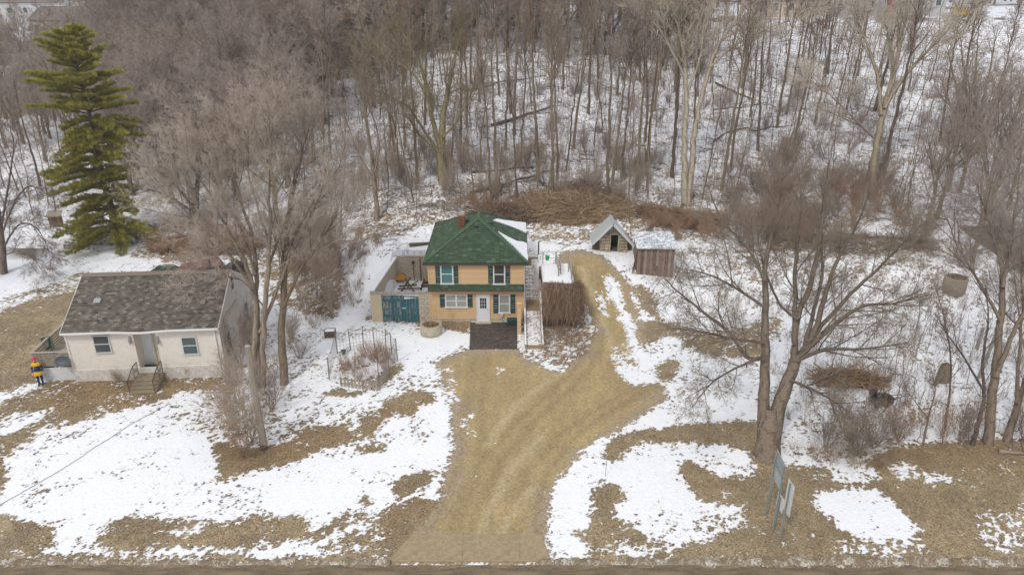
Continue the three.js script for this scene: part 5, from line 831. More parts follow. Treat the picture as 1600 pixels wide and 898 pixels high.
// ---------------------------------------------------------------- cars behind the cottage
{
  const car = (name, label, p, turn, paint, kind) => {
    const c = thing(name, p, turn); tag(c, label, 'car'); const m = mat(...paint, 0.3), L = kind.len ?? 4.4, W = 1.76;
    const prof = kind.van ? [[-L / 2, 0.35], [-L / 2, 1.0], [-L / 2 + 0.9, 1.15], [-L / 2 + 1.5, 1.72], [L / 2 - 0.25, 1.75], [L / 2, 1.1], [L / 2, 0.35]] : [[-L / 2, 0.35], [-L / 2, 0.72], [-L / 2 + 1.15, 0.92], [-L / 2 + 1.9, 1.38], [L / 2 - 1.5, 1.42], [L / 2 - 0.7, 0.98], [L / 2, 0.9], [L / 2, 0.35]];
    const s = new THREE.Shape(prof.map(q => new THREE.Vector2(...q))), g = new THREE.ExtrudeGeometry(s, { depth: W - 0.24, bevelEnabled: true, bevelThickness: 0.12, bevelSize: 0.1, bevelSegments: 3 }); g.translate(0, 0, -W / 2 + 0.12); new Kit().add(g).build('body', m, c);
    const gl = new THREE.MeshPhysicalMaterial({ color: C(0.03, 0.035, 0.04), roughness: 0.08 }), roofY = kind.van ? 1.7 : 1.38, x0 = kind.van ? -L / 2 + 1.25 : -L / 2 + 1.5, x1 = kind.van ? L / 2 - 0.35 : L / 2 - 1.15;
    for (const z of [-1, 1]) for (const [a, b] of [[x0 + 0.25, (x0 + x1) / 2 - 0.05], [(x0 + x1) / 2 + 0.05, x1 - 0.1]]) new Kit().box(b - a, 0.34, 0.02, (a + b) / 2, roofY - 0.25, z * (W / 2 + 0.004)).build('side_window', gl, c);
    new Kit().slab([V(x0 - 0.1, roofY - 0.42, -0.7), V(x0 - 0.1, roofY - 0.42, 0.7), V(x0 + 0.42, roofY - 0.02, 0.62), V(x0 + 0.42, roofY - 0.02, -0.62)], 0.06).build('windscreen', gl, c);
    new Kit().slab([V(x1 + 0.34, roofY - 0.42, 0.7), V(x1 + 0.34, roofY - 0.42, -0.7), V(x1 - 0.22, roofY + 0.06, -0.62), V(x1 - 0.22, roofY + 0.06, 0.62)], 0.06).build('rear_window', gl, c);
    for (const x of [-L / 2 + 0.85, L / 2 - 0.85]) for (const z of [-1, 1]) { const w = new Kit().add(new THREE.TorusGeometry(0.24, 0.09, 8, 18).translate(x, 0.33, z * (W / 2 - 0.06))).build('wheel', M.rubber, c); new Kit().add(new THREE.CylinderGeometry(0.18, 0.18, 0.1, 14).rotateX(Math.PI / 2).translate(x, 0.33, z * (W / 2 - 0.06))).build('rim', M.steel, w); }
    for (const z of [-0.6, 0.6]) { new Kit().rbox(0.06, 0.14, 0.3, -L / 2 - 0.06, 0.68, z, 0.03).build('headlight', mat(0.7, 0.7, 0.68, 0.2), c); new Kit().rbox(0.06, 0.14, 0.26, L / 2 + 0.06, 0.78, z, 0.03).build('tail_light', mat(0.3, 0.02, 0.02, 0.3), c); }
    if (kind.snow) { const sn = new Kit(); const q = new THREE.SphereGeometry(1, 20, 12); q.scale(1.0, 0.13, 0.72); q.translate((x0 + x1) / 2, roofY + 0.07, 0); sn.add(q); const h = new THREE.SphereGeometry(1, 16, 10); h.scale(0.62, 0.12, 0.74); h.translate(-L / 2 + 0.65, 0.86, 0); sn.add(h); sn.build('snow', M.snow, c); }
    return c;
  };
  const spot = (u, v, h) => { const p = atHeight(u, v, h); p.y = land(p.x, -p.z); return p; };
  car('parked_car', 'dark green car behind the cottage ridge, only its roof showing', spot(250, 421, 1.42), 0.15, [0.02, 0.05, 0.04], {});
  car('parked_car', 'rusty brown van behind the cottage ridge', spot(303, 416, 1.7), 0.6, [0.17, 0.085, 0.06], { van: 1 });
  car('parked_car', 'snow-covered dark car behind the right end of the cottage ridge', spot(340, 414, 1.45), 1.1, [0.05, 0.045, 0.045], { snow: 1 });
}
// ---------------------------------------------------------------- a person in blue and yellow beside the deck
{
  const base = at(64, 600), P = thing('person', base, 0.3); tag(P, 'person standing in dark blue with yellow shoulders and hem, pink hat', 'person');
  const field = (bones, lo, hi, res) => { // smooth union of tapered capsules, meshed
    const mc = new MarchingCubes(res, new THREE.MeshBasicMaterial(), false, false, 200000), S_ = hi.clone().sub(lo), size = Math.max(S_.x, S_.y, S_.z), c = lo.clone().add(hi).multiplyScalar(0.5), k = 0.035, q = V(), ab = V();
    for (let z = 0; z < res; z++) for (let y = 0; y < res; y++) for (let x = 0; x < res; x++) {
      const px_ = c.x + ((x - res / 2) / (res / 2)) * size / 2, py = c.y + ((y - res / 2) / (res / 2)) * size / 2, pz = c.z + ((z - res / 2) / (res / 2)) * size / 2; let d = 9;
      for (const [a, b, ra, rb] of bones) { ab.copy(b).sub(a); q.set(px_, py, pz).sub(a); const t = clamp(q.dot(ab) / (ab.lengthSq() || 1)); const e = q.addScaledVector(ab, -t).length() - mix(ra, rb, t); if (Math.abs(d - e) < k) { const h = 0.5 + 0.5 * (e - d) / k; d = mix(e, d, h) - k * h * (1 - h); } else d = Math.min(d, e); }
      mc.field[z * res * res + y * res + x] = -d;
    }
    mc.isolation = 0; mc.update(); const n = mc.count, g = new THREE.BufferGeometry(), p = mc.positionArray.slice(0, n * 3), nn = mc.normalArray.slice(0, n * 3);
    for (let i = 0; i < n; i++) { p[3 * i] = p[3 * i] * size / 2 + c.x; p[3 * i + 1] = p[3 * i + 1] * size / 2 + c.y; p[3 * i + 2] = p[3 * i + 2] * size / 2 + c.z; }
    g.setAttribute('position', new THREE.BufferAttribute(p, 3)); g.setAttribute('normal', new THREE.BufferAttribute(nn, 3)); return g;
  };
  const b = (x0, y0, z0, x1, y1, z1, r0, r1) => [V(x0, y0, z0), V(x1, y1, z1), r0, r1], kit = new Kit();
  const body = [b(-0.1, 0.05, 0.02, -0.1, 0.48, 0, 0.055, 0.07), b(-0.1, 0.48, 0, -0.09, 0.92, 0, 0.075, 0.1), b(0.1, 0.05, 0.02, 0.1, 0.48, 0, 0.055, 0.07), b(0.1, 0.48, 0, 0.09, 0.92, 0, 0.075, 0.1), b(-0.1, 0.04, 0, -0.11, 0.04, 0.17, 0.05, 0.045), b(0.1, 0.04, 0, 0.11, 0.04, 0.17, 0.05, 0.045), b(-0.06, 0.95, 0, 0.06, 0.95, 0, 0.13, 0.13), b(0, 0.95, 0, 0, 1.35, 0, 0.14, 0.15), b(-0.15, 1.42, 0, 0.15, 1.42, 0, 0.075, 0.075), b(0, 1.42, 0, 0, 1.58, 0.01, 0.06, 0.055), b(-0.19, 1.42, 0, -0.26, 1.13, 0.02, 0.055, 0.045), b(-0.26, 1.13, 0.02, -0.25, 0.9, 0.1, 0.043, 0.032), b(0.19, 1.42, 0, 0.27, 1.13, 0.02, 0.055, 0.045), b(0.27, 1.13, 0.02, 0.3, 0.92, 0.12, 0.043, 0.032)];
  kit.add(field(body, V(-0.4, -0.02, -0.4), V(0.4, 1.65, 0.4), 88));
  const skin = new Kit().add(field([b(0, 1.66, 0.01, 0, 1.73, 0, 0.085, 0.095), b(0, 1.615, 0.055, 0, 1.61, 0.06, 0.045, 0.04), b(0, 1.67, 0.09, 0, 1.645, 0.112, 0.012, 0.016), b(-0.1, 1.67, 0, -0.1, 1.69, -0.01, 0.014, 0.02), b(0.1, 1.67, 0, 0.1, 1.69, -0.01, 0.014, 0.02), b(0, 1.55, 0.01, 0, 1.62, 0.01, 0.052, 0.055)], V(-0.14, 1.5, -0.14), V(0.14, 1.84, 0.16), 56));
  for (const s of [-1, 1]) { const w = s < 0 ? V(-0.25, 0.9, 0.1) : V(0.3, 0.92, 0.12), bones = [[w, w.clone().add(V(0, -0.07, 0.02)), 0.026, 0.03]]; for (let i = 0; i < 4; i++) { const k = w.clone().add(V((i - 1.5) * 0.017, -0.085, 0.022)), l = [0.062, 0.078, 0.073, 0.055][i], m = k.clone().add(V(0, -l * 0.55, 0.008)), e = m.clone().add(V(0, -l * 0.4, 0.022)); bones.push([k, m, 0.0085, 0.008], [m, e, 0.008, 0.0065]); } bones.push([w.clone().add(V(-s * 0.02, -0.03, 0.03)), w.clone().add(V(-s * 0.04, -0.07, 0.055)), 0.011, 0.009], [w.clone().add(V(-s * 0.04, -0.07, 0.055)), w.clone().add(V(-s * 0.035, -0.1, 0.065)), 0.009, 0.007]); skin.add(field(bones, w.clone().add(V(-0.1, -0.19, -0.04)), w.clone().add(V(0.1, 0.03, 0.16)), 48)); }
  kit.build('body', mat(0.012, 0.035, 0.13, 0.85), P); skin.build('head_and_hands', mat(0.55, 0.36, 0.27, 0.6), P);
  const yel = mat(0.75, 0.43, 0.015, 0.85); const lathe = (pts, sx, sz) => { const g = new THREE.LatheGeometry(pts.map(q => new THREE.Vector2(...q)), 28); g.scale(sx, 1, sz); return g; };
  new Kit().add(lathe([[0.085, 1.5], [0.16, 1.49], [0.22, 1.45], [0.245, 1.38], [0.24, 1.3], [0.22, 1.3], [0.22, 1.38]], 1.08, 0.78)).build('shoulder_cape', yel, P); new Kit().add(lathe([[0.2, 0.93], [0.25, 0.86], [0.285, 0.70], [0.275, 0.70], [0.24, 0.86]], 1.02, 0.84)).build('hem', yel, P); new Kit().add(lathe([[0.19, 1.0], [0.215, 0.98], [0.215, 0.93], [0.19, 0.93]], 1, 0.8)).build('belt', mat(0.02, 0.03, 0.07, 0.8), P);
  const pink = mat(0.62, 0.04, 0.16, 0.9); new Kit().add(lathe([[0, 1.885], [0.045, 1.875], [0.09, 1.83], [0.11, 1.76], [0.112, 1.73], [0.122, 1.725], [0.122, 1.70], [0.108, 1.70]], 1, 1.05)).ball(0.035, 0, 1.9, 0).build('hat', pink, P); for (const x of [-0.035, 0.035]) new Kit().ball(0.011, x, 1.685, 0.088).build('eye', M.black, P); new Kit().box(0.045, 0.009, 0.01, 0, 1.615, 0.1).build('mouth', mat(0.35, 0.1, 0.09, 0.6), P);
}
// ---------------------------------------------------------------- scrap, stump, posts on the right yard
{
  { const p = at(1372, 630), s = thing('scrap_mower', p, 0.2); tag(s, 'black old garden machine with a round tank lying in the snow', 'machine'); new Kit().rbox(1.1, 0.5, 0.7, 0.1, 0.3, 0, 0.14).build('body', mat(0.03, 0.03, 0.033, 0.6), s); new Kit().rbox(0.36, 0.46, 0.6, 0.62, 0.26, 0.05, 0.06).build('bin', mat(0.035, 0.05, 0.085, 0.5), s); new Kit().ball(0.26, -0.42, 0.75, -0.05, 1, 0.9, 0.9).build('tank', mat(0.02, 0.018, 0.018, 0.4), s); new Kit().add(new THREE.TorusGeometry(0.22, 0.07, 8, 18).rotateY(0.4).translate(-0.35, 0.25, 0.38)).add(new THREE.TorusGeometry(0.22, 0.07, 8, 18).rotateY(0.2).translate(0.3, 0.22, 0.42)).build('wheel', M.rubber, s); for (const [a, q] of [[V(-0.2, 0.5, 0), V(1.35, 0.55, 0.2)], [V(0.2, 0.5, 0.1), V(0.3, 1.15, -0.2)], [V(0.3, 1.15, -0.2), V(0.05, 0.6, -0.1)], [V(0, 0.55, 0), V(0.75, 0.95, 0)]]) new Kit().rod(a, q, 0.025).build('bar', M.darkWood, s); }
  { const p = at(1490, 455), s = thing('concrete_drum', p); tag(s, 'big cut-off concrete cylinder standing in the snow at the wood edge', 'concrete cylinder'); new Kit().add(new THREE.LatheGeometry([[0.85, -0.2], [0.95, 0], [1.0, 0.5], [0.98, 1.28], [0.9, 1.36], [0.8, 1.36], [0.78, 1.2], [0, 1.2]].map(q => new THREE.Vector2(q[0] * 0.82, q[1] * 0.88)), 26)).build('shell', mat(0.36, 0.31, 0.235, 0.95, { map: concreteMap }), s); const R = rng(2), k = new Kit(); for (let i = 0; i < 120; i++) { const a = R() * 6.3, r = 0.66 * Math.sqrt(R()); k.box(0.25 * R() + 0.05, 0.05, 0.08, r * Math.cos(a), 1.09 + 0.13 * R(), r * Math.sin(a), R() * 3, R() - 0.5, R() - 0.5); } k.build('debris', mat(0.17, 0.12, 0.075, 1), s, 'stuff'); }
  { const p = at(1472, 595), s = thing('broken_stump', p, 0.3); tag(s, 'broken grey-brown stump leaning in the snow by the right trees', 'stump'); const T = new Tree(); T.tube([V(0, -0.2, 0), V(0.05, 0.5, 0), V(0.2, 1.05, -0.1), V(0.26, 1.2, -0.1)], [0.42, 0.36, 0.3, 0.05], 9); T.tube([V(-0.9, 0.0, 0.3), V(-0.4, 0.45, 0.15), V(0.05, 0.6, 0)], [0.12, 0.17, 0.2], 7); T.build('wood', bark(0.25, 0.19, 0.14, 0.03), s); }
  for (const [u, v, h, lean, l] of [[1530, 590, 3.6, 0.35, 'tall weathered leaning post in the right thicket'], [1527, 545, 1.6, 0.05, 'short grey stub post behind the right thicket']]) { const p = at(u, v), s = thing('old_post', p); tag(s, l, 'post'); new Kit().rod(V(0, -0.1, 0), V(lean, h, 0), 0.12, 0.1, 10).build('shaft', M.greyWood, s); }
  const log = (name, label, pts, r, m, lift = 0.5) => { const P = pts.map(([u, v]) => { const p = at(u, v); return V(p.x, p.y + r * lift, p.z); }), T = new Tree(), R = rng(P.length * 77 + Math.floor(r * 1000) + pts[0][0]), cv = new THREE.CatmullRomCurve3(P), Q = cv.getPoints(10); for (const q of Q) q.y = Math.max(q.y, land(q.x, -q.z) + r * lift); T.tube(Q, Q.map((_, i) => r * (1 - 0.5 * i / 10)), 8); const n = 4; for (let i = 0; i < (r > 0.17 ? 0 : n); i++) { const q = Q[3 + i * 2 > 10 ? 10 : 3 + i * 2]; T.tube([q, q.clone().add(V((R() - 0.5) * 1.2, 0.4 + R() * 0.8, (R() - 0.5) * 1.2))], [r * 0.35, 0.015], 4); } const o = shadows(new THREE.Mesh(T.geometry(), m)); o.name = numbered(name); scene.add(o); tag(o, label, 'log', 'fallen trunks on the wooded hill'); };
  const lm = bark(0.17, 0.125, 0.09, 0.02), lp = bark(0.36, 0.29, 0.22, 0.02);
  const logs = [[[735, 302], [800, 286], [862, 268], 'fallen trunk sloping up the hill above the green roof'], [[768, 197], [815, 183], [868, 166], 'thick dark fallen trunk high on the hill right of the mossy tree'], [[690, 152], [760, 136], [850, 118], 'long thin fallen trunk across the upper hill'], [[738, 270], [790, 266], [840, 262], 'level fallen log above the brush heap'], [[1118, 130], [1150, 145], [1175, 155], 'short dark log at the upper right hill'], [[1115, 172], [1160, 168], [1200, 160], 'thin log lying level on the upper right hill'], [[1115, 222], [1180, 205], [1240, 196], 'long slim log under the right hillside trees'], [[765, 318], [780, 300], [800, 288], 'bent grey log beside the brush heap'], [[1085, 306], [1060, 330], [1040, 345], 'log lying behind the tin-roofed huts'], [[835, 275], [850, 290], [862, 300], 'short log leaning on the brush heap'], [[1150, 395], [1230, 388], [1290, 380], 'pale log at the wood edge behind the big right tree'], [[1300, 378], [1370, 372], [1440, 376], 'long dark log at the far right edge of the wood'], [[1560, 707], [1600, 710], [1680, 712], 'pale log lying on the grass bank at the right edge'], [[1380, 645], [1390, 632], [1403, 620], 'thin stick log lying near the black garden machine'], [[1280, 605], [1300, 592], [1315, 583], 'pale split log on the brush by the big tree'], [[640, 385], [660, 383], [676, 381], 'flat brown log behind the enclosure wall']];
  logs.forEach(([a, b, c, l], i) => log('fallen_log', l, [a, b, c], [0.15, 0.2, 0.1, 0.12, 0.15, 0.1, 0.1, 0.13, 0.14, 0.12, 0.15, 0.16, 0.14, 0.05, 0.12, 0.2][i], i === 10 || i === 12 || i === 14 ? lp : lm));
}
// ---------------------------------------------------------------- trees
function heightTo(p, v) { let lo = 0, hi = 40; for (let i = 0; i < 40; i++) { const m = (lo + hi) / 2, c = EYE - p.y - m, D = -p.z, dep = D * cp + c * sp, y = H0 / 2 + FOCAL * (c * cp - D * sp) / dep; if (dep > 0 && y > v) lo = m; else hi = m; } return lo; }
const B = { grey: mossBark(0.31, 0.25, 0.18), brown: bark(0.265, 0.20, 0.14), dark: bark(0.19, 0.14, 0.10), pale: bark(0.47, 0.40, 0.31), moss: mossBark(0.33, 0.275, 0.165), tan: bark(0.30, 0.235, 0.17) };
const K = { mauve: mat(0.37, 0.295, 0.25, 0.95), grey: mat(0.42, 0.345, 0.295, 0.95), pale: mat(0.60, 0.52, 0.42, 0.95), brown: mat(0.29, 0.215, 0.16, 0.95), rust: mat(0.30, 0.19, 0.125, 0.95), tan: mat(0.45, 0.36, 0.275, 0.95), moss: mat(0.25, 0.20, 0.10, 0.95) };
function treeOf(name, fn, wm, fm) { const g = new THREE.Group(); g.name = name; const w = new Tree(), f = new Tree(); fn(w, f); if (w.i.length) w.build('trunk', wm, g); if (f.i.length) f.build('crown', fm, g); return g; }
const straight = (h, r, R, lean = 0.03, n = 5) => { const P = [], q = V(); const dx = (R() - 0.5) * 2 * lean, dz = (R() - 0.5) * 2 * lean; for (let i = 0; i <= n; i++) { const t = i / n; P.push(V(dx * h * t + (i ? (R() - 0.5) * 0.35 : 0), -0.25 + (h + 0.25) * t, dz * h * t + (i ? (R() - 0.5) * 0.35 : 0))); } return [P, [r * 1.25, r * 0.95, r * 0.8, r * 0.62, r * 0.4, 0.03]]; };
const protoTree = {};
{ // tall woodland trees with a high thin crown
  for (let i = 0; i < 6; i++) { const R = rng(900 + i), h = 17; protoTree['tall' + i] = treeOf('woodland_tree', (w, f) => { const [P, r] = straight(h, 0.13 + 0.025 * (i % 3), R, 0.075); const o = { kids: [0, 8, 8, 6], seg: [5, 4, 3, 2], wob: [0.1, 0.35, 0.45, 0.5], up: [0, 0.12, 0.07, 0.05], ang: [0.62, 0.7, 0.75, 0.7], len: [1, 0.5, 0.5, 0.55], abs: [3.9, null, null, null], from: [0.45, 0.25, 0.2, 0.15], sides: [7, 4, 3, 3], wood: 1, short: 0.55, min: 0.0105, thick: 0.02 }; o.abs = [3.8]; trunkTo(o, R, w, f, P, r, 0, 0.62, 19, 7); for (let k = 0; k < 5; k++) { const y = 3 + R() * 5, a = R() * 6.28; grow(o, R, w, f, P[1].clone().lerp(P[2], (y - 3) / 5), V(Math.cos(a), 0.5, Math.sin(a)).normalize(), 1 + R(), 0.025, 2); } }, [B.brown, B.grey, B.dark][i % 3], [K.mauve, K.brown, K.mauve, K.grey, K.brown, K.tan][i]); protoTree['tall' + i].userData.h = h; }
  for (let i = 0; i < 4; i++) { const R = rng(940 + i), h = 12; protoTree['slim' + i] = treeOf('woodland_sapling', (w, f) => { const [P, r] = straight(h, 0.07, R, 0.12); const o = { kids: [0, 7, 7], seg: [4, 3, 2], wob: [0.1, 0.4, 0.5], up: [0, 0.12, 0.06], ang: [0.6, 0.7, 0.7], len: [1, 0.5, 0.5], abs: [2.2], from: [0.4, 0.2, 0.15], sides: [5, 3, 3], wood: 0, short: 0.5, min: 0.0095, thick: 0.016 }; trunkTo(o, R, w, f, P, r, 0, 0.52, 20, 5); }, [B.grey, B.brown, B.dark, B.moss][i], [K.mauve, K.brown, K.grey, K.brown][i]); protoTree['slim' + i].userData.h = h; }
  for (let i = 0; i < 5; i++) { // broad rounded crowns
    const R = rng(970 + i), h = 14; protoTree['broad' + i] = treeOf('bare_tree', (w, f) => {
      const o = { kids: [0, 9, 9, 8], seg: [5, 5, 3, 2], wob: [0.1, 0.32, 0.45, 0.5], up: [0, 0.12, 0.03, 0.0], ang: [0.8, 0.75, 0.85, 0.85], len: [1, 0.46, 0.48, 0.6], abs: [7.6], from: [0.3, 0.22, 0.15, 0.1], sides: [7, 5, 3, 3], wood: 1, short: 0.45, min: 0.011, thick: 0.018 };
      const [P, r] = straight(h * 0.78, 0.26, R, 0.05); trunkTo(o, R, w, f, P, r, 0, 0.26, 12, 7);
    }, [B.grey, B.brown, B.dark, B.grey, B.tan][i], [K.mauve, K.grey, K.brown, K.mauve, K.tan][i]); protoTree['broad' + i].userData.h = h;
  }
}
const NOUN = { woodland_tree: 'tree', woodland_sapling: 'tree', bare_tree: 'tree' };
function plant(proto, p, h, turn, label, group, name, fat = 1) {
  const c = proto.clone(); c.name = numbered(name ?? proto.name); const s = h / proto.userData.h; c.scale.set(s * fat, s, s * fat); c.position.copy(p); c.rotation.y = turn; c.userData = {}; tag(c, label, 'tree', group); scene.add(c); return c;
}
const taken = []; const free = (p, r) => { for (const q of taken) if ((q.x - p.x) ** 2 + (q.z - p.z) ** 2 < r * r) return false; taken.push(p); return true; };
// ---- white pine
{
  const base = at(183, 378), h = heightTo(base, 38), R = rng(61), p = thing('pine_tree', base); tag(p, 'tall green pine with drooping layered boughs at the left', 'tree');
  const w = new Tree(), P = []; for (let i = 0; i <= 10; i++) P.push(V(0.12 * Math.sin(i * 1.3) - 0.0 * i, -0.2 + (h + 0.2) * i / 10, 0.1 * Math.cos(i))); w.tube(P, P.map((_, i) => mix(0.36, 0.04, i / 10)), 10);
  const tuft = (() => { const pos = [], nn = []; const RR = rng(8); for (let i = 0; i < 15; i++) { const a = RR() * 6.28, e = 0.15 + 1.0 * RR(), d = V(Math.cos(a) * Math.sin(e), Math.cos(e) * 1, Math.sin(a) * Math.sin(e)).normalize(), s = V().crossVectors(d, V(0.3, 0.2, 1)).normalize().multiplyScalar(0.012), L = 0.2 + 0.1 * RR(), o = d.clone().multiplyScalar(0.02); for (const q of [o.clone().add(s), o.clone().sub(s), d.clone().multiplyScalar(L)]) { pos.push(q.x, q.y, q.z); } } const g = new THREE.BufferGeometry(); g.setAttribute('position', new THREE.Float32BufferAttribute(pos, 3)); g.computeVertexNormals(); return g; })();
  const mats = [], cols = [], m4 = new THREE.Matrix4(), qq = new THREE.Quaternion(), UPV = V(0, 1, 0);
  const addTuft = (q, d, s) => { qq.setFromUnitVectors(UPV, d.clone().normalize()); m4.compose(q, qq, V(s, s, s)); mats.push(m4.clone()); const k = 0.6 + 0.7 * R(), y = R(); cols.push([mix(0.24, 0.46, y) * k, mix(0.24, 0.40, y) * k, mix(0.035, 0.07, y) * k]); };
  const spread = t => t < 0.08 ? 3.6 : t < 0.2 ? 4.3 : t < 0.4 ? 3.7 : t < 0.56 ? 3.5 : t < 0.62 ? 3.0 : t < 0.8 ? 4.1 - (t - 0.62) * 3 : t < 0.86 ? 2.3 : 2.5 * (1 - t) / 0.14 * 0.9 + 0.35;
  const nW = 25; let az = 1;
  for (let i = 0; i < nW; i++) { const t0 = 0.055 + 0.94 * Math.pow(i / nW, 1.0), n = i % 3 === 2 ? 5 : 7; az += 0.9;
    for (let j = 0; j < n; j++) {
      const t = Math.min(0.99, t0 + 0.03 * (R() - 0.5)), a = az + j / n * 6.283 + (R() - 0.5) * 0.6, side = Math.cos(a); let L = spread(t) * (0.5 + 0.62 * R()); if (t > 0.1 && t < 0.45 && side > 0.1) L *= 0.5; if (t > 0.24 && t < 0.5 && side < -0.2) L *= 1.12;
      const y = h * t, lift = (t > 0.8 ? 0.55 : t > 0.6 ? 0.28 : t < 0.2 ? -0.12 : 0.04) + 0.22 * (R() - 0.5), o = V(0, y, 0).add(V(0.1 * Math.sin(t * 13), 0, 0)), pts = [], m = 7;
      for (let k = 0; k <= m; k++) { const s = k / m; pts.push(o.clone().add(V(Math.cos(a + 0.15 * s) * L * s, L * (lift * s - 0.2 * s * s * (t < 0.6 ? 1 : 0.4) + 0.02), Math.sin(a + 0.15 * s) * L * s))); }
      w.tube(pts, pts.map((_, k) => mix(0.03 + 0.012 * L, 0.01, k / m)), 4);
      const ns = Math.round(5 + L * 3.4);
      for (let k = 0; k < ns; k++) { const s = 0.22 + 0.78 * (k + R()) / ns, idx = Math.min(m - 1, Math.floor(s * m)), q = pts[idx].clone().lerp(pts[idx + 1], s * m - idx), sd = k % 2 ? 1 : -1, d = V(Math.cos(a + sd * (0.85 - 0.3 * s)), 0.1 + 0.15 * R(), Math.sin(a + sd * (0.85 - 0.3 * s))), l = (0.35 + 0.28 * L * (1 - 0.75 * s)) * (0.7 + 0.6 * R()), e = q.clone().addScaledVector(d, l); w.tube([q, e], [0.012, 0.006], 3);
        const nt = Math.max(2, Math.round(l / 0.13)); for (let z = 0; z < nt; z++) { const f = (z + 0.7) / nt; for (let b = 0; b < 2; b++) addTuft(q.clone().lerp(e, f).add(V((R() - 0.5) * 0.18, (R() - 0.5) * 0.1, (R() - 0.5) * 0.18)), d.clone().add(V((R() - 0.5) * 0.9, 0.4 * R() + 0.15, (R() - 0.5) * 0.9)), 0.85 + 0.5 * R()); } }
      for (let k = 0; k < 5; k++) addTuft(pts[m].clone().add(V((R() - 0.5) * 0.2, (R() - 0.3) * 0.1, (R() - 0.5) * 0.2)), V(Math.cos(a) + (R() - 0.5), 0.5, Math.sin(a) + (R() - 0.5)), 1.1);
    } }
  for (let k = 0; k < 60; k++) addTuft(V((R() - 0.5) * 0.5, h - 1.2 * R(), (R() - 0.5) * 0.5), V(R() - 0.5, 0.8, R() - 0.5), 1.2);
  w.build('trunk', B.dark, p);
  const im = new THREE.InstancedMesh(tuft, mat(1, 1, 1, 0.7), mats.length); mats.forEach((m, i) => { im.setMatrixAt(i, m); im.setColorAt(i, C(...cols[i])); }); im.name = 'needles'; im.userData.kind = 'stuff'; shadows(im); p.add(im);
}
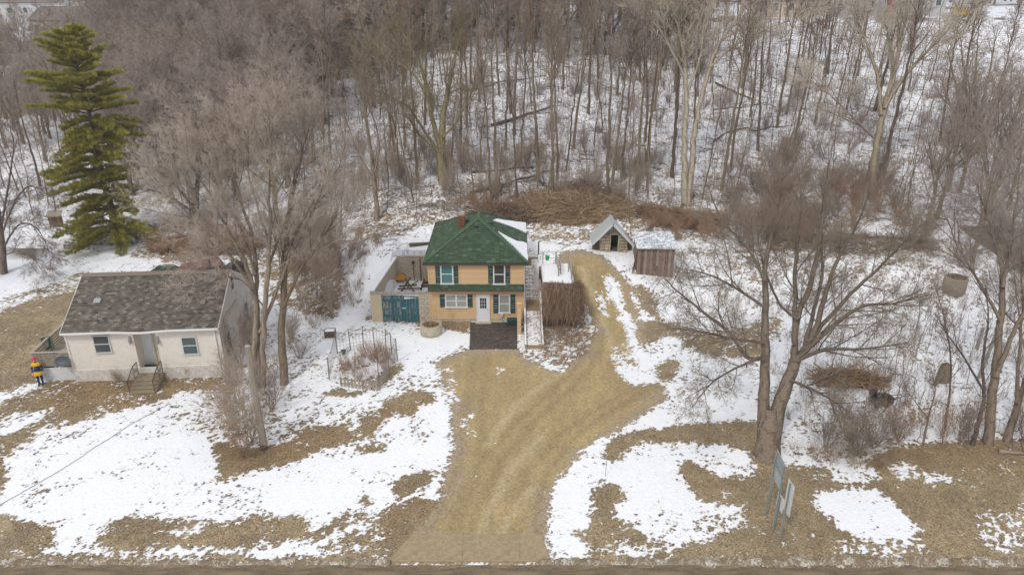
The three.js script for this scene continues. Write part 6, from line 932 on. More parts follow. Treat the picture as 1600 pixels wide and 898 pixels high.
// ---- the big double tree on the right and the clump beside the cottage: limbs laid out one by one
function framed(name, label, base, limbs, o, wm, fm, seed, extra) {
  const R = rng(seed), bp = at(...base), t0 = depthOf(bp), g = thing(name, bp); tag(g, label, 'tree'); const w = new Tree(), f = new Tree();
  for (const L of limbs) { const n = L.p.length / 2, pts = []; for (let i = 0; i < n; i++) { const t = i / Math.max(1, n - 1), q = atDepth(L.p[2 * i], L.p[2 * i + 1], t0 + (L.z0 ?? 0) + ((L.z ?? 0) - (L.z0 ?? 0)) * t).sub(bp); if (i === 0 && L.root) q.y = -0.35; pts.push(q); } trunkTo(o, R, w, f, pts, L.r, L.lvl ?? 0, L.from ?? 0.15, L.kids ?? 12, L.sides ?? 8); }
  if (extra) extra(w, f, R); w.build('trunk', wm, g); f.build('crown', fm, g); return g;
}
{
  const o = { kids: [0, 10, 9, 6], seg: [5, 4, 3, 2], wob: [0.1, 0.3, 0.4, 0.5], up: [0, 0.06, 0.03, 0.0], ang: [0.7, 0.7, 0.75, 0.75], len: [1, 0.5, 0.5, 0.55], abs: [2.5], from: [0.2, 0.2, 0.15, 0.1], sides: [8, 5, 3, 3], wood: 1, short: 0.4, min: 0.0048, thick: 0.014 };
  framed('maple_tree', 'big bare double-trunked tree with spreading limbs beside the road signs', [1200, 713], [
    { root: 1, p: [1199, 713, 1201, 690, 1203, 665, 1204, 640], r: [0.78, 0.6, 0.5, 0.42], from: 0.9, kids: 1, z: 0.1, sides: 12 },
    { root: 1, p: [1198, 713, 1193, 640, 1196, 560, 1197, 480, 1197, 420, 1206, 370, 1216, 325, 1222, 280], r: [0.43, 0.31, 0.235, 0.175, 0.138, 0.092, 0.05, 0.017], from: 0.5, kids: 16, z: 1.5 },
    { root: 1, p: [1203, 713, 1216, 640, 1236, 585, 1246, 555], r: [0.5, 0.36, 0.31, 0.26], from: 0.8, kids: 2, z: 0.2 },
    { p: [1242, 565, 1246, 500, 1268, 440, 1281, 380, 1290, 300, 1296, 240], r: [0.185, 0.16, 0.134, 0.101, 0.059, 0.017], z: 2.5, kids: 16 },
    { p: [1244, 565, 1272, 520, 1290, 460, 1312, 400, 1340, 350, 1362, 285], r: [0.185, 0.151, 0.126, 0.084, 0.05, 0.017], z: 0.5, kids: 15 },
    { p: [1246, 562, 1300, 510, 1350, 478, 1400, 474, 1446, 458], r: [0.143, 0.118, 0.084, 0.05, 0.017], z: -1.0, kids: 15 },
    { p: [1247, 562, 1290, 546, 1350, 545, 1420, 535], r: [0.118, 0.092, 0.059, 0.017], z: -3, kids: 12 },
    { p: [1232, 592, 1278, 612, 1325, 642], r: [0.084, 0.059, 0.017], z: -3, kids: 9 },
    { p: [1242, 540, 1243, 450, 1245, 390, 1252, 325, 1250, 270], r: [0.143, 0.109, 0.084, 0.05, 0.017], z: 4.5, kids: 14 },
    { p: [1258, 540, 1276, 470, 1286, 420, 1284, 330, 1286, 285], r: [0.118, 0.101, 0.076, 0.042, 0.017], z: 5.5, kids: 12 },
    { p: [1262, 535, 1320, 470, 1372, 420, 1412, 380, 1440, 352], r: [0.126, 0.101, 0.076, 0.05, 0.017], z: 3, kids: 14 },
    { p: [1197, 560, 1168, 558, 1140, 520, 1100, 488, 1062, 458, 1036, 432], r: [0.126, 0.109, 0.084, 0.067, 0.042, 0.013], z: -1.5, kids: 16 },
    { p: [1196, 535, 1150, 530, 1105, 520, 1055, 512], r: [0.101, 0.076, 0.05, 0.013], z: 2, kids: 13 },
    { p: [1196, 480, 1150, 450, 1105, 428, 1055, 418], r: [0.084, 0.067, 0.042, 0.013], z: 1, kids: 13 },
    { p: [1197, 555, 1150, 575, 1110, 600, 1080, 640], r: [0.076, 0.05, 0.034, 0.01], z: -3.5, kids: 12 },
    { p: [1197, 440, 1170, 390, 1130, 345, 1110, 300], r: [0.092, 0.067, 0.042, 0.013], z: 3, kids: 12 },
    { p: [1248, 500, 1216, 470, 1190, 400, 1180, 330], r: [0.084, 0.067, 0.042, 0.013], z: 4, kids: 11 },
  ], o, bark(0.265, 0.21, 0.155, 0.06), mat(0.30, 0.24, 0.18, 0.95), 205);
  const o2 = { ...o, kids: [0, 9, 9, 9], ang: [0.6, 0.7, 0.8, 0.8], up: [0, 0.07, 0.03, 0.01], abs: [3.3], min: 0.0072, thick: 0.013, short: 0.35 };
  framed('maple_tree', 'large bare many-stemmed tree with a pale rounded crown beside the cream cottage', [402, 606], [
    { root: 1, p: [398, 606, 397, 540, 400, 480, 386, 420, 354, 355, 318, 290, 285, 235], r: [0.259, 0.202, 0.173, 0.137, 0.094, 0.058, 0.014], from: 0.45, kids: 17, z: 0 },
    { root: 1, p: [404, 606, 402, 520, 400, 450, 396, 380, 372, 300, 352, 230, 342, 175], r: [0.216, 0.173, 0.151, 0.115, 0.079, 0.043, 0.014], from: 0.4, kids: 17, z: 1.5 },
    { root: 1, p: [410, 606, 412, 510, 418, 430, 421, 350, 420, 270, 425, 200, 430, 165], r: [0.187, 0.158, 0.137, 0.108, 0.072, 0.043, 0.014], from: 0.4, kids: 17, z: -0.5 },
    { p: [405, 520, 425, 470, 450, 410, 480, 345, 510, 285], r: [0.122, 0.108, 0.086, 0.058, 0.014], from: 0.35, kids: 15, z: 1 },
    { p: [395, 450, 350, 390, 290, 330, 240, 285], r: [0.101, 0.079, 0.05, 0.014], from: 0.3, kids: 14, z: -2 },
    { p: [398, 430, 372, 350, 320, 250, 290, 200], r: [0.094, 0.079, 0.05, 0.014], from: 0.3, kids: 14, z: 3.5 },
    { p: [418, 420, 450, 330, 470, 250, 480, 195], r: [0.094, 0.079, 0.05, 0.014], from: 0.3, kids: 14, z: 3 },
    { p: [412, 480, 380, 440, 350, 430, 325, 415], r: [0.05, 0.036, 0.025, 0.007], from: 0.3, kids: 7, z: -2 },
    { p: [420, 380, 392, 290, 385, 230, 388, 160], r: [0.072, 0.058, 0.036, 0.014], from: 0.3, kids: 14, z: 2 },
  ], o2, bark(0.36, 0.285, 0.205, 0.04), mat(0.50, 0.415, 0.34, 0.95), 311);
  framed('maple_tree', 'dark straight-trunked bare tree just right of the pale many-stemmed tree', [443, 602], [
    { root: 1, p: [443, 602, 440, 520, 443, 440, 446, 380, 455, 300, 470, 240, 480, 210], r: [0.272, 0.216, 0.192, 0.16, 0.112, 0.064, 0.016], from: 0.35, kids: 18, z: 1.5 },
    { p: [442, 480, 470, 420, 505, 370, 530, 330], r: [0.104, 0.08, 0.056, 0.016], from: 0.25, kids: 12, z: 0 },
    { p: [445, 400, 480, 330, 515, 280, 540, 250], r: [0.096, 0.072, 0.048, 0.016], from: 0.2, kids: 13, z: 3 },
  ], { ...o2, kids: [0, 9, 8, 8] }, bark(0.24, 0.18, 0.12, 0.04), mat(0.44, 0.365, 0.30, 0.95), 317);
  // the group at the right edge
  const o3 = { ...o, kids: [0, 9, 9, 8], ang: [0.6, 0.65, 0.7, 0.7], up: [0, 0.09, 0.05, 0.03], abs: [2.9], min: 0.0055, thick: 0.014 };
  framed('leaning_tree', 'thick leaning bare tree at the right edge above the grass bank', [1548, 696], [
    { root: 1, p: [1546, 696, 1552, 620, 1560, 540, 1568, 460, 1562, 400, 1545, 350, 1530, 300], r: [0.279, 0.23, 0.189, 0.148, 0.107, 0.066, 0.016], from: 0.4, kids: 18, z: 1 },
    { p: [1556, 590, 1580, 530, 1605, 480, 1640, 430, 1660, 380], r: [0.148, 0.115, 0.082, 0.049, 0.016], from: 0.3, kids: 14, z: 1 },
    { p: [1568, 450, 1580, 380, 1590, 310, 1595, 250], r: [0.107, 0.082, 0.049, 0.016], from: 0.1, kids: 14, z: 3 },
    { p: [1564, 500, 1530, 440, 1500, 390, 1480, 340], r: [0.098, 0.074, 0.049, 0.016], from: 0.2, kids: 13, z: 2 },
  ], o3, bark(0.28, 0.215, 0.155, 0.04), mat(0.36, 0.295, 0.255, 0.95), 401);
  framed('leaning_tree', 'bare tree slanting out of the picture at the far right edge', [1578, 692], [
    { root: 1, p: [1572, 694, 1588, 640, 1608, 585, 1640, 520, 1660, 440], r: [0.221, 0.18, 0.148, 0.098, 0.033], from: 0.3, kids: 14, z: 1 },
    { p: [1590, 630, 1592, 560, 1600, 480, 1596, 400, 1602, 330], r: [0.107, 0.09, 0.066, 0.041, 0.016], from: 0.3, kids: 14, z: 2 },
  ], o3, bark(0.27, 0.21, 0.15, 0.04), mat(0.36, 0.295, 0.255, 0.95), 402);
  framed('leaning_tree', 'slender dark tree leaning left of the right-edge group', [1522, 698], [
    { root: 1, p: [1520, 700, 1530, 660, 1538, 620, 1536, 560, 1545, 500, 1540, 450], r: [0.139, 0.115, 0.09, 0.066, 0.041, 0.016], from: 0.2, kids: 12, z: 0.5 },
    { p: [1538, 610, 1508, 560, 1480, 520, 1462, 490], r: [0.066, 0.049, 0.033, 0.012], from: 0.2, kids: 9, z: -0.5 },
  ], { ...o3, kids: [0, 6, 6, 4], abs: [1.8] }, bark(0.14, 0.105, 0.08, 0.02), mat(0.21, 0.165, 0.135, 0.95), 403);
  framed('thin_tree', 'thin dark sapling rising left of the right-edge trees', [1480, 672], [
    { root: 1, p: [1478, 672, 1486, 600, 1484, 540, 1472, 480, 1460, 440], r: [0.066, 0.053, 0.041, 0.029, 0.01], from: 0.25, kids: 14, z: 0.5 },
  ], { ...o3, kids: [0, 5, 5, 3], abs: [1.4] }, B.dark, K.brown, 404);
  framed('thin_tree', 'crooked small tree on the grass bank below the broken stump', [1443, 698], [
    { root: 1, p: [1442, 700, 1452, 650, 1462, 610, 1455, 575], r: [0.057, 0.045, 0.033, 0.01], from: 0.3, kids: 12, z: 0.3 }, { p: [1452, 655, 1425, 620, 1410, 600], r: [0.033, 0.025, 0.008], from: 0.3, kids: 7, z: 0 },
  ], { ...o3, kids: [0, 5, 5, 3], abs: [1.2] }, B.brown, K.brown, 405);
  framed('bare_tree_edge', 'heavy grey trunk cut by the left edge with low arching twigs', [4, 428], [
    { root: 1, p: [4, 428, 2, 380, -6, 320, -14, 250], r: [0.295, 0.246, 0.213, 0.131], from: 0.3, kids: 10, z: 0 },
    { p: [2, 390, 30, 350, 60, 360, 78, 400], r: [0.082, 0.066, 0.041, 0.012], from: 0.1, kids: 15, z: -1.5 }, { p: [0, 370, 25, 310, 50, 290, 62, 320], r: [0.082, 0.066, 0.041, 0.012], from: 0.1, kids: 15, z: -1 }, { p: [2, 350, 15, 270, 20, 220, 10, 190], r: [0.098, 0.074, 0.041, 0.016], from: 0.1, kids: 13, z: 2 },
    { p: [3, 400, 28, 392, 52, 405, 66, 425], r: [0.049, 0.041, 0.025, 0.008], from: 0.1, kids: 13, z: -2.5 },
  ], { ...o3, up: [0, 0.0, -0.03, -0.04], abs: [2.4] }, bark(0.2, 0.15, 0.115, 0.03), mat(0.25, 0.195, 0.17, 0.95), 406);
  // on the hill
  const o4 = { ...o2, kids: [0, 8, 8, 6], abs: [3.6], min: 0.0105 };
  framed('mossy_tree', 'big old tree with mossy yellow-green limbs on the slope behind the house', [692, 286], [
    { root: 1, p: [692, 286, 689, 250, 690, 210, 694, 170, 704, 120, 716, 70, 724, 40], r: [0.52, 0.42, 0.34, 0.27, 0.19, 0.1, 0.03], from: 0.35, kids: 15, z: 1 },
    { p: [688, 232, 676, 190, 668, 140, 655, 100, 632, 55, 618, 40], r: [0.27, 0.23, 0.19, 0.14, 0.08, 0.02], from: 0.25, kids: 15, z: 2 },
    { p: [684, 236, 660, 200, 640, 170, 610, 150, 582, 140], r: [0.17, 0.13, 0.1, 0.06, 0.02], from: 0.2, kids: 13, z: -2 }, { p: [670, 150, 640, 110, 610, 95, 580, 85], r: [0.14, 0.1, 0.06, 0.02], from: 0.2, kids: 12, z: 0 },
    { p: [692, 215, 712, 190, 730, 160, 748, 120], r: [0.12, 0.09, 0.06, 0.02], from: 0.2, kids: 10, z: 2 }, { p: [686, 240, 660, 215, 648, 200, 640, 185], r: [0.1, 0.08, 0.06, 0.02], from: 0.2, kids: 8, z: -2.5 },
  ], o4, B.moss, K.moss, 501);
  const o5 = { ...o4, kids: [0, 8, 8, 6], ang: [0.5, 0.55, 0.6, 0.6], abs: [4.4], thick: 0.015, min: 0.012 };
  framed('pale_poplar', 'tall pale twin-trunked tree behind the tin-roofed huts with whitish upper limbs', [1072, 318], [
    { root: 1, p: [1071, 318, 1070, 250, 1071, 190, 1072, 130, 1066, 70, 1050, 10, 1040, -30], r: [0.36, 0.3, 0.26, 0.22, 0.15, 0.08, 0.02], from: 0.5, kids: 13, z: 0 },
    { root: 1, p: [1076, 318, 1082, 240, 1090, 180, 1108, 110, 1130, 60, 1165, 10, 1190, -20], r: [0.34, 0.28, 0.24, 0.2, 0.14, 0.07, 0.02], from: 0.5, kids: 13, z: 1 },
    { p: [1072, 150, 1094, 90, 1100, 40, 1110, -20], r: [0.15, 0.12, 0.08, 0.02], from: 0.2, kids: 11, z: 2 }, { p: [1070, 120, 1040, 60, 1010, 20, 990, -10], r: [0.12, 0.1, 0.06, 0.02], from: 0.2, kids: 11, z: -1 }, { p: [1110, 105, 1150, 70, 1200, 45, 1250, 25], r: [0.12, 0.09, 0.05, 0.02], from: 0.2, kids: 11, z: -1 },
  ], o5, B.pale, K.pale, 502);
  framed('pale_poplar', 'tall pale tree forking low on the right slope with whitish spreading limbs', [1362, 308], [
    { root: 1, p: [1362, 308, 1368, 240, 1380, 180, 1396, 120, 1410, 60, 1418, 10, 1424, -30], r: [0.42, 0.34, 0.28, 0.2, 0.13, 0.07, 0.02], from: 0.45, kids: 14, z: 0.5 },
    { p: [1382, 170, 1410, 125, 1450, 80, 1490, 40, 1540, 0], r: [0.22, 0.18, 0.13, 0.08, 0.02], from: 0.3, kids: 14, z: 1 }, { p: [1378, 180, 1372, 120, 1352, 60, 1330, 10, 1320, -30], r: [0.2, 0.17, 0.12, 0.07, 0.02], from: 0.3, kids: 14, z: 1.5 },
    { p: [1366, 215, 1340, 190, 1300, 150, 1265, 125], r: [0.13, 0.1, 0.07, 0.02], from: 0.2, kids: 11, z: -2 }, { p: [1388, 150, 1396, 90, 1385, 40, 1380, -10], r: [0.14, 0.11, 0.07, 0.02], from: 0.2, kids: 11, z: 3 },
  ], o5, bark(0.36, 0.30, 0.21), K.pale, 503);
  framed('clump_tree', 'many-stemmed mossy green clump of trees on the upper right slope', [1518, 242], [
    ...[[1515, 1478, 60], [1518, 1500, 40], [1520, 1530, 30], [1524, 1560, 45], [1528, 1590, 70], [1522, 1610, 110], [1512, 1470, 120]].map(([a, b, c], i) => ({ root: 1, p: [a, 242, mix(a, b, 0.35), mix(242, c, 0.4), mix(a, b, 0.7), mix(242, c, 0.72), b, c], r: [0.17, 0.14, 0.09, 0.02], from: 0.4, kids: 12, z: (i % 3) - 1 })),
  ], { ...o4, kids: [0, 6, 5, 4], abs: [2.8] }, B.moss, K.grey, 504);
  framed('forked_tree', 'slender tree with a pale broken top left of the mossy tree', [590, 346], [
    { root: 1, p: [590, 346, 586, 300, 580, 240, 571, 180, 563, 120], r: [0.24, 0.2, 0.17, 0.13, 0.09], from: 0.35, kids: 12, z: 1 }, { p: [584, 280, 560, 240, 545, 200, 535, 170], r: [0.1, 0.08, 0.05, 0.02], from: 0.2, kids: 9, z: -1 }, { p: [585, 270, 592, 220, 578, 170, 574, 140], r: [0.09, 0.07, 0.05, 0.02], from: 0.2, kids: 9, z: 1.5 },
  ], { ...o4, kids: [0, 6, 5, 4], abs: [2.4] }, B.tan, K.mauve, 505);
  framed('bare_tree_yard', 'broad pale tree behind the cottage with twin trunks in the brush', [304, 354], [
    { root: 1, p: [300, 354, 298, 310, 285, 260, 262, 215], r: [0.34, 0.28, 0.2, 0.03], from: 0.3, kids: 16, z: 0.5 }, { root: 1, p: [308, 354, 307, 300, 315, 240, 325, 190], r: [0.3, 0.25, 0.17, 0.03], from: 0.3, kids: 15, z: 1.5 }, { p: [299, 320, 265, 280, 230, 260, 200, 255], r: [0.17, 0.13, 0.08, 0.02], from: 0.1, kids: 15, z: -2 }, { p: [300, 330, 260, 305, 225, 295, 205, 300], r: [0.13, 0.1, 0.06, 0.02], from: 0.1, kids: 13, z: -3 }, { p: [306, 310, 280, 240, 250, 190, 238, 165], r: [0.13, 0.1, 0.06, 0.02], from: 0.2, kids: 13, z: 2 },
  ], { ...o4, abs: [3.2], kids: [0, 8, 7, 5] }, bark(0.2, 0.155, 0.115), mat(0.38, 0.315, 0.265, 0.95), 506);
}
// ---- the wood on the hill
{
  const R = rng(1234), bases = [[814, 254], [841, 275], [859, 167], [871, 280], [896, 231], [941, 207], [949, 317], [956, 291], [985, 347], [1008, 221], [1022, 173], [1012, 305], [1059, 173], [804, 208], [883, 267], [970, 283], [995, 299], [609, 233], [616, 236], [633, 230], [648, 318], [729, 200], [720, 236], [752, 249], [774, 262], [664, 197], [674, 165], [517, 249], [652, 285], [624, 280], [790, 233], [798, 177], [1056, 171], [1172, 183], [1214, 198], [1252, 196], [1273, 196], [1163, 119], [1193, 139], [1254, 89], [1263, 93], [1289, 140], [1184, 235], [1229, 178], [1117, 189], [1143, 260], [1054, 142], [1314, 157], [1321, 182], [1469, 221], [1453, 127], [1547, 214], [1494, 228], [1420, 140], [1400, 110], [1340, 120], [1230, 120], [1200, 95], [1140, 105], [1110, 130], [1090, 150], [920, 130], [905, 150], [880, 140], [935, 120], [830, 160], [780, 150], [750, 160], [700, 140], [735, 130], [965, 150], [985, 180], [1000, 130], [1040, 110]];
  let n = 0; const G1 = 'slender bare trees of the wood on the snowy hill';
  const lab = 'one of the many slender bare trees on the snowy wooded hill behind the houses';
  for (const [u, v] of bases) { const p = at(u, v); taken.push(p); const slim = n % 3 === 2; const pr = slim ? protoTree['slim' + (n % 4)] : protoTree['tall' + (n % 6)]; plant(pr, p, (slim ? 12 : 16.5) * (0.85 + 0.3 * R()), R() * 6.3, lab, G1, 'woodland_tree', slim ? 1.1 : 1); n++; }
  for (let tries = 0; tries < 4000 && n < 215; tries++) {
    const d = 64 + 72 * R(), x = -26 + 100 * R() * (d / 110) - (d - 64) * 0.25; if (x < -14 - (d - 62) * 0.6) continue; if (x > 8 && d < 66) continue; const p = G(x, d); const u = 800 + FOCAL * x / depthOf(p); if (u < 480 || u > 1680) continue; if (u > 1120 && u < 1500 && d < 70) continue; if (!free(p, 2.2)) continue;
    const slim = R() < 0.62; plant(slim ? protoTree['slim' + Math.floor(R() * 4)] : protoTree['tall' + Math.floor(R() * 6)], p, (slim ? 11 : 16) * (0.75 + 0.4 * R()), R() * 6.3, lab, G1, 'woodland_tree'); n++;
  }
  // denser rounded crowns to the left
  let m = 0; const G2 = 'grey-brown rounded trees of the dense wood on the left';
  for (let tries = 0; tries < 6000 && m < 140; tries++) {
    const d = 66 + 100 * R(), u = -60 + 740 * R(), p0 = G(0, d), t = d * cp + (EYE - 2) * sp, x = (u - 800) / FOCAL * t, p = G(x, d);
    if (u > 520 && d < 92) continue; if (u > 600 && d < 105) continue; if (u < 330 && d < 76 && u > -40) continue; if (u < 150 && d < 95) continue; if (!free(p, 3.7)) continue;
    plant(protoTree['broad' + [0, 3, 1, 2, 0, 4, 3][Math.floor(R() * 7)]], p, 12.5 * (0.8 + 0.4 * R()), R() * 6.3, 'one of the rounded grey-brown bare trees of the dense wood on the left', G2, 'bare_tree'); m++;
  }
  const G3 = 'thin bare trees on the snow left of the pine';
  for (const [u, v, h] of [[75, 317, 11], [51, 335, 10], [28, 300, 11], [62, 290, 12], [100, 285, 11], [15, 345, 9], [40, 310, 9], [118, 270, 11], [5, 290, 11], [88, 340, 8], [135, 300, 10], [150, 260, 11], [-20, 320, 11]]) { const p = at(u, v); plant(protoTree[(u % 2 ? 'slim' : 'tall') + (u + 100) % 4], p, h, u, 'one of the thin bare trees standing in snow left of the pine', G3, 'thin_tree'); }
  const G4 = 'bare trees along the back of the snowy right yard';
  for (const [u, v, h] of [[1140, 330, 9], [1205, 322, 9], [1290, 330, 10], [1420, 330, 10], [1445, 372, 11], [1465, 340, 12], [1530, 360, 12], [1575, 330, 12], [1600, 380, 12], [1500, 300, 12], [1560, 290, 12], [1625, 330, 12], [1520, 410, 11], [1585, 420, 11], [1480, 300, 12]]) { const p = at(u, v); plant(protoTree[u > 1430 ? 'broad' + (u % 2 ? 0 : 3) : 'slim' + (u % 4)], p, h, u, 'one of the bare trees along the back of the snowy right yard', G4, 'yard_tree', u > 1430 ? 0.8 : 1); }
}
// ---- the far woods: a mass no one could count
function instanced(name, geo, m, list, label, parent = scene, cast = true) { const im = new THREE.InstancedMesh(geo, m, list.length), q = new THREE.Quaternion(), e = new THREE.Euler(), M4 = new THREE.Matrix4(); list.forEach(([p, s, rx, ry, rz, c], i) => { e.set(rx, ry, rz, 'YXZ'); q.setFromEuler(e); M4.compose(p, q, typeof s === 'number' ? V(s, s, s) : s); im.setMatrixAt(i, M4); if (c) im.setColorAt(i, C(...c)); }); im.castShadow = cast; im.receiveShadow = true; im.name = parent === scene ? numbered(name) : name; tag(im, label, null, null, 'stuff'); parent.add(im); return im; }
{
  const R = rng(4321), lists = [[], [], [], []];
  for (let i = 0; i < 2300; i++) { const d = 132 + 620 * Math.pow(R(), 1.25), x = (R() * 2 - 1) * d * 0.86, u = x / (d * cp + 20 * sp) * FOCAL + 800; const y = land(x, d); const dense = nz(NA, x / 300, d / 260); if (u > 330 && d < 150 && u < 900) { } if (u > 1060 && d < 178) continue; if (u < 130 && d < 260 && dense < 0.55) continue; if (dense < 0.22) continue; lists[i % 4].push([V(x, y, -d), (10 + 5 * R()) / 14, 0, R() * 6.3, 0]); }
  for (let i = 0; i < 130; i++) { const d = 78 + 60 * R(), u = 170 + 340 * R(), t = d * cp + 16 * sp, x = (u - 800) / FOCAL * t; lists[i % 3].push([V(x, land(x, d), -d), (10.5 + 4 * R()) / 14, 0, R() * 6.3, 0]); }
  for (let i = 0; i < 250; i++) { const d = 104 + 34 * R(), u = 300 + 790 * R(), t = d * cp + 10 * sp, x = (u - 800) / FOCAL * t; if (u > 850 && R() < 0.45) continue; lists[i % 3].push([V(x, land(x, d), -d), (10.5 + 4.5 * R()) / 14, 0, R() * 6.3, 0]); }
  ['broad0', 'broad1', 'broad2', 'tall3'].forEach((k, i) => { for (const ch of protoTree[k].children) instanced('far_woods', ch.geometry, ch.material, lists[i], 'far bare woods beyond the hill, fading into haze'); });
}
// every counted tree is named by where it stands among its neighbours
{
  const ORD = ['first', 'second', 'third', 'fourth', 'fifth', 'sixth', 'seventh', 'eighth', 'ninth', 'tenth', 'eleventh', 'twelfth', 'thirteenth', 'fourteenth', 'fifteenth', 'sixteenth', 'seventeenth', 'eighteenth', 'nineteenth', 'twentieth', ...[1, 2, 3, 4, 5, 6, 7, 8, 9].map(i => 'twenty-' + ['first', 'second', 'third', 'fourth', 'fifth', 'sixth', 'seventh', 'eighth', 'ninth'][i - 1]), 'thirtieth', 'thirty-first', 'thirty-second', 'thirty-third', 'thirty-fourth', 'thirty-fifth'];
  const COL = { hill: [[560, 'left of the block enclosure'], [680, 'above the block enclosure'], [745, 'above the brick chimney'], [830, 'above the snowy roof side'], [920, 'above the vine-covered garage'], [995, 'above the tin-gabled hut'], [1065, 'above the plank shed'], [1160, 'around the pale twin tree'], [1300, 'above the double-trunked roadside tree'], [1450, 'around the pale forked tree'], [9999, 'above the right-edge trees']], wood: [[60, 'left of the pine'], [190, 'behind the pine'], [300, 'right of the pine'], [420, 'behind the many-stemmed tree'], [520, 'right of the many-stemmed tree'], [9999, 'left of the mossy tree']] };
  const ROW = [[90, 'at the skyline'], [125, 'near the hilltop'], [160, 'high on the slope'], [195, 'above mid-slope'], [235, 'below mid-slope'], [275, 'low on the slope'], [9999, 'at the slope foot']], ROWW = [[25, 'at the skyline'], [60, 'in the back rows'], [110, 'in the middle rows'], [9999, 'in the front rows']];
  const cells = new Map();
  for (const o of scene.children) { const g = o.userData.group; if (!g || o.userData.category !== 'tree') continue; const kind = g.startsWith('slender') ? 'hill' : g.startsWith('grey-brown') ? 'wood' : null; const t = depthOf(o.position), u = 800 + FOCAL * o.position.x / t, c = EYE - o.position.y, v = H0 / 2 + FOCAL * (c * cp + o.position.z * sp) / t; const col = kind ? COL[kind].find(q => u < q[0])[1] : '', row = kind === 'hill' ? ROW.find(q => v < q[0])[1] : kind === 'wood' ? ROWW.find(q => v < q[0])[1] : ''; const key = g + '|' + col + '|' + row; if (!cells.has(key)) cells.set(key, { col, row, kind, g, list: [] }); cells.get(key).list.push([u, o]); }
  for (const { col, row, kind, g, list } of cells.values()) { list.sort((a, b) => a[0] - b[0]); const what = kind === 'hill' ? 'slender bare tree' : kind === 'wood' ? 'rounded bare tree' : ''; list.forEach(([, o], i) => { const n = list.length; if (kind) o.userData.label = n === 1 ? `lone ${what} ${row}, ${col}` : `${ORD[i]} ${what} from left, ${row}, ${col}`; else o.userData.label = g.startsWith('thin') ? `${ORD[i]} thin bare tree from left in the snow beside the pine` : `${ORD[i]} bare tree from left along the back of the right yard`; }); }
}
// ---------------------------------------------------------------- thickets, brush, grass, leaves
const shrubGeo = (seed, stems, h, spread, min, kids) => { const R = rng(seed), w = new Tree(), o = { kids: [0, ...kids], seg: [4, 3, 2], wob: [0.3, 0.4, 0.5], up: [0.05, 0.06, 0.04], ang: [0.5, 0.6, 0.7], len: [0.5, 0.5, 0.5], abs: [h * 0.38], from: [0.2, 0.15, 0.1], sides: [4, 3, 3], wood: -1, short: 0.4, min, thick: 0.012 }; for (let i = 0; i < stems; i++) { const a = R() * 6.28, e = spread * Math.sqrt(R()), d = V(Math.cos(a) * Math.sin(e), Math.cos(e), Math.sin(a) * Math.sin(e)), p = V(0.25 * (R() - 0.5), -0.1, 0.25 * (R() - 0.5)), L = h * (0.65 + 0.45 * R()), pts = [p.clone()], q = p.clone(); for (let k = 1; k <= 4; k++) { d.x += (R() - 0.5) * 0.22; d.z += (R() - 0.5) * 0.22; d.normalize(); q.addScaledVector(d, L / 4); pts.push(q.clone()); } const rr = pts.map((_, k) => mix(min * 2.6, min * 0.8, k / 4)); w.tube(pts, rr, 4); kidsAlong(o, R, w, w, pts, rr, L, 0, 0.15, 9); } return w.geometry(); };
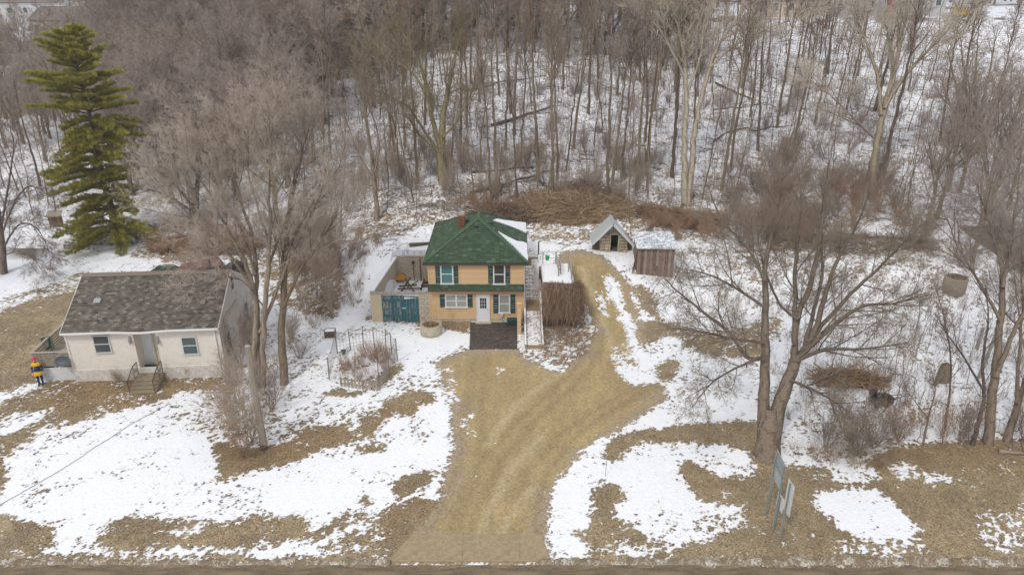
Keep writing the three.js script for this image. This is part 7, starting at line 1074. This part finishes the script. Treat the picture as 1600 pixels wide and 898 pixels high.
{
  const shrubs = [shrubGeo(1, 16, 2.6, 0.6, 0.006, [4, 4]), shrubGeo(2, 13, 2.3, 0.75, 0.006, [4, 4]), shrubGeo(3, 9, 3.4, 0.4, 0.007, [4, 3])];
  const sm1 = mat(0.44, 0.345, 0.26, 0.95), sm2 = mat(0.29, 0.22, 0.17, 0.95), sm3 = mat(0.37, 0.235, 0.15, 0.95), R = rng(88);
  const one = (u, v, k, s, m, label) => { const o = shadows(new THREE.Mesh(shrubs[k], m)); o.name = numbered('bare_shrub'); o.position.copy(at(u, v)); o.rotation.y = R() * 6; o.scale.setScalar(s); scene.add(o); tag(o, label, 'shrub'); };
  one(392, 694, 0, 1.5, sm1, 'large bare shrub around the foot of the pale wooden pole'); one(362, 672, 1, 1.35, sm1, 'twiggy tan shrub left of the pale wooden pole'); one(425, 640, 0, 1.2, sm2, 'dark bare shrub behind the pale wooden pole'); one(372, 630, 2, 1.0, sm1, 'tall loose shrub between the cottage corner and the wooden pole'); one(345, 640, 1, 0.8, sm1, 'small shrub in front of the cottage right corner'); one(378, 715, 1, 0.8, sm3, 'low rusty shrub in the grass before the wooden pole');
  one(378, 575, 2, 1.15, sm1, 'tall twiggy shrub screening the cottage gable end'); one(392, 540, 0, 1.25, sm1, 'wide bare shrub behind the gable end by the clump tree'); one(372, 600, 1, 0.9, sm1, 'small bare shrub at the cottage gable foot'); one(468, 560, 1, 0.8, sm2, 'low bare shrub on the snow between clump tree and garden'); one(478, 500, 2, 0.9, sm1, 'tall loose shrub uphill of the wooden crate'); one(455, 530, 0, 0.9, sm1, 'bare shrub behind the dark straight trunk'); one(500, 470, 1, 0.8, sm2, 'bare shrub on the slope left of the enclosure'); one(1338, 712, 0, 1.25, sm2, 'bare shrub right of the big double tree'); one(1368, 700, 1, 1.1, sm2, 'dark shrub at the left end of the grass bank'); one(1292, 700, 1, 0.9, sm2, 'small shrub close right of the double tree trunk'); one(1405, 690, 0, 1.0, sm3, 'reddish shrub on the grass bank'); one(1500, 690, 1, 1.2, sm2, 'twiggy shrub under the right-edge trees'); one(1600, 690, 0, 1.2, sm2, 'shrub at the right picture edge on the bank'); one(1475, 700, 2, 0.8, sm3, 'low brown shrub left of the leaning tree'); one(1310, 660, 1, 1.0, sm2, 'loose shrub in the snow behind the big double tree');
  one(553, 580, 1, 0.6, sm3, 'dead weeds in the middle of the garden plot'); one(590, 565, 1, 0.55, sm3, 'rusty dead weeds at the right of the garden plot'); one(560, 596, 1, 0.45, sm1, 'dead weeds behind the picket fence'); one(720, 497, 1, 0.5, sm1, 'dry weeds against the yellow front wall'); one(706, 498, 1, 0.42, sm3, 'short dry weeds under the wide window'); one(664, 497, 0, 0.5, sm3, 'dead weeds at the right gate pier'); one(290, 588, 1, 0.42, sm3, 'rusty weeds right of the cottage steps'); one(185, 598, 1, 0.42, sm3, 'rusty weeds left of the cottage steps');
  // thickets that read as one mass
  const scatter = (n, polys, ok) => { const out = []; for (const [poly, share] of polys) { const q = px(poly); let x0 = 1e9, x1 = -1e9, d0 = 1e9, d1 = -1e9; for (const [x, d] of q) { x0 = Math.min(x0, x); x1 = Math.max(x1, x); d0 = Math.min(d0, d); d1 = Math.max(d1, d); } let made = 0; for (let t = 0; t < n * 30 && made < n * share; t++) { const x = mix(x0, x1, R()), d = mix(d0, d1, R()); let inside = false; for (let a = 0, b = q.length - 1; a < q.length; b = a++) if ((q[a][1] > d) !== (q[b][1] > d) && x < (q[b][0] - q[a][0]) * (d - q[a][1]) / (q[b][1] - q[a][1]) + q[a][0]) inside = !inside; if (inside && (!ok || ok(x, d))) { out.push([x, d]); made++; } } } return out; };
  const lay = (pts, lo, hi) => pts.map(([x, d]) => [G(x, d), lo + (hi - lo) * R(), 0.2 * (R() - 0.5), R() * 6.3, 0.2 * (R() - 0.5)]);
  instanced('thicket', shrubs[0], sm2, lay(scatter(34, [[[1110, 395, 1130, 300, 1250, 270, 1400, 290, 1460, 390, 1300, 400], 1], [[1440, 400, 1700, 380, 1700, 440, 1500, 430], 0.2]]), 0.9, 1.7), 'reddish-brown thicket at the back of the right yard');
  instanced('thicket', shrubs[1], sm3, lay(scatter(20, [[[1110, 390, 1130, 310, 1400, 300, 1450, 380], 1]]), 0.9, 1.5), 'rusty thicket among the right yard brush');
  instanced('thicket', shrubs[2], sm1, lay(scatter(24, [[[455, 470, 440, 400, 520, 390, 545, 440, 520, 510], 1]]), 0.9, 1.5), 'tall tan stalks between the clump tree and the garden');
  instanced('brush', shrubs[1], sm3, lay(scatter(60, [[[200, 405, 260, 350, 400, 350, 420, 400, 330, 408], 0.6], [[1000, 345, 1120, 335, 1140, 365, 1080, 385, 1005, 360], 0.35], [[700, 335, 720, 320, 800, 300, 940, 310, 930, 345, 830, 345], 0.5]]), 0.45, 0.9), 'rusty brush along the foot of the wooded hill');
  // saplings on the hill, sticks on the floor
  const sap = [0, 1, 2].map(i => { const RR = rng(600 + i), w = new Tree(), o = { kids: [0, 3], seg: [4, 2], wob: [0.1, 0.4], up: [0, 0.08], ang: [0.6, 0.6], len: [1, 0.5], abs: [0.9], from: [0.3, 0.2], sides: [4, 3], wood: -1, short: 0.4, min: 0.008, thick: 0.012 }; const [P, r] = straight(5, 0.028, RR, 0.08); w.tube(P, P.map((_, k) => mix(0.034, 0.012, k / (P.length - 1))), 4); kidsAlong(o, RR, w, w, P, P.map(() => 0.02), 5, 0, 0.35, 9); return w.geometry(); });
  const spots = []; for (let t = 0; t < 9000 && spots.length < 1500; t++) { const d = 60 + 70 * R(), x = -30 + 100 * R() - (d - 60) * 0.15; if (x < -15 - (d - 62) * 0.6) continue; if (d < 64 && x > -8) continue; spots.push([G(x, d), 0.6 + 0.7 * R(), 0.25 * (R() - 0.5), R() * 6.3, 0.25 * (R() - 0.5)]); }
  [0, 1, 2].forEach(i => instanced('saplings', sap[i], [K.brown, B.dark, K.mauve][i], spots.filter((_, k) => k % 3 === i), 'crowded thin saplings on the snowy hill'));
  const stick = (() => { const w = new Tree(); w.tube([V(-0.5, 0, 0), V(-0.1, 0.05, 0.06), V(0.2, 0.0, -0.02), V(0.55, 0.06, -0.06)], [0.022, 0.018, 0.012, 0.004], 3); w.tube([V(-0.1, 0.05, 0.06), V(0.1, 0.1, 0.25), V(0.35, 0.06, 0.38)], [0.011, 0.008, 0.003], 3); w.tube([V(0.1, 0.02, 0), V(0.25, 0.12, -0.15), V(0.5, 0.2, -0.25)], [0.01, 0.007, 0.003], 3); return w.geometry(); })();
  const st = []; for (let t = 0; t < 9500; t++) { const d = 56 + 70 * Math.pow(R(), 1.3), x = -26 + 110 * R() - (d - 60) * 0.2; if (x < -16 - (d - 62) * 0.6 || (d < 62 && (x > -8 && x < 9 || x > 9 && R() < 0.8))) continue; st.push([G(x, d, 0.03), 0.6 + 2.4 * R() * R(), 0.2 * (R() - 0.5), R() * 6.3, 0.25 * (R() - 0.5)]); }
  instanced('fallen_sticks', stick, mat(0.22, 0.165, 0.12, 0.95), st, 'fallen sticks littering the wooded hill');
  { // weeds, briars and saplings standing in the thin snow of the right yard and round the garden
    const weed = [0, 1].map(i => { const RR = rng(810 + i), w = new Tree(); for (let k = 0; k < 9; k++) { const a = RR() * 6.28, b = 0.1 + 0.35 * RR(), h = 0.35 + 0.6 * RR(), x = 0.3 * (RR() - 0.5), z = 0.3 * (RR() - 0.5), m = V(x + b * 0.4 * Math.cos(a), h * 0.55, z + b * 0.4 * Math.sin(a)), e = V(x + b * Math.cos(a), h, z + b * Math.sin(a)); w.tube([V(x, -0.05, z), m, e], [0.007, 0.006, 0.003], 3); w.twig(m, V(Math.cos(a + 1.5), 0.9, Math.sin(a + 1.5)).normalize(), 0.3, 0.004); w.twig(e, V(Math.cos(a - 1), 0.5, Math.sin(a - 1)).normalize(), 0.22, 0.004); } return w.geometry(); });
    const yardPts = scatter(760, [[[1060, 420, 1250, 400, 1700, 400, 1760, 690, 1400, 690, 1250, 690, 1210, 640, 1200, 560, 1110, 500], 1]]), gardenPts = scatter(80, [[[516, 592, 530, 552, 566, 544, 603, 547, 620, 563, 600, 592, 560, 604], 1]]), rimPts = scatter(420, [[[400, 620, 470, 520, 560, 480, 580, 400, 600, 380, 560, 360, 500, 480, 430, 560], 0.6], [[1200, 700, 1400, 690, 1400, 735, 1290, 730], 0.2], [[842, 505, 920, 510, 920, 560, 850, 560], 0.2]]);
    instanced('dry_weeds', weed[0], mat(0.30, 0.22, 0.16, 0.95), lay(yardPts.filter((_, i) => i % 2), 0.6, 1.5), 'dry weeds and briars standing in the thin snow of the right yard'); instanced('dry_weeds', weed[1], mat(0.38, 0.28, 0.19, 0.95), lay(yardPts.filter((_, i) => !(i % 2)), 0.5, 1.3), 'tan dry weeds standing in the thin snow of the right yard');
    instanced('dry_weeds', weed[0], mat(0.36, 0.22, 0.14, 0.95), lay(gardenPts, 0.5, 1.3), 'rusty dead weeds filling the fenced garden plot'); instanced('dry_weeds', weed[1], mat(0.36, 0.25, 0.16, 0.95), lay(rimPts, 0.5, 1.2), 'dry weeds along the slope between the trees and the garden');
    instanced('saplings', sap[0], K.brown, lay(scatter(90, [[[1230, 520, 1700, 430, 1760, 690, 1420, 690, 1280, 660], 1]]), 0.35, 0.9), 'thin whippy saplings scattered over the right yard');
    instanced('undergrowth', shrubs[1], K.mauve, lay(scatter(120, [[[540, 330, 560, 180, 700, 130, 1100, 110, 1500, 130, 1580, 330, 1300, 300, 1000, 320, 700, 300], 1]]), 0.5, 1.2), 'fine bare undergrowth between the trunks on the hill'); instanced('undergrowth', shrubs[2], K.tan, lay(scatter(120, [[[540, 340, 560, 250, 700, 250, 1060, 260, 1060, 340, 940, 330, 700, 320], 1]]), 0.4, 0.9), 'tan undergrowth at the foot of the hill');
  }
  // heaps of cut brush behind the house
  const heap = (name, u, v, rx, rz, h, n, m, label) => { const c = at(u, v), L = []; for (let i = 0; i < n; i++) { const a = R() * 6.28, r = Math.sqrt(R()), x = c.x + rx * r * Math.cos(a), z = c.z + rz * r * Math.sin(a); L.push([V(x, land(x, -z) + h * (1 - r * r) * R() + 0.05, z), 0.8 + 1.6 * R(), (R() - 0.5) * 1.4, R() * 6.3, (R() - 0.5) * 1.2]); } instanced(name, stick, m, L, label); };
  const tanS = mat(0.46, 0.335, 0.20, 0.95), dkS = mat(0.28, 0.20, 0.135, 0.95);
  heap('brush_heap', 895, 328, 5.2, 2.8, 1.5, 1700, tanS, 'big tan heap of cut brush behind the garage'); heap('brush_heap', 905, 322, 4.8, 2.8, 1.7, 600, dkS, 'dark branches in the big brush heap'); heap('brush_heap', 790, 335, 3.6, 1.5, 0.9, 600, dkS, 'low brush heap behind the green roof'); heap('brush_heap', 1060, 348, 4.2, 1.6, 1.1, 900, mat(0.34, 0.225, 0.135, 0.95), 'brown brush bank behind the huts'); heap('brush_heap', 1325, 594, 2.1, 0.9, 0.14, 260, mat(0.36, 0.24, 0.13, 0.95), 'flat brown brush heap beside the garden machine'); heap('brush_heap', 320, 385, 5.0, 2.2, 0.8, 900, mat(0.34, 0.22, 0.125, 0.95), 'rusty brush on the bank behind the cottage'); heap('brush_heap', 1340, 384, 7, 2.4, 0.35, 380, dkS, 'log and branch windrow at the back of the right yard');
  // grass and leaves where the snow has gone
  const blade = (() => { const p = [], RR = rng(6); for (let i = 0; i < 5; i++) { const a = RR() * 6.28, c = Math.cos(a), s = Math.sin(a), l = 0.07 + 0.08 * RR(), b = 0.03 + 0.07 * RR(); p.push(-0.006 * s, 0, 0.006 * c, 0.006 * s, 0, -0.006 * c, b * c, l * 0.55, b * s); } const g = new THREE.BufferGeometry(); g.setAttribute('position', new THREE.Float32BufferAttribute(p, 3)); g.computeVertexNormals(); return g; })();
  const leaf = (() => { const g = new THREE.BufferGeometry(); g.setAttribute('position', new THREE.Float32BufferAttribute([-0.05, 0, 0, 0, 0.012, -0.03, 0.05, 0.004, 0, 0, 0.015, 0.032], 3)); g.setIndex([0, 2, 1, 0, 3, 2]); g.computeVertexNormals(); return g; })();
  const gr = [], lv = [];
  for (let t = 0; t < 420000 && gr.length < 70000; t++) { const d = 24.3 + 30 * R() * R() + 8 * R(), x = (R() * 2 - 1) * Math.min(38, d * 0.86); if (d > 62) continue; const s = snowiness(x, d), dv = look(DRIVE, x, d); if (s > -0.03 || (dv > 0.25 && R() < 0.98)) continue; const k = 0.6 + 0.8 * R(), lf = look(LEAF, x, d); gr.push([G(x, d, -0.01), 0.5 + 0.8 * R(), 0.4 * (R() - 0.5), R() * 6.3, 0.4 * (R() - 0.5), [mix(0.42, 0.40, lf) * k, mix(0.34, 0.285, lf) * k, mix(0.215, 0.16, lf) * k]]); }
  for (let t = 0; t < 300000 && lv.length < 42000; t++) { const d = 24.5 + 38 * R(), x = (R() * 2 - 1) * Math.min(39, d * 0.86), s = snowiness(x, d), dv = look(DRIVE, x, d), lf = look(LEAF, x, d); const want = s > 0 ? clamp(0.05 + 0.9 * (0.12 - s) * 4) * (0.3 + lf) : 0.35 + 0.65 * lf; if (dv > 0.3 ? R() > 0.03 : R() > want) continue; const k = 0.5 + 0.9 * R(); lv.push([G(x, d, 0.014), s > 0 ? 0.7 + 1.0 * R() : 0.4 + 0.7 * R(), 0.9 * (R() - 0.5), R() * 6.3, 0.9 * (R() - 0.5), s > 0 ? [0.17 * k, 0.115 * k, 0.07 * k] : [0.30 * k, 0.19 * k, 0.095 * k]]); }
  instanced('dry_grass', blade, mat(1, 1, 1, 0.95, { side: THREE.DoubleSide }), gr, 'short dry brown grass on the open lawn and verge');
  instanced('fallen_leaves', leaf, mat(1, 1, 1, 0.9, { side: THREE.DoubleSide }), lv, 'fallen leaves on the lawn and in thin snow');
}
// ---------------------------------------------------------------- houses and things on the plateau and in the valley
{
  const farHouse = (name, label, p, turn, w, d, h, rh, wall, roof, n) => {
    const g = thing(name, p, turn); tag(g, label, 'house'); new Kit().box(w, h + 0.6, d, 0, h / 2 - 0.3, 0).prism([[-d / 2, h], [d / 2, h], [0, h + rh]], w, -w / 2, 0, 0, Math.PI / 2).build('wall', wall, g);
    const a = h - 0.15, o = 0.4; new Kit().slab([V(-w / 2 - o, a, d / 2 + o), V(w / 2 + o, a, d / 2 + o), V(w / 2 + o, h + rh + 0.1, 0), V(-w / 2 - o, h + rh + 0.1, 0)], 0.15).slab([V(w / 2 + o, a, -d / 2 - o), V(-w / 2 - o, a, -d / 2 - o), V(-w / 2 - o, h + rh + 0.1, 0), V(w / 2 + o, h + rh + 0.1, 0)], 0.15).build('roof', roof, g);
    for (let i = 0; i < n; i++) { const x = -w / 2 + (i + 0.5) * w / n, f = new Kit().box(1.2, 1.5, 0.1, x, h * 0.55, d / 2 + 0.03).build('window', M.white, g); new Kit().box(1.0, 1.3, 0.04, x, h * 0.55, d / 2 + 0.08).build('pane', M.glass, f); }
  };
  const tan = mat(0.50, 0.37, 0.24, 0.8), grey = mat(0.45, 0.45, 0.45, 0.8), cr = mat(0.6, 0.52, 0.4, 0.8), red = mat(0.40, 0.07, 0.08, 0.8), roofS = mat(0.78, 0.79, 0.82, 0.8), roofB = mat(0.2, 0.17, 0.15, 0.9);
  farHouse('valley_house', 'tan house with a snowy roof behind bare trees at the left edge', at(-8, 178), 0.5, 11, 9, 5.2, 2.6, tan, roofS, 4);
  farHouse('valley_house', 'small grey-blue house in the far valley upper left', at(30, 92), 0.2, 14, 9, 4.5, 2.5, mat(0.42, 0.46, 0.52, 0.8), roofS, 4); farHouse('valley_house', 'pale long house in the far haze at the top left', at(22, 40), 0, 30, 12, 6, 3, cr, roofS, 7); farHouse('valley_house', 'white house in the haze right of the pine top', at(62, 30), 0.3, 16, 10, 5, 3, mat(0.7, 0.7, 0.7, 0.8), roofB, 4); farHouse('valley_house', 'low brown house between trees above the pine', at(115, 58), -0.2, 13, 9, 4, 2.4, cr, roofB, 4);
  farHouse('hilltop_house', 'grey house behind the trees on the hilltop', at(1295, 22), 0.05, 15, 9, 3.6, 2, grey, roofB, 5); farHouse('hilltop_house', 'cream house on the hilltop left of the grey one', at(1225, 24), 0, 9, 7, 3.2, 1.8, cr, roofB, 3); farHouse('hilltop_house', 'grey and white building on the hilltop behind the pale tree', at(1395, 20), 0, 16, 9, 4, 2, mat(0.5, 0.5, 0.5, 0.8), roofB, 5);
  { const p = at(1392, 26), b = thing('red_banner', p); tag(b, 'red upright panel by the hilltop building', 'panel'); new Kit().box(1.5, 2.6, 0.15, 0, 1.9, 0).build('panel', red, b); for (const s of [-1, 1]) new Kit().box(0.12, 3.2, 0.12, s * 0.82, 1.5, 0).build('post', M.white, b); }
  { const p = at(1503, 28), b = thing('yellow_truck', p, 0.1); tag(b, 'small yellow vehicle parked on the hilltop at upper right', 'vehicle'); new Kit().rbox(3.4, 1.1, 1.7, 0, 0.95, 0, 0.2).rbox(1.5, 0.7, 1.6, -0.7, 1.75, 0, 0.15).build('body', mat(0.65, 0.45, 0.02, 0.5), b); new Kit().box(1.2, 0.4, 1.64, -0.7, 1.78, 0).build('window', M.glass, b); for (const x of [-1.1, 1.1]) for (const z of [-0.8, 0.8]) new Kit().add(new THREE.CylinderGeometry(0.38, 0.38, 0.25, 16).rotateX(Math.PI / 2).translate(x, 0.38, z)).build('wheel', M.rubber, b); }
  { const p = at(88, 352), b = thing('wooden_hutch', p, 0.3); tag(b, 'small orange-brown wooden hutch under the pine', 'hutch'); new Kit().box(1.0, 0.9, 0.8, 0, 0.6, 0).build('body', mat(0.30, 0.17, 0.07, 0.9, { map: grainMap }), b); new Kit().slab([V(-0.65, 1.05, 0.55), V(0.65, 1.05, 0.55), V(0.65, 1.35, -0.55), V(-0.65, 1.35, -0.55)], 0.06).build('roof', M.oldWood, b); for (const x of [-0.45, 0.45]) for (const z of [-0.35, 0.35]) new Kit().box(0.08, 0.3, 0.08, x, 0.08, z).build('leg', M.darkWood, b); new Kit().box(0.5, 0.5, 0.02, 0, 0.6, 0.41).build('door', M.darkIn, b); }
}
renderer.render(scene, camera);
